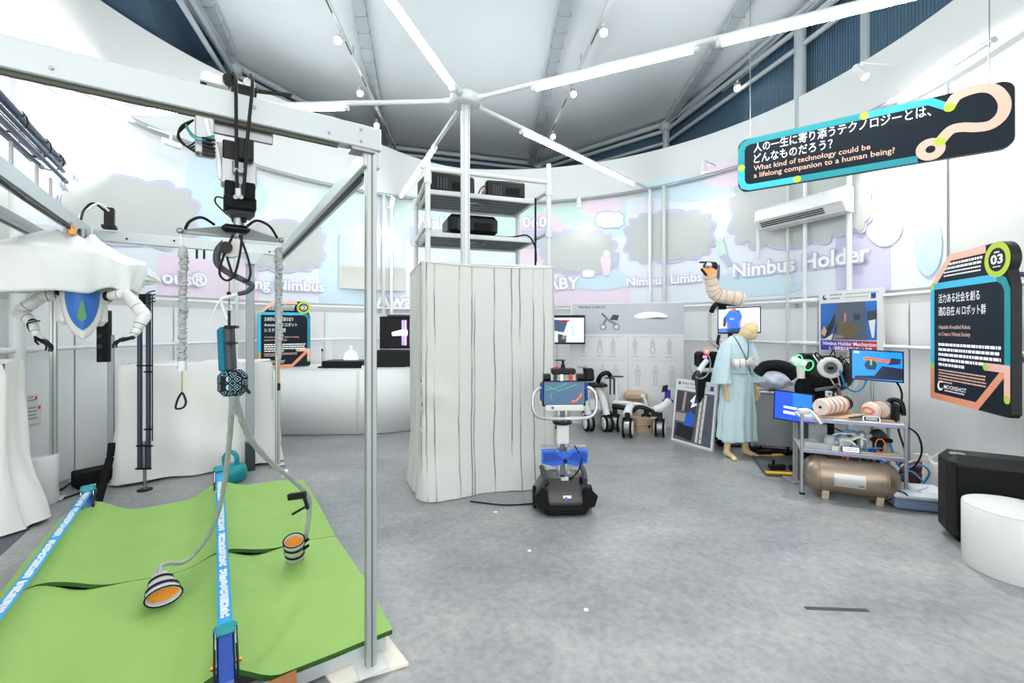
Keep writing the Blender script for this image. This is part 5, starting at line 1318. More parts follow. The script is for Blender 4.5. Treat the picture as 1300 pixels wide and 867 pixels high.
for k, (pts, m) in enumerate((([(-.15, .06), (-.05, .02), (.1, .07)], 'g'), ([(-.16, 0.03), (-.08, .04), (.02, .08)], 'g'), ([(-.1, -.05), (-.12, -.02), (-.1, .01)], 'g'), ([(.06, -.07), (.1, -.06), (.13, -.03), (.14, .0)], 'o'))):
    mm = {'g': mat('screen_green', S(60, 170, 130), .3, emit=.4), 'o': mat('screen_orange', S(240, 90, 50), .3, emit=.6)}[m]
    MB().tube([(x, .0915, .975+z) for x, z in pts], .008 if m == 'o' else .003, 6).build('screen_graphic', mm, sc_)
MB().box((0, .1, .855), (.32, .06, .05), b=.01).build('lower_bezel', OFFW, tr)
MB().box((-.1, .068, .86), (.02, .003, .02)).build('bezel_logo', BLUE, tr)
MB().box((0, .16, 1.15), (.2, .1, .05), b=.01).build('sensor_bar', BLACK, tr)
for s in (-1, 1): MB().cyl((s*.11, .14, 1.10), (s*.17, .14, 1.10), .035, n=14).build('speaker_pod', BLACK, tr)
for (x, m) in ((-.02, CHROME), (.06, RED), (-.07, DGREY)): MB().box((x, .13, 1.1), (.025, .05, .06), b=.003).build('sensor_module', m, tr)
MB().cyl((.0, .16, 1.17), (0, .16, 1.21), .024, .014, n=12).build('camera_base', BLACK, tr); MB().cyl((0, .16, 1.2), (0, .16, 1.24), .011, n=8).build('camera', BLACK, tr)
MB().lathe([(.02, 0), (.02, .012), (0, .016)], (-.055, .15, 1.175), n=12).build('stop_button', RED, tr)
tag(MB().tube(spline([rp0+Vector((-.25, .25, .006)), rp0+Vector((-.5, .22, .006)), rp0+Vector((-.8, .3, .006))], 6), .006, 6).build('floor_cable', CABLE), 'black cable lying on the floor between the robot base and the curtain', 'cable')
# ================================================================== right-hand exhibits
def screen_face(o, ux, uy): return Face(o, ux, uy)
# wall screen beside the tower
a = at(690, 437, 6.75); b = at(743, 437, 6.75); h = 37/F_PX*6.75
tv = thing('screen', 'flat screen beside the tower showing people around a hospital bed', 'screen', fl(700, 541))
MB().box(((a.x+b.x)/2, 6.77, a.z+h/2), ((b.x-a.x), .04, h), b=.006).build('casing', BLACK, tv, world=True)
f = Face(Vector((a.x+.02, 6.748, a.z+.03)), (1, 0, 0), (0, 0, 1)); w_ = b.x-a.x-.04; hh = h-.07
def scol(n_, c, e=.5): return mat(n_, S(*c), .3, emit=e, ecol=S(*c))
pic = f.poly([(0, 0), (w_, 0), (w_, hh), (0, hh)], 0, .001).build('picture', scol('screen_pale', (190, 205, 235)), tv, world=True)
for pts, c in (([(.25, .05), (.5, .02), (.55, .3), (.35, .33)], (225, 235, 250)), ([(.0, .2), (.3, .15), (.36, .33), (0, .36)], (40, 60, 90)), ([(.2, .0), (.32, .0), (.34, .1), (.2, .13)], (30, 36, 52)), ([(.26, .3), (.38, .32), (.38, .35), (.26, .34)], (210, 90, 50)), ([(.42, .08), (.46, .08), (.44, .28), (.4, .26)], (110, 170, 220))):
    f.poly(pts, .002, .001).build('picture_detail', scol('screen_%d_%d_%d' % c, c, .4), pic, world=True)
MB().cyl(fl(700, 541), (fl(700, 541).x, 6.8, 1.5), .025, n=10).build('stand_pole', BLACK, tv, world=True)
MB().box((fl(700, 541).x, 6.78, .015), (.5, .4, .02), b=.005).build('stand_foot', BLACK, tv, world=True)
MB().box((at(710, 457, 6.72).x, 6.7, at(710, 457, 6.72).z), (.16, .14, .012)).build('stand_shelf', BLACK, tv, world=True)

# poster walls
PAN = mat('poster_grey_white', S(226, 228, 230), .6); PANG = mat('poster_grey_photo', S(196, 200, 206), .6, var=.06, vscale=2)
def seg_face(u0, Y0, u1, Y1, z0=0.): 
    a = at(u0, HZ, Y0); b = at(u1, HZ, Y1); a.z = b.z = z0; return Face(a, b-a, (0, 0, 1)), (b-a).length
def person_sil(f, x, y, h, l, m, parent, name='printed_figure', pose=0):
    w0 = h*.09
    mb = f.poly([(x-w0*.5, y+h*.52), (x+w0*.5, y+h*.52), (x+w0*1.0, y+h*.80), (x-w0*1.0, y+h*.80)], l, .001)
    for s in (-1, 1):
        q = f.strip([(x+s*w0*.5, y+h*.53), (x+s*(w0*.7+pose*.02), y+h*.27), (x+s*(w0*.6), y)], w0*.75, l, .001); mb._add([Vector(p) for p in q.v], q.f, False)
        q = f.strip([(x+s*w0*1.0, y+h*.79), (x+s*w0*1.5, y+h*.6), (x+s*w0*(1.2-pose), y+h*.45)], w0*.5, l, .001); mb._add([Vector(p) for p in q.v], q.f, False)
    q = f.disc(x, y+h*.91, h*.075, l, .001, 14); mb._add([Vector(p) for p in q.v], q.f, False)
    mb.build(name, m, parent, world=True, kind='stuff')
INKL = mat('pale_grey_ink', S(196, 200, 202), .7)
f1, W1 = seg_face(724, 6.98, 797, 6.8); f2, W2_ = seg_face(797.6, 6.798, 868, 6.6)
for (f, W, lb) in ((f1, W1, 'tall pale poster board headed Nimbus Limb-L3 beside the tower'), (f2, W2_, 'tall pale poster board showing a white machine cover and standing figures')):
    t = thing('poster_board', lb, 'poster board', f.p(W/2, 0))
    f.poly([(0, 0), (W, 0), (W, 1.9), (0, 1.9)], -.03, .03).build('board', PAN, t, world=True)
    ph = f.poly([(.03 if f is f1 else 0, 1.41), (W, 1.41), (W, 1.88), (.03 if f is f1 else 0, 1.88)], 0, .001).build('photo_field', PANG, t, world=True)
    if f is f1:
        xx, yy = f.px(735, 391.5); f.text('Nimbus Limb-L3', xx, yy, .045, .002, .006, width=f.px(768, 391)[0]-xx).build('title', INKK, t, world=True)
        # printed wheeled robot
        cx, cy = f.px(774, 410)
        for dx in (-.1, .1):
            o = f.disc(cx+dx, cy-.06, .055, .002, .001).build('printed_wheel', INKG, ph, world=True); f.disc(cx+dx, cy-.06, .03, .0035, .001).build('printed_hub', PAN, o, world=True)
        f.strip([(cx-.1, cy-.03), (cx-.05, cy+.07), (cx+.02, cy+.02), (cx+.1, cy-.02)], .035, .003).build('printed_frame', MGREY, ph, world=True)
        f.poly([(cx-.0, cy+.05), (cx+.12, cy+.04), (cx+.14, cy+.12), (cx+.05, cy+.13)], .003, .001).build('printed_seat', DGREY, ph, world=True)
        f.strip([(cx-.12, cy+.15), (cx-.05, cy+.08)], .02, .003).build('printed_lever', INKK, ph, world=True)
        xx, yy = f.px(733, 467); f.text('Lineup', xx, yy, .035, .002, .006, width=.15).build('title', INKK, t, world=True)
        xs = [.2, .46, .66]
    else:
        cx, cy = f.px(826, 402)
        f.poly([(cx+.24*math.cos(k*PI/12), cy+(.075 if math.sin(k*PI/12) > 0 else .03)*math.sin(k*PI/12)) for k in range(24)], .002, .001).build('printed_shell', INKW, ph, world=True)
        f.poly([(cx-.12, cy-.03), (cx+.18, cy-.045), (cx+.27, cy-.02), (cx+.1, cy-.005)], .0035, .001).build('printed_shade', MGREY, ph, world=True)
        xs = [.1, .36, .6]
    f.rows([(.05, 1.36, W*.85, .012), (.05, 1.0, W*.9, .006), (.05, .62, W*.8, .005)], .002, 5).build('small_print', INKL, t, world=True)
    for i, x in enumerate(xs):
        person_sil(f, x, 1.10, .25, .002, INKL, t, pose=i % 2); f.rows([(x-.05, 1.06, .1, .008)], .002, i).build('small_print', INKG, t, world=True)
        person_sil(f, x+.04, .62, .32, .002, mat('faint_ink', S(208, 211, 212), .7), t)
    if f is f2:
        cx, cy = f.px(846, 505)
        f.poly([(cx-.03, cy-.02), (cx+.06, cy-.02), (cx+.06, cy+.12), (cx-.02, cy+.12)], .002, .001).build('printed_robot', mat('print_violet', S(74, 70, 190), .6), t, world=True)
        f.poly([(cx-.07, cy+.08), (cx+.02, cy+.1), (cx+.02, cy+.2), (cx-.05, cy+.18)], .003, .001).build('printed_robot', INKK, t, world=True)
        for dx in (-.03, .07): f.disc(cx+dx, cy-.05, .03, .003, .001).build('printed_wheel', INKK, t, world=True)

# wheeled rover robots
def rover_wheel(t, p, r, w_, rz):
    p = Vector(p); ax = Vector((math.cos(rz), math.sin(rz), 0))
    wh = MB().cyl(p-ax*w_/2, p+ax*w_/2, r*.8, n=24).build('wheel', STEEL, t)
    for s in (-1, 1):
        c = p+ax*(s*w_/2)
        MB().lathe([(r*.72, -.016), (r, -.012), (r, .012), (r*.72, .016)], c, Vector((0, 0, 1)).rotation_difference(ax).to_matrix(), 28).build('tyre', RUBBER, wh)
        MB().lathe([(0, .0), (r*.74, -.004), (r*.74, .02), (r*.5, .03), (0, .024)], c, Vector((0, 0, 1)).rotation_difference(ax*s).to_matrix(), 24).build('hub_cap', WHITEP, wh)
rv = fl(812, 553.5); rov = thing('wheeled_rover', 'white four-wheeled robot base with arched legs in front of the poster boards', 'robot', rv, R_(-12))
for (x, y, r) in ((-.17, -.12, .135), (-.33, .22, .125), (.27, .02, .125), (.12, .36, .12)):
    rover_wheel(rov, (x, y, r+.002), r, .1, R_(-10))
    MB().box((x, y, r+.14), (.07, .07, .14), b=.01).build('wheel_strut', BLACK, rov)
MB().tube(spline([(-.34, .22, .42), (-.2, .16, .43), (0, .1, .42), (.2, .06, .36), (.36, .06, .44)], 6), [.05]*25, 12, flat=.55).build('chassis', WHITEP, rov)
MB().tube(spline([(-.1, .14, .42), (-.14, .02, .38), (-.18, -.12, .3)], 6), .06, 12, flat=.6).build('leg_shell', WHITEP, rov)
MB().tube(spline([(-.36, .2, .37), (-.2, .12, .36), (-.08, .06, .35)], 6), .035, 10).build('leg_cover', BLACK, rov)
MB().tube(spline([(-.1, -.02, .34), (-.02, .02, .40), (.1, .02, .38), (.2, .0, .33)], 6), .03, 10).build('leg_cover', BLACK, rov)
MB().tube(spline([(.2, .02, .36), (.32, .03, .42), (.4, .1, .48)], 6), .055, 12).build('leg_shell', WHITEP, rov)
MB().box((.2, -.04, .32), (.09, .05, .07), b=.012).build('leg_cover', BLACK, rov)
MB().cyl((-.3, .2, .43), (-.3, .2, .78), .016, n=10).build('mast', WHITEP, rov); MB().box((-.3, .2, .8), (.18, .03, .02), b=.004).build('mast_bar', DGREY, rov)
MB().cyl((.1, .05, .42), (.06, .05, .54), .018, n=10).build('lever', WHITEP, rov); MB().ball((.05, .05, .55), .03, 12).build('lever_knob', WHITEP, rov)
MB().box((-.08, .1, .465), (.04, .03, .015), b=.004).build('stop_button', RED, rov)
q = fl(818, 550); tag(MB().box(q+Vector((.05, .15, .15)), (.36, .24, .12), .2, b=.02).box(q+Vector((.05, .15, .05)), (.3, .2, .1), .2).build('padded_block', mat('beige_cushion', S(196, 172, 142), .8)), 'beige padded block between the wheels of the white rover', 'cushion')
q = fl(815, 548); tag(MB().box(q+Vector((.0, .32, .47)), (.34, .16, .16), -.1, b=.05).box(q+Vector((0, .34, .2)), (.05, .05, .4)).build('beige_bench', mat('beige_cushion', S(196, 172, 142), .8)), 'beige padded bench on a post behind the white rover', 'bench')
wv = fl(761, 547); wk = thing('wheeled_walker', 'white wheeled robot chair with black seat partly behind the mobile robot', 'robot', wv, R_(5))
for (x, y) in ((-.16, 0), (.1, -.05), (-.1, .3), (.2, .28)): rover_wheel(wk, (x, y, .122), .12, .08, R_(6))
MB().tube(spline([(-.16, 0, .24), (-.2, .05, .45), (-.12, .1, .62)], 6), .05, 12).build('leg_shell', WHITEP, wk)
MB().tube(spline([(.1, -.05, .24), (.06, .05, .48), (.0, .12, .62)], 6), .05, 12).build('leg_shell', WHITEP, wk)
MB().tube(spline([(.2, .28, .24), (.14, .2, .5), (.05, .15, .62)], 6), .05, 12).build('leg_shell', WHITEP, wk)
MB().tube(spline([(-.1, .3, .24), (-.1, .22, .5), (-.05, .15, .62)], 6), .05, 12).build('leg_shell', WHITEP, wk)
MB().box((-.02, .15, .35), (.3, .2, .2), b=.05).build('body', WHITEP, wk)
MB().box((-.05, .12, .66), (.36, .26, .05), b=.02).build('seat', BLACK, wk)
MB().box((-.1, .22, .80), (.16, .06, .2), R=Matrix.Rotation(-.3, 3, 'X'), b=.025).build('backrest', BLACK, wk)
MB().tube(spline([(.02, .15, .7), (.05, .1, .8), (.14, .08, .84), (.2, .1, .78)], 6), .035, 10).build('armrest', BLACK, wk)
MB().tube([(.12, .12, .76), (.24, .05, .76)], .012, 8).build('handle_bar', DGREY, wk)
for x in (.18, .24): MB().cyl((x, .06, .76), (x, .06, .52), .014, n=8).build('handle_post', DGREY, wk)
MB().tube(spline([(-.2, .16, .7), (-.16, .16, .85), (-.2, .14, .9)], 5), .022, 8).build('joystick_arm', BLACK, wk)

# leaning framed poster
a = fl(852, 558); b = fl(904, 573); up = Vector((b-a)).cross(Vector((0, 0, 1))).normalized()*-.13+Vector((0, 0, 1))
f = Face(a, b-a, up); f.n = f.ux.cross(f.uy); W = (b-a).length; Hh = .83
fp = thing('framed_poster', 'white framed poster headed Nimbus Holder Mechanism leaning beside the mannequin', 'poster', (a+b)/2)
f.poly([(0, 0), (W, 0), (W, Hh), (0, Hh)], -.03, .03).build('frame', WHITEP, fp, world=True)
ph = f.poly([(.03, .03), (W-.03, .03), (W-.03, Hh*.82), (.03, Hh*.82)], .0, .002).build('photo', mat('poster_photo_dark', S(88, 92, 104), .5, var=.5, vscale=9), fp, world=True)
f.text('Nimbus Holder Mechanism', .1, Hh*.92, .035, .001, .005, width=W*.62).build('title', INKK, fp, world=True)
f.rows([(.15, Hh*.87, W*.4, .012), (.5, Hh*.87, .1, .012)], .001, 4).build('small_print', INKG, fp, world=True)
f.poly([(W-.1, Hh*.87), (W-.05, Hh*.87), (W-.05, Hh*.94), (W-.1, Hh*.94)], .001, .001).build('emblem', NAVY, fp, world=True)
f.disc(.06, Hh*.93, .02, .001, .001).build('emblem', NAVY, fp, world=True)
for x in (.62, .71): f.strip([(W*x, .05), (W*(x+.05), Hh*.8)], .035, .003).build('printed_lattice', mat('print_cream', S(222, 216, 206), .6), ph, world=True)
for k in range(7): f.strip([(W*.64, .08+k*.085), (W*.74, .12+k*.085)], .012, .004).build('printed_rung', INKG, ph, world=True)
f.poly([(W*.3, Hh*.28), (W*.5, Hh*.28), (W*.54, Hh*.46), (W*.44, Hh*.52), (W*.32, Hh*.42)], .003, .001).build('printed_figure', BLUE, ph, world=True)
f.poly([(W*.08, Hh*.1), (W*.5, Hh*.06), (W*.55, Hh*.28), (W*.12, Hh*.3)], .0025, .001).build('printed_chair', INKK, ph, world=True)
f.poly([(W*.05, Hh*.5), (W*.55, Hh*.48), (W*.55, Hh*.8), (W*.05, Hh*.8)], .0022, .0006).build('printed_backdrop', mat('print_slate', S(62, 64, 72), .6), ph, world=True)
f.poly([(W*.06, Hh*.33), (W*.3, Hh*.33), (W*.32, Hh*.46), (W*.06, Hh*.46)], .0025, .001).build('printed_wall', mat('print_mauve', S(170, 160, 160), .6), ph, world=True)
f.strip([(W*.42, Hh*.66), (W*.5, Hh*.74), (W*.46, Hh*.6), (W*.56, Hh*.64)], .03, .003).build('printed_arm', INKW, ph, world=True)
for (x, y, h) in ((W*.24, Hh*.5, .25),): f.strip([(x, y), (x+.02, y+h)], .04, .003).build('printed_pole', mat('print_tan', S(176, 150, 132), .6), ph, world=True)

# ---------------------------------------------------------------- mannequin in a pale blue gown
M0 = fl(936, 579); man = thing('mannequin', 'faceless beige mannequin in a pale blue gown with bowed head', 'mannequin', M0, R_(14))
def seg(mb, a, b, r0, r1, n=12, k=5):
    a = Vector(a); b = Vector(b); mb.tube([a+(b-a)*i/k for i in range(k+1)], [r0+(r1-r0)*i/k for i in range(k+1)], n)
    mb.ball(a, r0, n); mb.ball(b, r1, n)
bm_ = MB()
hd = Vector((.105, -.06, 1.475))
Rh = Matrix.Rotation(R_(38), 3, 'Y') @ Matrix.Rotation(R_(12), 3, 'X')
bm_.ball(hd, (.082, .098, .122), 20, R=Rh); bm_.ball(hd+Vector((.012, -.03, -.045)), (.06, .065, .068), 14)
seg(bm_, (.0, .0, 1.34), (.075, -.02, 1.44), .055, .05)
bm_.ball((0, 0, 1.22), (.15, .10, .17), 16); bm_.ball((0, 0, 1.0), (.125, .09, .15), 16); bm_.ball((0, 0, .86), (.145, .1, .13), 16)
for s in (-1, 1):
    seg(bm_, (s*.12, 0, 1.31), (s*.19, .0, 1.07), .04, .038); seg(bm_, (s*.19, 0, 1.07), (s*.205, -.05, .83), .038, .026)
    seg(bm_, (s*.085, 0, .82), (s*.105, -.01, .46), .075, .055); seg(bm_, (s*.105, -.01, .46), (s*.125, .02, .09), .05, .036)
    bm_.ball((s*.125, .025, .045), (.035, .045, .045), 12)
    seg(bm_, (s*.125, .02, .05), (s*(.15), -.13, .025), .036, .024)
    for k in range(5):
        seg(bm_, (s*(.15)-.024+.012*k, -.12, .02), (s*.158-.026+.013*k, -.165+abs(k-1)*.007, .015), .013, .010, 8, 2)
    # hand: palm, four fingers and a thumb
    wp = Vector((s*.205, -.05, .82)); pc = wp+Vector((s*.005, -.015, -.05))
    bm_.ball(pc, (.018, .036, .048), 12)
    for k in range(4):
        q0 = pc+Vector((0, -.028+.018*k, -.035)); L_ = (.07, .08, .075, .058)[k]
        seg(bm_, q0, q0+Vector((-s*.004, -.004, -L_*.55)), .0095, .009, 8, 2); seg(bm_, q0+Vector((-s*.004, -.004, -L_*.55)), q0+Vector((-s*.016, -.006, -L_)), .009, .0075, 8, 2)
    th0 = pc+Vector((0, -.03, .0)); seg(bm_, th0, th0+Vector((-s*.008, -.028, -.03)), .011, .010, 8, 2); seg(bm_, th0+Vector((-s*.008, -.028, -.03)), th0+Vector((-s*.012, -.032, -.06)), .010, .008, 8, 2)
bm_.build('body', SKIN, man, remesh=.0075)
seam = [hd+Rh@Vector((.081*math.cos(2*PI*k/24), .098*math.sin(2*PI*k/24), -.01)) for k in range(24)]
MB().tube(seam, .0015, 5, closed=True).build('head_seam', mat('seam_beige', S(196, 172, 124), .6), man)
GOWN = mat('pale_blue_gown', S(198, 222, 228), .85, var=.05, vscale=6, bump=.15, bscale=60)
secs = [(.20, .235, .175), (.45, .225, .165), (.7, .205, .15), (.9, .185, .135), (.98, .17, .125), (1.08, .175, .13), (1.22, .185, .13), (1.33, .175, .105), (1.38, .12, .085), (1.415, .075, .07)]
def gown(u, v):
    k = v*(len(secs)-1); i = min(int(k), len(secs)-2); t = k-i; t = t*t*(3-2*t)
    z = secs[i][0]*(1-t)+secs[i+1][0]*t; a = secs[i][1]*(1-t)+secs[i+1][1]*t; b = secs[i][2]*(1-t)+secs[i+1][2]*t
    an = 2*PI*u; pl_ = max(0, 1-(z-.2)/.85)
    r = 1+.06*pl_*math.sin(an*13+1.3*math.sin(z*5))+.04*pl_*math.sin(an*7+2)+.015*math.sin(an*9+z*20)
    return Vector((a*math.cos(an)*r, b*math.sin(an)*r, z+.01*math.sin(an*3)*(v < .02)))
MB().grid(gown, 90, 46, closeu=True).build('gown', GOWN, man, solid=.004)
for s in (-1, 1):
    path = [Vector((s*.13, 0, 1.35)), Vector((s*.19, -.01, 1.2)), Vector((s*.225, -.02, 1.02)), Vector((s*.25, -.03, .86))] if s < 0 else [Vector((s*.13, 0, 1.35)), Vector((s*.175, -.01, 1.2)), Vector((s*.2, -.02, 1.02)), Vector((s*.215, -.03, .86))]
    sp = spline(path, 6); n_ = len(sp)
    def slv(u, v, sp=sp, n_=n_, s=s):
        i = min(n_-1, round(v*(n_-1))); an = 2*PI*u; wy = .06+.085*v; wx = .055+.025*v
        r = 1+.05*math.sin(an*6+v*9)*v
        return sp[i]+Vector((wx*math.cos(an)*r, wy*math.sin(an)*r, -.02*math.sin(an)*v))
    MB().grid(slv, 36, n_, closeu=True).build('sleeve', GOWN, man, solid=.004)
TRIM = mat('gown_dark_trim', S(92, 120, 136), .8)
for pts in ([(-.075, -.03, 1.41), (-.07, -.1, 1.33), (.0, -.137, 1.15), (.06, -.137, 1.0)], [(.07, -.03, 1.41), (.06, -.1, 1.33), (.03, -.135, 1.2), (.0, -.138, 1.13)]):
    MB().tube(spline(pts, 6), .007, 6).build('collar', TRIM, man)
MB().tube(spline([(.02, -.14, .99), (.03, -.16, .93), (.015, -.17, .86)], 5), .006, 6).build('tie', GOWN, man)
MB().tube([Vector((.176*math.cos(2*PI*k/32), .132*math.sin(2*PI*k/32), .985)) for k in range(32)], .01, 6, closed=True, flat=1.).build('sash', mat('gown_sash', S(140, 192, 210), .8), man)
# wrapped robotic forearm across the gown
wa = thing('wrapped_forearm', 'white wrapped robotic forearm with a hand held across the blue gown', 'robotic forearm', at(938, 470, 5.0))
pA, pB = at(930, 462, 4.97), at(947, 461, 4.92)
MB().cyl(pA, pB, .052, n=20).build('wrap', WHITEP, wa, world=True)
for k in (.05, .5, .93): MB().cyl(pA+(pB-pA)*k, pA+(pB-pA)*(k+.06), .054, n=20).build('wrap_band', mat('wrap_brown', S(150, 140, 132), .6), wa, world=True)
hb_ = MB(); pc = at(954, 459, 4.9); hb_.ball(pc, (.045, .03, .05), 14); seg(hb_, pB, pc, .035, .03)
for k in range(4): 
    q0 = pc+Vector((.01, -.015, .035-.022*k)); seg(hb_, q0, q0+Vector((.045, -.012, -.006)), .0105, .009, 8, 2); seg(hb_, q0+Vector((.045, -.012, -.006)), q0+Vector((.06, .015, -.012)), .009, .008, 8, 2)
seg(hb_, pc+Vector((0, -.02, .04)), pc+Vector((.03, -.03, .06)), .011, .009, 8, 2)
hb_.build('hand', mat('pale_glove', S(206, 204, 196), .6), wa, world=True, remesh=.007)

# ---------------------------------------------------------------- arm robot behind the mannequin
AB = fl(903, 566); ar = thing('arm_robot', 'black wheeled robot with a grey pipe and beige ribbed arm behind the mannequin', 'robot', AB)
MB().box(AB+Vector((.02, .1, .3)), (.24, .3, .44), b=.03).build('lower_body', BLACKM, ar, world=True)
MB().box(AB+Vector((-.02, .1, .72)), (.3, .3, .42), b=.05).build('upper_body', BLACK, ar, world=True)
MB().box(AB+Vector((-.02, .05, 1.1)), (.28, .25, .2), b=.03).build('shoulder_block', BLACKM, ar, world=True)
for (dx, dy) in ((-.05, 0), (.12, 0), (-.05, .25), (.12, .25)):
    c = AB+Vector((dx, dy, .06)); MB().cyl(c-Vector((.02, 0, 0)), c+Vector((.02, 0, 0)), .06, n=16).build('caster', RUBBER, ar, world=True)
c = at(897, 446, 5.35); dn = Vector((-.15, -1, 0)).normalized(); 
MB().tube(MB_ring(c, dn, .028, 1.), .010, 8, closed=True).build('light_ring', mat('ring_orange', S(240, 90, 50), .3, emit=1.), ar, world=True)
MB().ball(c, .017, 10).build('light_core', mat('ring_cyan', S(60, 180, 240), .3, emit=1.), ar, world=True)
MB().box(at(895, 453, 5.33), (.05, .03, .035), b=.008).build('light_glow', mat('violet_lamp', S(190, 110, 240), .3, emit=.8), ar, world=True)
MB().tube(spline([at(897, 458, 5.3), at(892, 464, 5.25), at(887, 472, 5.2)], 5), [.03+.0*i for i in range(11)], 12).build('gripper_arm', WHITEP, ar, world=True)
for d in (-3, 3): MB().tube([at(887+d*.3, 470, 5.2), at(884+d, 474, 5.18), at(885+d, 480, 5.17)], .010, 8).build('gripper_finger', BLACK, ar, world=True)
MB().tube(MB_ring(at(889, 462, 5.42), dn, .12, 1.5), .008, 8, closed=True).build('guard_ring', LGREY, ar, world=True)
pipe = [at(912, 440, 5.6), at(905, 436, 5.6), at(901, 428, 5.6), at(900.5, 410, 5.6), at(901, 398, 5.6), at(906, 391, 5.58), at(918, 389, 5.55)]
MB().tube(spline(pipe, 6), .022, 12).build('bent_pipe', mat('grey_pipe', S(188, 190, 184), .4), ar, world=True)
MB().tube(spline([at(903, 396, 5.55), at(908, 387, 5.5), at(920, 385, 5.5), at(936, 386, 5.5)], 6), .03, 12).build('arm_mount', BLACK, ar, world=True)
MB().box(at(917, 389, 5.5), (.08, .06, .08), b=.01).build('arm_joint', BLACKM, ar, world=True)
SLV = mat('beige_ribbed_sleeve', S(232, 220, 204), .7)
sp = spline([at(944, 381, 5.4), at(930, 378, 5.42), at(914, 376, 5.45), at(906, 370, 5.45), at(903, 358, 5.42), at(900, 344, 5.38)], 14)
rr = [(.083-.012*i/len(sp))*(1+.07*abs(math.sin(i*.62))) for i in range(len(sp))]; rr[0] = .05; rr[1] = .075
MB().tube(sp, rr, 18).build('ribbed_sleeve', SLV, ar, world=True)
for i in range(6, len(sp)-4, 8): MB().tube(MB_ring(sp[i], sp[i+1]-sp[i-1], rr[i]*1.01, 1.), .006, 6, closed=True).build('sleeve_rib', mat('rib_tan', S(206, 176, 146), .7), ar, world=True)
MB().tube([at(901, 348, 5.38), at(899, 338, 5.36)], [.078, .07], 16).build('orange_glow_collar', mat('warm_collar', S(236, 150, 90), .5, emit=.3), ar, world=True)
MB().box(at(902, 338, 5.35), (.16, .12, .1), R_(10), b=.03).build('gripper_head', BLACK, ar, world=True)
MB().ball(at(900, 337, 5.28), .04, 14).build('gripper_cover', CHROME, ar, world=True)
MB().bar(at(888, 333, 5.3), at(902, 333, 5.3), .03, .018, b=.005).build('gripper_finger', BLACK, ar, world=True); MB().bar(at(890, 341, 5.3), at(897, 350, 5.3), .03, .025, b=.006).build('gripper_finger', BLACK, ar, world=True)
MB().tube(spline([at(912, 336, 5.3), at(912, 350, 5.35), at(910, 356, 5.4)], 5), .018, 8).build('gripper_bar', STEEL, ar, world=True)

# screen behind the mannequin
a = at(911, 424, 5.72); b = at(966, 423, 5.5); h = .335; t = thing('screen', 'flat screen behind the mannequin showing a person in a blue shirt', 'screen', a)
f = Face(a, b-a, (0, 0, 1)); W = (b-a).length
f.poly([(0, 0), (W, 0), (W, h), (0, h)], -.035, .035).build('casing', BLACK, t, world=True)
pic = f.poly([(.012, .02), (W-.012, .02), (W-.012, h-.012), (.012, h-.012)], .0, .001).build('picture', scol('screen_lilac', (205, 205, 246), .7), t, world=True)
for pts, c in (([(.1, .06), (.24, .06), (.27, .22), (.24, .3), (.13, .3), (.07, .22)], (30, 100, 220)), ([(.0, .02), (.28, .02), (.28, .08), (.0, .07)], (60, 110, 180)), ([(.1, .02), (.26, .02), (.27, .07), (.1, .08)], (24, 28, 40)), ([(.15, .28), (.2, .28), (.2, .32), (.15, .32)], (180, 110, 80)), ([(.08, .16), (.1, .17), (.12, .06), (.1, .06)], (220, 150, 130)), ([(.24, .16), (.26, .17), (.26, .08), (.24, .08)], (220, 150, 130)), ([(.13, .18), (.18, .18), (.18, .2), (.13, .2)], (240, 245, 250)), ([(.05, .1), (.08, .09), (.09, .2), (.06, .22)], (30, 30, 44))):
    f.poly([(x+.012, y) for x, y in pts], .0015, .001).build('picture_detail', scol('screen_%d_%d_%d' % c, c, .5), pic, world=True)
q = f.p(W*.3, 0, -.06); MB().box(Vector((q.x, q.y, q.z/2+.05)), (.05, .04, q.z+.1), b=.005).build('stand_post', BLACK, t, world=True)
MB().box(f.p(W*.3, h*.4, -.05), (.12, .05, .12)).build('stand_mount', BLACK, t, world=True); MB().box(Vector((q.x, q.y, .012)), (.3, .25, .02), b=.004).build('stand_foot', BLACK, t, world=True)
MB().tube(spline([at(913, 425, 5.6), at(911, 436, 5.6), at(914, 446, 5.6)], 5), .02, 8).build('cable_bundle', CABLE, t, world=True)

# grey flat case behind the mannequin
gq = fl(984, 580); gc_ = thing('flight_case', 'tall grey panelled case with white edge standing behind the yellow-edged platform', 'case', gq, R_(-22))
MB().box((0, .12, .42), (.46, .2, .62), b=.01).build('body', mat('case_grey', S(150, 155, 160), .45, .2), gc_)
MB().box((-.235, .12, .42), (.03, .22, .66), b=.006).build('edge_trim', LGREY, gc_); MB().box((.235, .12, .42), (.03, .22, .66), b=.006).build('edge_trim', LGREY, gc_)
MB().box((0, .12, .745), (.48, .22, .03), b=.006).build('edge_trim', LGREY, gc_); MB().box((0, .12, .07), (.5, .22, .08), b=.01).build('plinth', BLACK, gc_)
for x in (-.2, .2): MB().cyl((x-.015, .12, .03), (x+.015, .12, .03), .03, n=12).build('caster', RUBBER, gc_)
tb = thing('crumpled_plastic', 'crumpled clear bluish plastic wrapping on top of the grey case', 'plastic wrapping', gq+Vector((.05, .12, .76)))
rn = random.Random(3)
def crum(u, v): 
    an = 2*PI*u; k = math.sin(PI*v); r = 1+.12*math.sin(an*5+v*9)+.08*math.sin(an*9-v*13)
    return gq+Vector((.06+.22*math.cos(an)*k*r, .13+.12*math.sin(an)*k*r, .86-.09*math.cos(PI*v)*(1+.12*math.sin(an*7))))
MB().grid(crum, 32, 14, closeu=True).build('wrapping', mat('bluish_plastic', S(206, 214, 232), .25, bump=.6, bscale=22), tb, world=True)
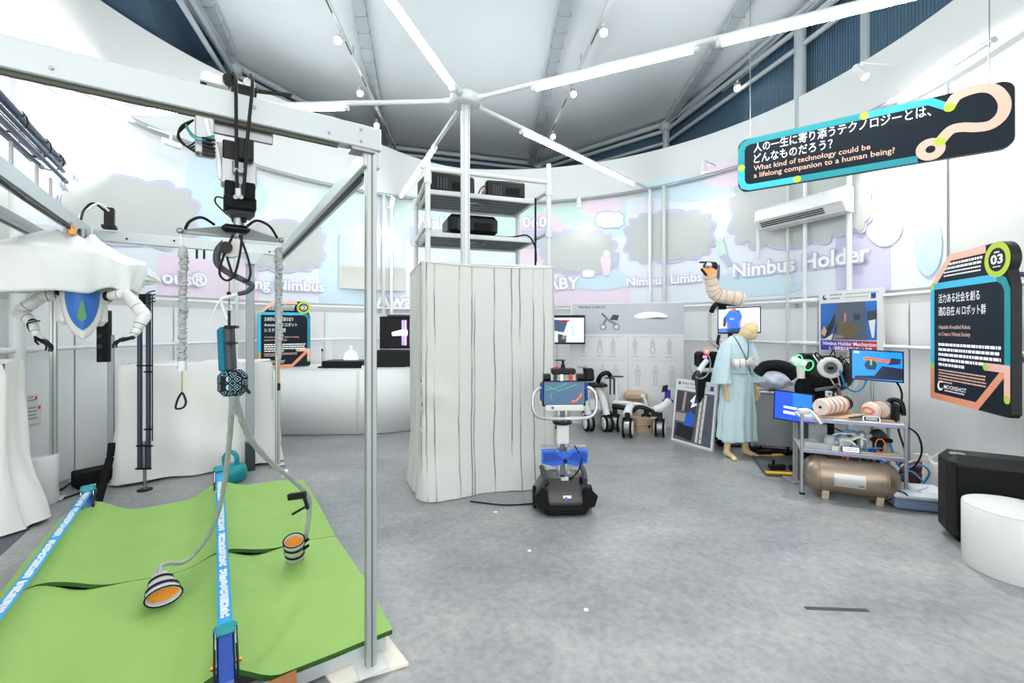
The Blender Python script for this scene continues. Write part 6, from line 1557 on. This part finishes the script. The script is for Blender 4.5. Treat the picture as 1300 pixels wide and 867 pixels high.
# low yellow-edged platform
yp = [fl(955, 581), fl(1060, 583), fl(1060, 609), fl(972, 604)]
yt = thing('low_platform', 'low dark platform with yellow edge strips at the mannequin feet', 'platform', yp[3])
MB()._add([p+Vector((0, 0, .035)) for p in yp]+[p+Vector((0, 0, .002)) for p in yp], [(3, 2, 1, 0), (0, 1, 5, 4), (1, 2, 6, 5), (2, 3, 7, 6), (3, 0, 4, 7)], False).build('deck', mat('deck_grey', S(92, 98, 100), .5), yt, world=True)
for i, j in ((0, 1), (3, 2)): MB().bar(yp[i]+Vector((0, 0, .037)), yp[j]+Vector((0, 0, .037)), .05, .012).build('edge_strip', YELLOW, yt, world=True)
for (u, v) in ((982, 596), (1008, 597), (966, 577), (1000, 578)):
    q = fl(u, v, .04); fo = MB().bar(q+Vector((-.05, 0, .03)), q+Vector((.12, 0, .03)), .05, .05, b=.008).build('clamp', BLACK, yt, world=True); MB().cyl(q, q+Vector((0, 0, .1)), .014, n=10).build('clamp_knob', RUBBER, fo, world=True)

# ---------------------------------------------------------------- metal rack and compressor
RA = R_(-24.8); R0 = fl(1018, 627); RM = Matrix.Translation(R0) @ Matrix.Rotation(RA, 4, 'Z')
def r_(x, y, z): return RM @ Vector((x, y, z))
rk = thing('metal_rack', 'two-tier metal rack holding soft robot arms and small parts', 'rack', R0, RA)
RW, RD = .74, .42
for (x, y, zt_) in ((0, 0, .73), (0, RD, .73), (RW, 0, .72), (RW, RD, .72), (RW-.12, RD, 1.10)):
    MB().cyl((x, y, 0), (x, y, zt_), .0145, n=12).build('leg', LGREY, rk)
for z in (.69, .41):
    sh = MB().box((RW/2, RD/2, z), (RW+.02, RD+.02, .012), b=.003).build('shelf', mat('shelf_board', S(206, 208, 214), .4), rk)
    for y in (0, RD): MB().box((RW/2, y, z-.012), (RW, .024, .03), b=.003).build('shelf_edge', mat('edge_violet_grey', S(150, 152, 178), .35, .4), sh)
    for x in (0, RW): MB().box((x, RD/2, z-.012), (.024, RD, .03), b=.003).build('shelf_edge', LGREY, sh)
MB().bar((RW-.3, RD, .38), (RW, RD, .14), .02, .012).build('brace', LGREY, rk); MB().bar((RW, RD, .38), (RW-.3, RD, .14), .02, .012).build('brace', LGREY, rk)
for (x, y) in ((0, 0), (0, RD), (RW, 0), (RW, RD)): MB().cyl((x, y, 0), (x, y, .015), .022, n=12).build('foot', RUBBER, rk)
# compressor tank
BRZ = mat('bronze_tank', S(158, 142, 126), .28, .65, var=.04)
cq = r_(.36, .04, 0); ct_ = thing('compressor_tank', 'bronze cylindrical air tank lying under the metal rack', 'air tank', cq, RA)
Rx = Matrix.Rotation(PI/2, 3, 'Y')
MB().lathe([(0, -.35), (.06, -.345), (.12, -.32), (.155, -.27), (.16, -.22), (.16, .22), (.155, .27), (.12, .32), (.06, .345), (0, .35)], (0, 0, .2), Rx, 36).build('tank', BRZ, ct_)
for x in (-.24, .24):
    MB().lathe([(.1615, -.006), (.163, 0), (.1615, .006)], (x, 0, .2), Rx, 36).build('weld_seam', mat('weld', S(150, 126, 104), .4, .6), ct_)
    for y in (-.09, .09): MB().box((x*.8, y, .03), (.05, .012, .1), R=Matrix.Rotation(-y*4, 3, 'X')).build('foot', mat('foot_beige', S(206, 190, 166), .5), ct_)
MB().grid(lambda u, v: Vector((-.14+.22*u, -.1625*math.cos((v-.5)*.7), .2+.1625*math.sin((v-.5)*.7))), 2, 8).build('label_plate', mat('label_silver', S(190, 192, 190), .3, .5), ct_)
MB().box((.05, -.157, .165), (.04, .004, .008)).build('label_print', INKK, ct_)
for (x, w_) in ((-.12, .1), (.02, .08), (.12, .06)):
    MB().box((x, 0, .375), (w_, .1, .05), b=.01).build('valve_block', BLACK, ct_)
MB().cyl((-.02, -.04, .36), (-.02, -.04, .40), .012, n=10).build('valve', RED, ct_); MB().cyl((.2, -.02, .35), (.2, -.02, .39), .02, n=12).build('gauge', BLACK, ct_); MB().box((.22, -.03, .36), (.03, .02, .02)).build('fitting', BLUE, ct_)
# top shelf: boards, soft arms, label
for (x, y, w_, d_, lb) in ((.32, .2, .34, .26, 'pale wooden board under the longer soft arm on the rack'), (.62, .2, .22, .22, 'pale wooden board under the shorter soft arm on the rack')):
    tag(MB(RM).box((x, y, .705), (w_, d_, .014), b=.002).build('wooden_board', WOOD), lb, 'board')
SOFT = mat('pale_soft_sleeve', S(228, 212, 204), .65); STR = mat('orange_stripe', S(236, 130, 80), .6)
def soft_arm(p0, p1, r, label, ribs, tip):
    p0 = Vector(p0); p1 = Vector(p1); t = thing('soft_arm', label, 'soft arm', p0-Vector((0, 0, r)))
    n_ = 40; path = [p0+(p1-p0)*i/(n_-1) for i in range(n_)]
    rr = [r*(.92+.10*abs(math.sin(i/(n_-1)*ribs*PI))) for i in range(n_)]
    if tip: rr[0] = r*.55; rr[1] = r*.8; rr[2] = r*.92
    MB().tube(path, rr, 24).build('sleeve', SOFT, t, world=True)
    for k in range(1, ribs+1):
        q = p0+(p1-p0)*((k-.5)/ribs); MB().tube(MB_ring(q, p1-p0, r*1.0, 1., 28), .006, 6, closed=True).build('stripe', STR if k % 2 else mat('rib_grey', S(120, 112, 110), .6), t, world=True)
    ax = (p0-p1).normalized()
    MB().cyl(p1-ax*.0, p1-ax*.06, r*.95, n=20).build('end_flange', BLACK, t, world=True)
    return t, ax
t, ax = soft_arm(r_(.14, .0, .80), r_(.36, .3, .80), .072, 'longer soft robot arm with orange stripes lying on the rack', 5, False)
MB().cyl(r_(.14, .0, .80)+ax*.001, r_(.14, .0, .80)+ax*.006, .012, n=12).build('tip_hole', BLACK, t, world=True)
t, ax = soft_arm(r_(.5, .06, .79), r_(.66, .2, .79), .072, 'shorter soft robot arm with an orange ring on its blunt tip', 2, True)
MB().tube(MB_ring(r_(.5, .06, .79)+ax*.004, ax, .045, .6, 24), .008, 6, closed=True).build('tip_ring', STR, t, world=True)
for (x, lb) in ((.5, 'small dark caption plate with white border on the top rack shelf'),):
    cpn = thing('caption_plate', lb, 'caption plate', r_(x, -.0, .70)); f = Face(r_(x-.05, .0, .70), RM.to_3x3()@Vector((1, 0, 0)), RM.to_3x3()@Vector((0, .35, .94)))
    f.poly(rrect(.12, .05, .006), -.004, .004).build('plate', INKW, cpn, world=True); f.poly(rrect(.105, .036, .004, 3, .0075, .007), .0, .001).build('plate_face', INKK, cpn, world=True)
    f.rows([(.02, .03, .08, .006), (.02, .018, .08, .006)], .002, 3).build('small_print', INKW, cpn, world=True)
tag(MB(RM).bar((.36, .02, .72), (.52, .12, .735), .03, .012, b=.003).bar((.52, .12, .735), (.52, .12, .70), .02, .02).build('clamp_bracket', DGREY), 'dark metal clamp bracket between the two soft arms', 'bracket')
tag(MB(RM).box((.7, .12, .78), (.05, .1, .16), b=.02).tube(spline([(.66, .2, .8), (.7, .22, .87), (.76, .18, .86), (.76, .12, .76)], 5), .02, 8).build('arm_motor', BLACK), 'black motor block at the back end of the shorter soft arm', 'motor')
tag(MB(RM).tube(spline([(-.02, .05, .74), (.06, .0, .76), (.1, -.02, .72), (.14, -.05, .66)], 6), .014, 8).box((.02, .03, .75), (.09, .06, .05), .3, b=.012).build('robot_gripper', WHITEP), 'small white gripper lying on the near corner of the top rack shelf', 'gripper')
# second shelf contents
def rb_(x, y, z, w_, d_, h_, name, m, label, cat, rz=0., b=.006): return tag(MB(RM).box((x, y, z+h_/2), (w_, d_, h_), rz, b=b).build(name, m), label, cat)
z2 = .417
bx = thing('parts_tray', 'clear tray of yellow sponge pieces on the lower rack shelf', 'tray', r_(.12, .08, z2), RA)
MB().box((0, 0, .004), (.2, .14, .006)).build('tray_base', PLASTIC_CLEAR, bx)
for (x, y, w_, d_) in ((0, -.07, .2, .004), (0, .07, .2, .004), (-.1, 0, .004, .14), (.1, 0, .004, .14)): MB().box((x, y, .03), (w_, d_, .055)).build('tray_side', PLASTIC_CLEAR, bx)
for i in range(6): MB().box((-.075+.03*i, -.03+.02*(i % 2), .024), (.026, .05, .035), .2*i, b=.006).build('sponge_piece', mat('sponge_yellow', S(232, 214, 150), .8), bx)
tag(MB(RM).box((.16, .25, z2+.1), (.14, .12, .2), b=.012).cyl((.16, .25, z2+.2), (.16, .25, z2+.225), .05, n=16).build('clear_canister', PLASTIC_CLEAR), 'clear square canister at the back of the lower rack shelf', 'canister')
rb_(.08, .3, z2, .05, .06, .18, 'battery_pack', DGREY, 'dark upright battery pack at the back of the lower rack shelf', 'battery')
hg = thing('robot_hand', 'white mechanical robot hand lying on the lower rack shelf', 'robot hand', r_(.34, .12, z2), RA)
MB().box((0, 0, .06), (.1, .08, .09), .3, b=.02).build('palm', WHITEP, hg)
for k in range(4): MB().tube([(.04, -.03+.02*k, .09), (.1, -.04+.022*k, .13), (.15, -.045+.025*k, .11)], [.012, .011, .009], 8).build('finger', WHITEP, hg)
MB().tube([(-.02, -.04, .08), (.02, -.09, .1), (.06, -.1, .07)], [.013, .012, .009], 8).build('thumb', WHITEP, hg)
MB().cyl((-.04, 0, .05), (-.13, .02, .045), .035, n=14).build('wrist', LGREY, hg)
for k in range(3): MB().tube(spline([(-.05, .02*k, .1), (.02, .02*k, .15+.01*k), (.1, .02*k, .16)], 4), .004, 6).build('tendon', CABLEB, hg)
tag(MB(RM).lathe([(.045, 0), (.045, .1), (.035, .11), (.035, .125), (0, .125)], (.22, .06, z2), n=20).build('plastic_bottle', PLASTIC_CLEAR), 'short clear plastic bottle on the lower rack shelf', 'bottle')
tag(MB(RM).lathe([(.035, 0), (.035, .15), (.02, .17), (0, .17)], (.47, .14, z2), n=20).build('actuator_cylinder', LGREY), 'upright silver actuator cylinder on the lower rack shelf', 'actuator')
rb_(.43, .2, z2, .06, .08, .12, 'motor_box', BLACK, 'black motor box behind the silver actuator', 'motor')
cpn = thing('caption_plate', 'small white caption plate with dark border on the lower rack shelf', 'caption plate', r_(.36, -.01, z2)); f = Face(r_(.30, -.0, z2), RM.to_3x3()@Vector((1, 0, 0)), RM.to_3x3()@Vector((0, .35, .94)))
f.poly(rrect(.13, .055, .006), -.004, .004).build('plate', NAVY, cpn, world=True); f.poly(rrect(.118, .043, .004, 3, .006, .006), .0, .001).build('plate_face', INKW, cpn, world=True); f.rows([(.02, .033, .09, .006), (.02, .018, .09, .006)], .002, 5).build('small_print', INKG, cpn, world=True)
tag(MB(RM).box((.58, .06, z2+.006), (.28, .035, .01), .04).build('wooden_ruler', WOOD), 'long pale wooden ruler lying on the lower rack shelf', 'ruler')
tag(MB(RM).bar((.54, .16, z2+.1), (.7, .18, z2+.1), .04, .035, b=.008).cyl((.62, .17, z2), (.62, .17, z2+.09), .012, n=8).build('black_actuator', BLACK), 'black bar actuator standing on the lower rack shelf', 'actuator')
tag(MB(RM).tube([Vector((.6+.035*math.cos(2*PI*k/20), .12, z2+.06+.06*math.sin(2*PI*k/20))) for k in range(20)], .006, 6, closed=True).build('orange_band', mat('orange_band', S(240, 130, 60), .5)), 'orange band looped around the black bar actuator', 'band')
tag(MB(RM).ball((.63, .3, z2+.09), (.07, .06, .085), 14).cyl((.63, .3, z2), (.63, .3, z2+.05), .04, n=12).build('dark_helmet_part', DGREY), 'dark rounded cover standing at the back of the lower rack shelf', 'cover')
for i, (x, y, w_, d_, h_, m, lb, cat) in enumerate(((.28, .2, .09, .07, .09, WHITEP, 'white control box behind the robot hand on the lower rack shelf', 'control box'), (.40, .05, .05, .05, .06, PLASTIC_CLEAR, 'small clear cube case beside the silver actuator', 'case'),
        (.52, .24, .1, .06, .13, WHITEP, 'tall white servo housing at the back of the lower rack shelf', 'servo'), (.53, .07, .05, .04, .035, NAVY, 'small blue connector block beside the wooden ruler', 'connector'), (.26, .02, .06, .05, .045, OFFW, 'small off-white block at the front of the lower rack shelf', 'block'))):
    rb_(x, y, z2, w_, d_, h_, 'rack_item_'+cat.replace(' ', '_').replace('-', '_') if False else cat.replace(' ', '_').replace('-', '_')+'_unit', m, lb, cat, .25*i)
for i, (pts, m, lb) in enumerate((([(.22, .16, .5), (.3, .1, .56), (.42, .12, .55), (.5, .18, .5)], CABLEW, 'white wire bundle over the robot hand on the rack'), ([(.46, .08, .44), (.52, .03, .47), (.6, .1, .46), (.66, .2, .44)], CABLEB, 'blue tube lying beside the black bar actuator'), ([(.2, .3, .6), (.3, .26, .57), (.4, .3, .52), (.5, .3, .45)], CABLE, 'black lead draped behind the robot hand'))):
    tag(MB(RM).tube(spline(pts, 6), .007, 6).build('shelf_cable', m), lb, 'cable')
for (x, y, w_) in ((.12, .1, .1), (.3, .16, .12), (.5, .2, .1)):
    pass
# monitor on the rack post
def tilted_screen(name, label, a, b, h, lean, pic, details, cat='screen', parent_extra=None):
    t = thing(name, label, cat, a); f = Face(a, b-a, Vector((0, 0, 1))+Vector((b-a)).cross(Vector((0, 0, 1))).normalized()*-lean); W = (b-a).length
    f.poly([(-.01, -.01), (W+.01, -.01), (W+.01, h+.01), (-.01, h+.01)], -.03, .03).build('casing', BLACK, t, world=True)
    p = f.poly([(0, 0), (W, 0), (W, h), (0, h)], .0, .001).build('picture', pic, t, world=True)
    for pts, c in details: f.poly([(x*W, y*h) for x, y in pts], .0015, .001).build('picture_detail', scol('screen_%d_%d_%d' % c, c, .5), p, world=True)
    return t, f, W
t, f, W = tilted_screen('screen', 'blue screen with an orange bar drawing on the rack post', at(1082, 480, 3.98), at(1146, 485, 3.86), .255, .02, scol('screen_azure', (20, 120, 220), .7),
    [([(.05, .0), (1, .05), (1, .45), (.6, .5), (.45, .15), (.05, .1)], (28, 38, 60)), ([(.22, .68), (.78, .62), (.78, .72), (.24, .78)], (230, 96, 50)), ([(.3, .35), (.46, .35), (.5, .55), (.44, .68), (.3, .66), (.24, .5)], (30, 50, 80)), ([(.72, .55), (.95, .6), (.97, .78), (.78, .8)], (34, 44, 66)), ([(.36, .5), (.4, .5), (.4, .7), (.36, .7)], (60, 220, 130)), ([(.04, .9), (.14, .9), (.14, .96), (.04, .96)], (235, 240, 250))])
MB().bar(f.p(W*.75, .1, -.035), r_(RW-.12, RD, 1.08), .03, .03).build('mount_arm', BLACK, t, world=True)
t, f, W = tilted_screen('tablet', 'tilted blue tablet screen beside the near corner of the rack', at(983, 530, 4.45), at(1030, 538, 4.22), .27, .12, scol('screen_royal', (26, 70, 205), .7),
    [([(.5, .5), (1, .45), (1, 1), (.5, 1)], (30, 110, 235)), ([(.25, .42), (.62, .40), (.62, .48), (.25, .5)], (225, 230, 250)), ([(.25, .22), (.7, .2), (.7, .3), (.25, .32)], (225, 230, 250)), ([(.55, .35), (.8, .3), (.9, .5), (.7, .55)], (24, 28, 48))], 'tablet')
q = f.p(W*.6, .05, -.05); MB().box(Vector((q.x, q.y, q.z/2)), (.03, .03, q.z), b=.004).build('stand_post', LGREY, t, world=True); MB().box(Vector((q.x, q.y, .01)), (.2, .2, .02), b=.004).build('stand_foot', LGREY, t, world=True)

# ---------------------------------------------------------------- large black robot with white disc
bq = Vector((3.3, 4.72, 0)); br = thing('black_arm_robot', 'bulky black robot shoulder with a white disc and green lit joint behind the rack', 'robot', bq)
MB().box(bq+Vector((0, .1, .45)), (.3, .26, .9), b=.03).build('pedestal', BLACKM, br, world=True)
MB().ball(at(1050, 475, 4.65), (.26, .18, .2), 24).build('shoulder_housing', BLACK, br, world=True)
MB().box(at(1030, 497, 4.7), (.26, .22, .3), b=.05).build('lower_housing', BLACKM, br, world=True)
c = at(1054, 467, 4.40); dn = Vector((-.35, -1, .05)).normalized()
MB().lathe([(0, 0), (.045, 0), (.06, .012), (.1, .02), (.105, .005), (.105, -.03)], c, Vector((0, 0, 1)).rotation_difference(dn).to_matrix(), 32).build('white_disc', WHITEP, br, world=True)
MB().lathe([(.05, .016), (.055, .024), (.06, .016)], c, Vector((0, 0, 1)).rotation_difference(dn).to_matrix(), 32).build('disc_ring', MGREY, br, world=True)
MB().ball(c+dn*.01, (.035, .02, .018), 12).build('disc_slot', BLACK, br, world=True)
MB().tube([at(1004, 456, 4.6), at(1012, 460, 4.58), at(1022, 464, 4.55)], [.035, .045, .05], 16).build('joint_barrel', WHITEP, br, world=True)
MB().tube([at(1016, 462, 4.57), at(1017, 480, 4.57)], [.04, .035], 14).build('joint_link', WHITEP, br, world=True)
GRN = mat('green_led', S(60, 240, 120), .3, emit=2.)
for (u, v) in ((1027, 464), (1013, 457)):
    MB().tube(MB_ring(at(u, v, 4.52), (1, .15, -.35), .052, 1., 22), .005, 6, closed=True).build('led_ring', GRN, br, world=True)
MB().box(at(1025, 452, 4.6), (.14, .1, .06), b=.015).build('joint_motor', BLACK, br, world=True)
armp = spline([at(1012, 478, 4.8), at(1000, 468, 4.85), at(985, 464, 4.9), at(970, 466, 4.95), at(962, 474, 4.95)], 8)
MB().tube(armp, [.075-.02*i/len(armp) for i in range(len(armp))], 16).build('padded_arm', BLACKM, br, world=True)
rn = random.Random(8)
for k in range(14):
    a = Vector((rn.uniform(1035, 1082), rn.uniform(448, 470))); pts = [at(a.x, a.y, 4.5), at(a.x+rn.uniform(-8, 12), a.y-rn.uniform(2, 7), 4.45), at(a.x+rn.uniform(4, 20), a.y+rn.uniform(4, 16), 4.42), at(a.x+rn.uniform(4, 14), a.y+rn.uniform(16, 34), 4.45)]
    MB().tube(spline(pts, 5), .006, 6).build('cable', CABLE if k % 4 else CABLEW, br, world=True)
for pts in ([(1066, 470), (1075, 492), (1088, 497), (1097, 490), (1100, 480)],):
    MB().tube(spline([at(u, v, 4.35) for u, v in pts], 6), .008, 8).build('air_hose', CABLEB, br, world=True)
for (u0, v0, u1, v1) in ((1035, 495, 1075, 488), (1062, 485, 1068, 512)): MB().bar(at(u0, v0, 4.5), at(u1, v1, 4.5), .03, .03, b=.004).build('frame_bar', STEEL, br, world=True)
MB().box(at(1052, 500, 4.4), (.05, .04, .06), b=.005).build('valve', OFFW, br, world=True); MB().ball(at(1053, 500, 4.36), .012, 8).build('indicator', BLUE, br, world=True)

# cables and boxes beside the rack
for i, (pts, m, lb) in enumerate((([(1133, 478, 3.9), (1145, 500, 3.9), (1140, 540, 3.85), (1150, 580, 3.8), (1146, 622, 3.9)], CABLE, 'black cable hanging from the rack monitor to the floor'),
    ([(1148, 540, 3.75), (1165, 552, 3.8), (1170, 575, 3.8), (1158, 595, 3.85), (1140, 600, 3.9)], CABLE, 'black cable looping out beside the rack'), ([(1128, 555, 3.9), (1140, 590, 3.85), (1160, 600, 3.85), (1175, 615, 3.9)], CABLEB, 'blue air hose sagging from the rack to the floor'),
    ([(1140, 612, 3.95), (1150, 596, 3.9), (1168, 590, 3.95), (1180, 600, 3.95), (1172, 614, 4.0)], CABLEB, 'blue air hose coiled beside the dark red unit'), ([(1136, 600, 4.0), (1150, 588, 4.0), (1175, 584, 4.0), (1188, 600, 4.0)], CABLEW, 'white cable coiled beside the dark red unit'), ([(1158, 576, 4.0), (1180, 580, 4.0), (1192, 600, 3.95), (1186, 618, 3.95)], CABLEW, 'white cable trailing over the paper bag'))):
    tag(MB().tube(spline([at(u, v, Y) for u, v, Y in pts], 7), .008, 6).build('hanging_cable', m), lb, 'cable')
q = fl(1176, 626); tag(MB().box(q+Vector((0, .1, .12)), (.2, .2, .24), -.4, b=.01).box(q+Vector((-.03, -.0, .14)), (.08, .03, .08), -.4, b=.004).build('power_unit', mat('dark_red_unit', S(92, 36, 34), .5)), 'dark red power unit on the floor beside the rack', 'power unit')
wb_ = fl(1200, 634)
def bag_(u, v):
    an = 2*PI*u; k = 1-.25*v+.06*math.sin(an*4+v*7); return wb_+Vector((.1*math.cos(an)*k+.03*v, .1+.12*math.sin(an)*k, .02+.32*v+.03*math.sin(an*3)*v))
mb = MB(); mb.grid(bag_, 28, 10, closeu=True); tag(mb.build('paper_bag', mat('white_bag', S(230, 230, 226), .6, bump=.4, bscale=18), solid=.004), 'crumpled white bag standing behind the plastic tote', 'bag')
tq = fl(1176, 652); tt = thing('storage_tote', 'low clear plastic tote with a white lid on the floor', 'tote', tq, R_(-18))
MB().box((0, .16, .055), (.4, .3, .1), b=.02).build('tub', mat('tote_blue_grey', S(120, 140, 168), .25), tt); MB().box((0, .16, .125), (.43, .33, .05), b=.018).build('lid', mat('tote_lid', S(226, 232, 240), .25), tt)
MB().box((0, .16, .152), (.34, .24, .012), b=.004).build('lid_panel', mat('tote_lid', S(226, 232, 240), .25), tt)
for x in (-.21, .21): MB().box((x, .16, .11), (.02, .12, .05), b=.006).build('latch', WHITEP, tt)
MB().tube(spline([(-.2, .05, .155), (-.16, .0, .158), (-.12, -.0, .13)], 5), .006, 6).build('lid_cord', CABLE, tt)

# black padded case and white drum at the right edge
bc = thing('black_case', 'large black rounded case standing against the wall behind the white drum', 'case', (3.42, 3.08, 0), R_(-30))
MB().box((0, 0, .315), (.62, .26, .60), b=.05).build('shell', mat('case_black', S(12, 13, 16), .5, bump=.1, bscale=150), bc)
MB().box((-.02, -.135, .315), (.5, .02, .46), b=.008).build('front_panel', BLACKM, bc); MB().box((0, 0, .015), (.5, .2, .03), b=.006).build('plinth', RUBBER, bc)
MB().box((-.24, -.05, .612), (.08, .05, .012), b=.004).build('corner_tab', MGREY, bc)
dq = Vector((3.13, 2.74, 0)); dr = thing('white_drum', 'white cylindrical drum stool at the right edge in front of the black case', 'drum stool', dq)
MB().lathe([(0, 0), (.235, 0), (.24, .008), (.24, .385), (.235, .39), (0, .39)], dq, n=56).build('drum', WHITEP, dr, world=True)
MB().lathe([(.236, .39), (.238, .394), (.225, .396), (0, .396)], dq, n=56).build('top_disc', WHITE, dr, world=True)

# air conditioner on the wall
a = at(972, 293, 5.95); b = at(1084, 272, 4.95); zb = (a.z+b.z)/2; a.z = b.z = zb; f = Face(a, b-a, (0, 0, 1)); W = (b-a).length
ac = thing('air_conditioner', 'white wall-mounted air conditioner above the Nimbus Holder poster', 'air conditioner', a)
MB().prism([(0, 0), (0, .28), (-.17, .30), (-.2, .28), (-.2, .10), (-.12, 0)], W, f.p(0, 0, 0), f.n*-1, (0, 0, 1)).build('body', WHITEP, ac, world=True) if False else None
prof = [(0, 0), (.0, .29), (.14, .29), (.2, .25), (.21, .12), (.13, .015)]
vs = [f.p(0, y, x) for x, y in prof]+[f.p(W, y, x) for x, y in prof]; n = len(prof)
MB()._add(vs, [tuple(range(n)), tuple(reversed(range(n, 2*n)))]+[(i, n+i, n+(i+1) % n, (i+1) % n) for i in range(n)], False).build('body', WHITEP, ac, world=True)
for k in range(3): MB().bar(f.p(.06, .04+.022*k, .155+.017*k), f.p(W-.22, .04+.022*k, .155+.017*k), .012, .012).build('louver', BLACK, ac, world=True)
MB().bar(f.p(.03, .115, .212), f.p(W-.03, .115, .212), .006, .006).build('panel_gap', LGREY, ac, world=True)
MB().bar(f.p(W-.2, .02, .13), f.p(W-.2, .25, .205), .006, .006).build('panel_gap', LGREY, ac, world=True)
MB().tube(spline([f.p(-.02, .05, .08), f.p(-.06, .03, .06), f.p(-.07, -.1, .05), f.p(-.07, -.35, .05)], 6), .025, 10).build('drain_pipe', WHITEP, ac, world=True)

# framed poster on the rails
a = at(1040, 447, 5.28); b = at(1121, 447, 4.58); z0 = at(1040, 445, 5.28).z; a.z = b.z = z0; f = Face(a, b-a, (0, 0, 1)); W = (b-a).length; Hh = .70
ps = thing('framed_poster', 'framed poster with a blue photo and red title strip hung on the wall rails', 'poster', a)
f.poly([(0, 0), (W, 0), (W, Hh), (0, Hh)], -.03, .03).build('frame', WHITEP, ps, world=True)
ph = f.poly([(.02, Hh*.20), (W-.06, Hh*.20), (W-.06, Hh*.80), (.02, Hh*.80)], 0, .001).build('photo', mat('poster_blue', S(48, 110, 190), .5, var=.25, vscale=5), ps, world=True)
for nm_, pts, c in (('printed_torso', [(.25, .2), (.78, .2), (.74, .8), (.3, .8)], (84, 98, 112)), ('printed_arm', [(.06, .24), (.16, .2), (.34, .6), (.28, .64)], (40, 48, 62)), ('printed_hand', [(.04, .3), (.1, .24), (.14, .34), (.09, .42)], (222, 176, 130)), ('printed_wrap', [(.33, .46), (.56, .5), (.56, .64), (.34, .62)], (236, 226, 226)), ('printed_sleeve', [(.49+.16*math.cos(k_*PI/9), .36+.12*math.sin(k_*PI/9)) for k_ in range(18)], (108, 98, 70)), ('printed_thumb', [(.42+.09*math.cos(k_*PI/7), .45+.035*math.sin(k_*PI/7)) for k_ in range(14)], (206, 150, 112)), ('printed_wrap_mark', [(.43, .49), (.46, .495), (.46, .63), (.43, .625)], (226, 120, 110)), ('printed_buckle', [(.58, .5), (.68, .52), (.68, .6), (.58, .62)], (58, 66, 80)), ('printed_sheet', [(.1, .2), (.5, .2), (.46, .27), (.24, .29)], (232, 226, 230)), ('printed_palm', [(.36, .2), (.48, .2), (.48, .26), (.38, .27)], (226, 180, 140)), ('printed_machine', [(.78, .5), (.92, .52), (.92, .66), (.78, .64)], (60, 70, 84)), ('printed_bracket', [(.80, .5), (.9, .52), (.88, .24), (.85, .24)], (230, 234, 240)), ('printed_strap', [(.21, .18), (.24, .18), (.32, .42), (.3, .44)], (120, 60, 150)), ('printed_ball', [(.29, .6), (.36, .6), (.37, .68), (.33, .71), (.29, .68)], (222, 222, 228))):
    f.poly([(x*W, y*Hh) for x, y in pts], .0015+.0001*len(nm_), .0008).build(nm_, mat('print_%d_%d_%d' % c, S(*c), .6), ph, world=True)
def redgrad():
    m = bpy.data.materials.new('title_strip_blue_to_red'); m.use_nodes = True; nt = m.node_tree; b_ = nt.nodes['Principled BSDF']
    tc = nt.nodes.new('ShaderNodeTexCoord'); sx = nt.nodes.new('ShaderNodeSeparateXYZ'); nt.links.new(tc.outputs['Generated'], sx.inputs[0])
    r = nt.nodes.new('ShaderNodeValToRGB'); r.color_ramp.elements[0].color = S(60, 66, 176); r.color_ramp.elements[1].color = S(206, 46, 50); r.color_ramp.elements[0].position = .2
    nt.links.new(sx.outputs['X'], r.inputs[0]); nt.links.new(r.outputs[0], b_.inputs['Base Color']); return m
ts = f.poly([(.02, .01), (W-.06, .01), (W-.06, Hh*.185), (.02, Hh*.185)], 0, .001).build('title_strip', redgrad(), ps, world=True)
f.text('Nimbus Holder Mechanism', .05, Hh*.105, .042, .0015, .008, width=W*.84).build('title', INKW, ps, world=True)
f.text('人・環境適応支持ロボット機構', .12, Hh*.03, .032, .0015, .008, width=W*.68).build('title', INKW, ps, world=True)
f.rows([(.14, Hh*.92, .14, .018), (.32, Hh*.925, W*.5, .010), (.14, Hh*.86, .12, .018), (.32, Hh*.87, W*.35, .009), (.72, Hh*.84, .2, .01)], .001, 7).build('small_print', INKG, ps, world=True)
f.disc(.075, Hh*.9, .03, .001, .001).build('logo', NAVY, ps, world=True); f.disc(.09, Hh*.915, .022, .0025, .001).build('logo_cut', WHITEP, ps, world=True)
f.poly([(W-.12, Hh*.84), (W-.07, Hh*.84), (W-.07, Hh*.92), (W-.12, Hh*.92)], .001, .001).build('emblem', NAVY, ps, world=True)
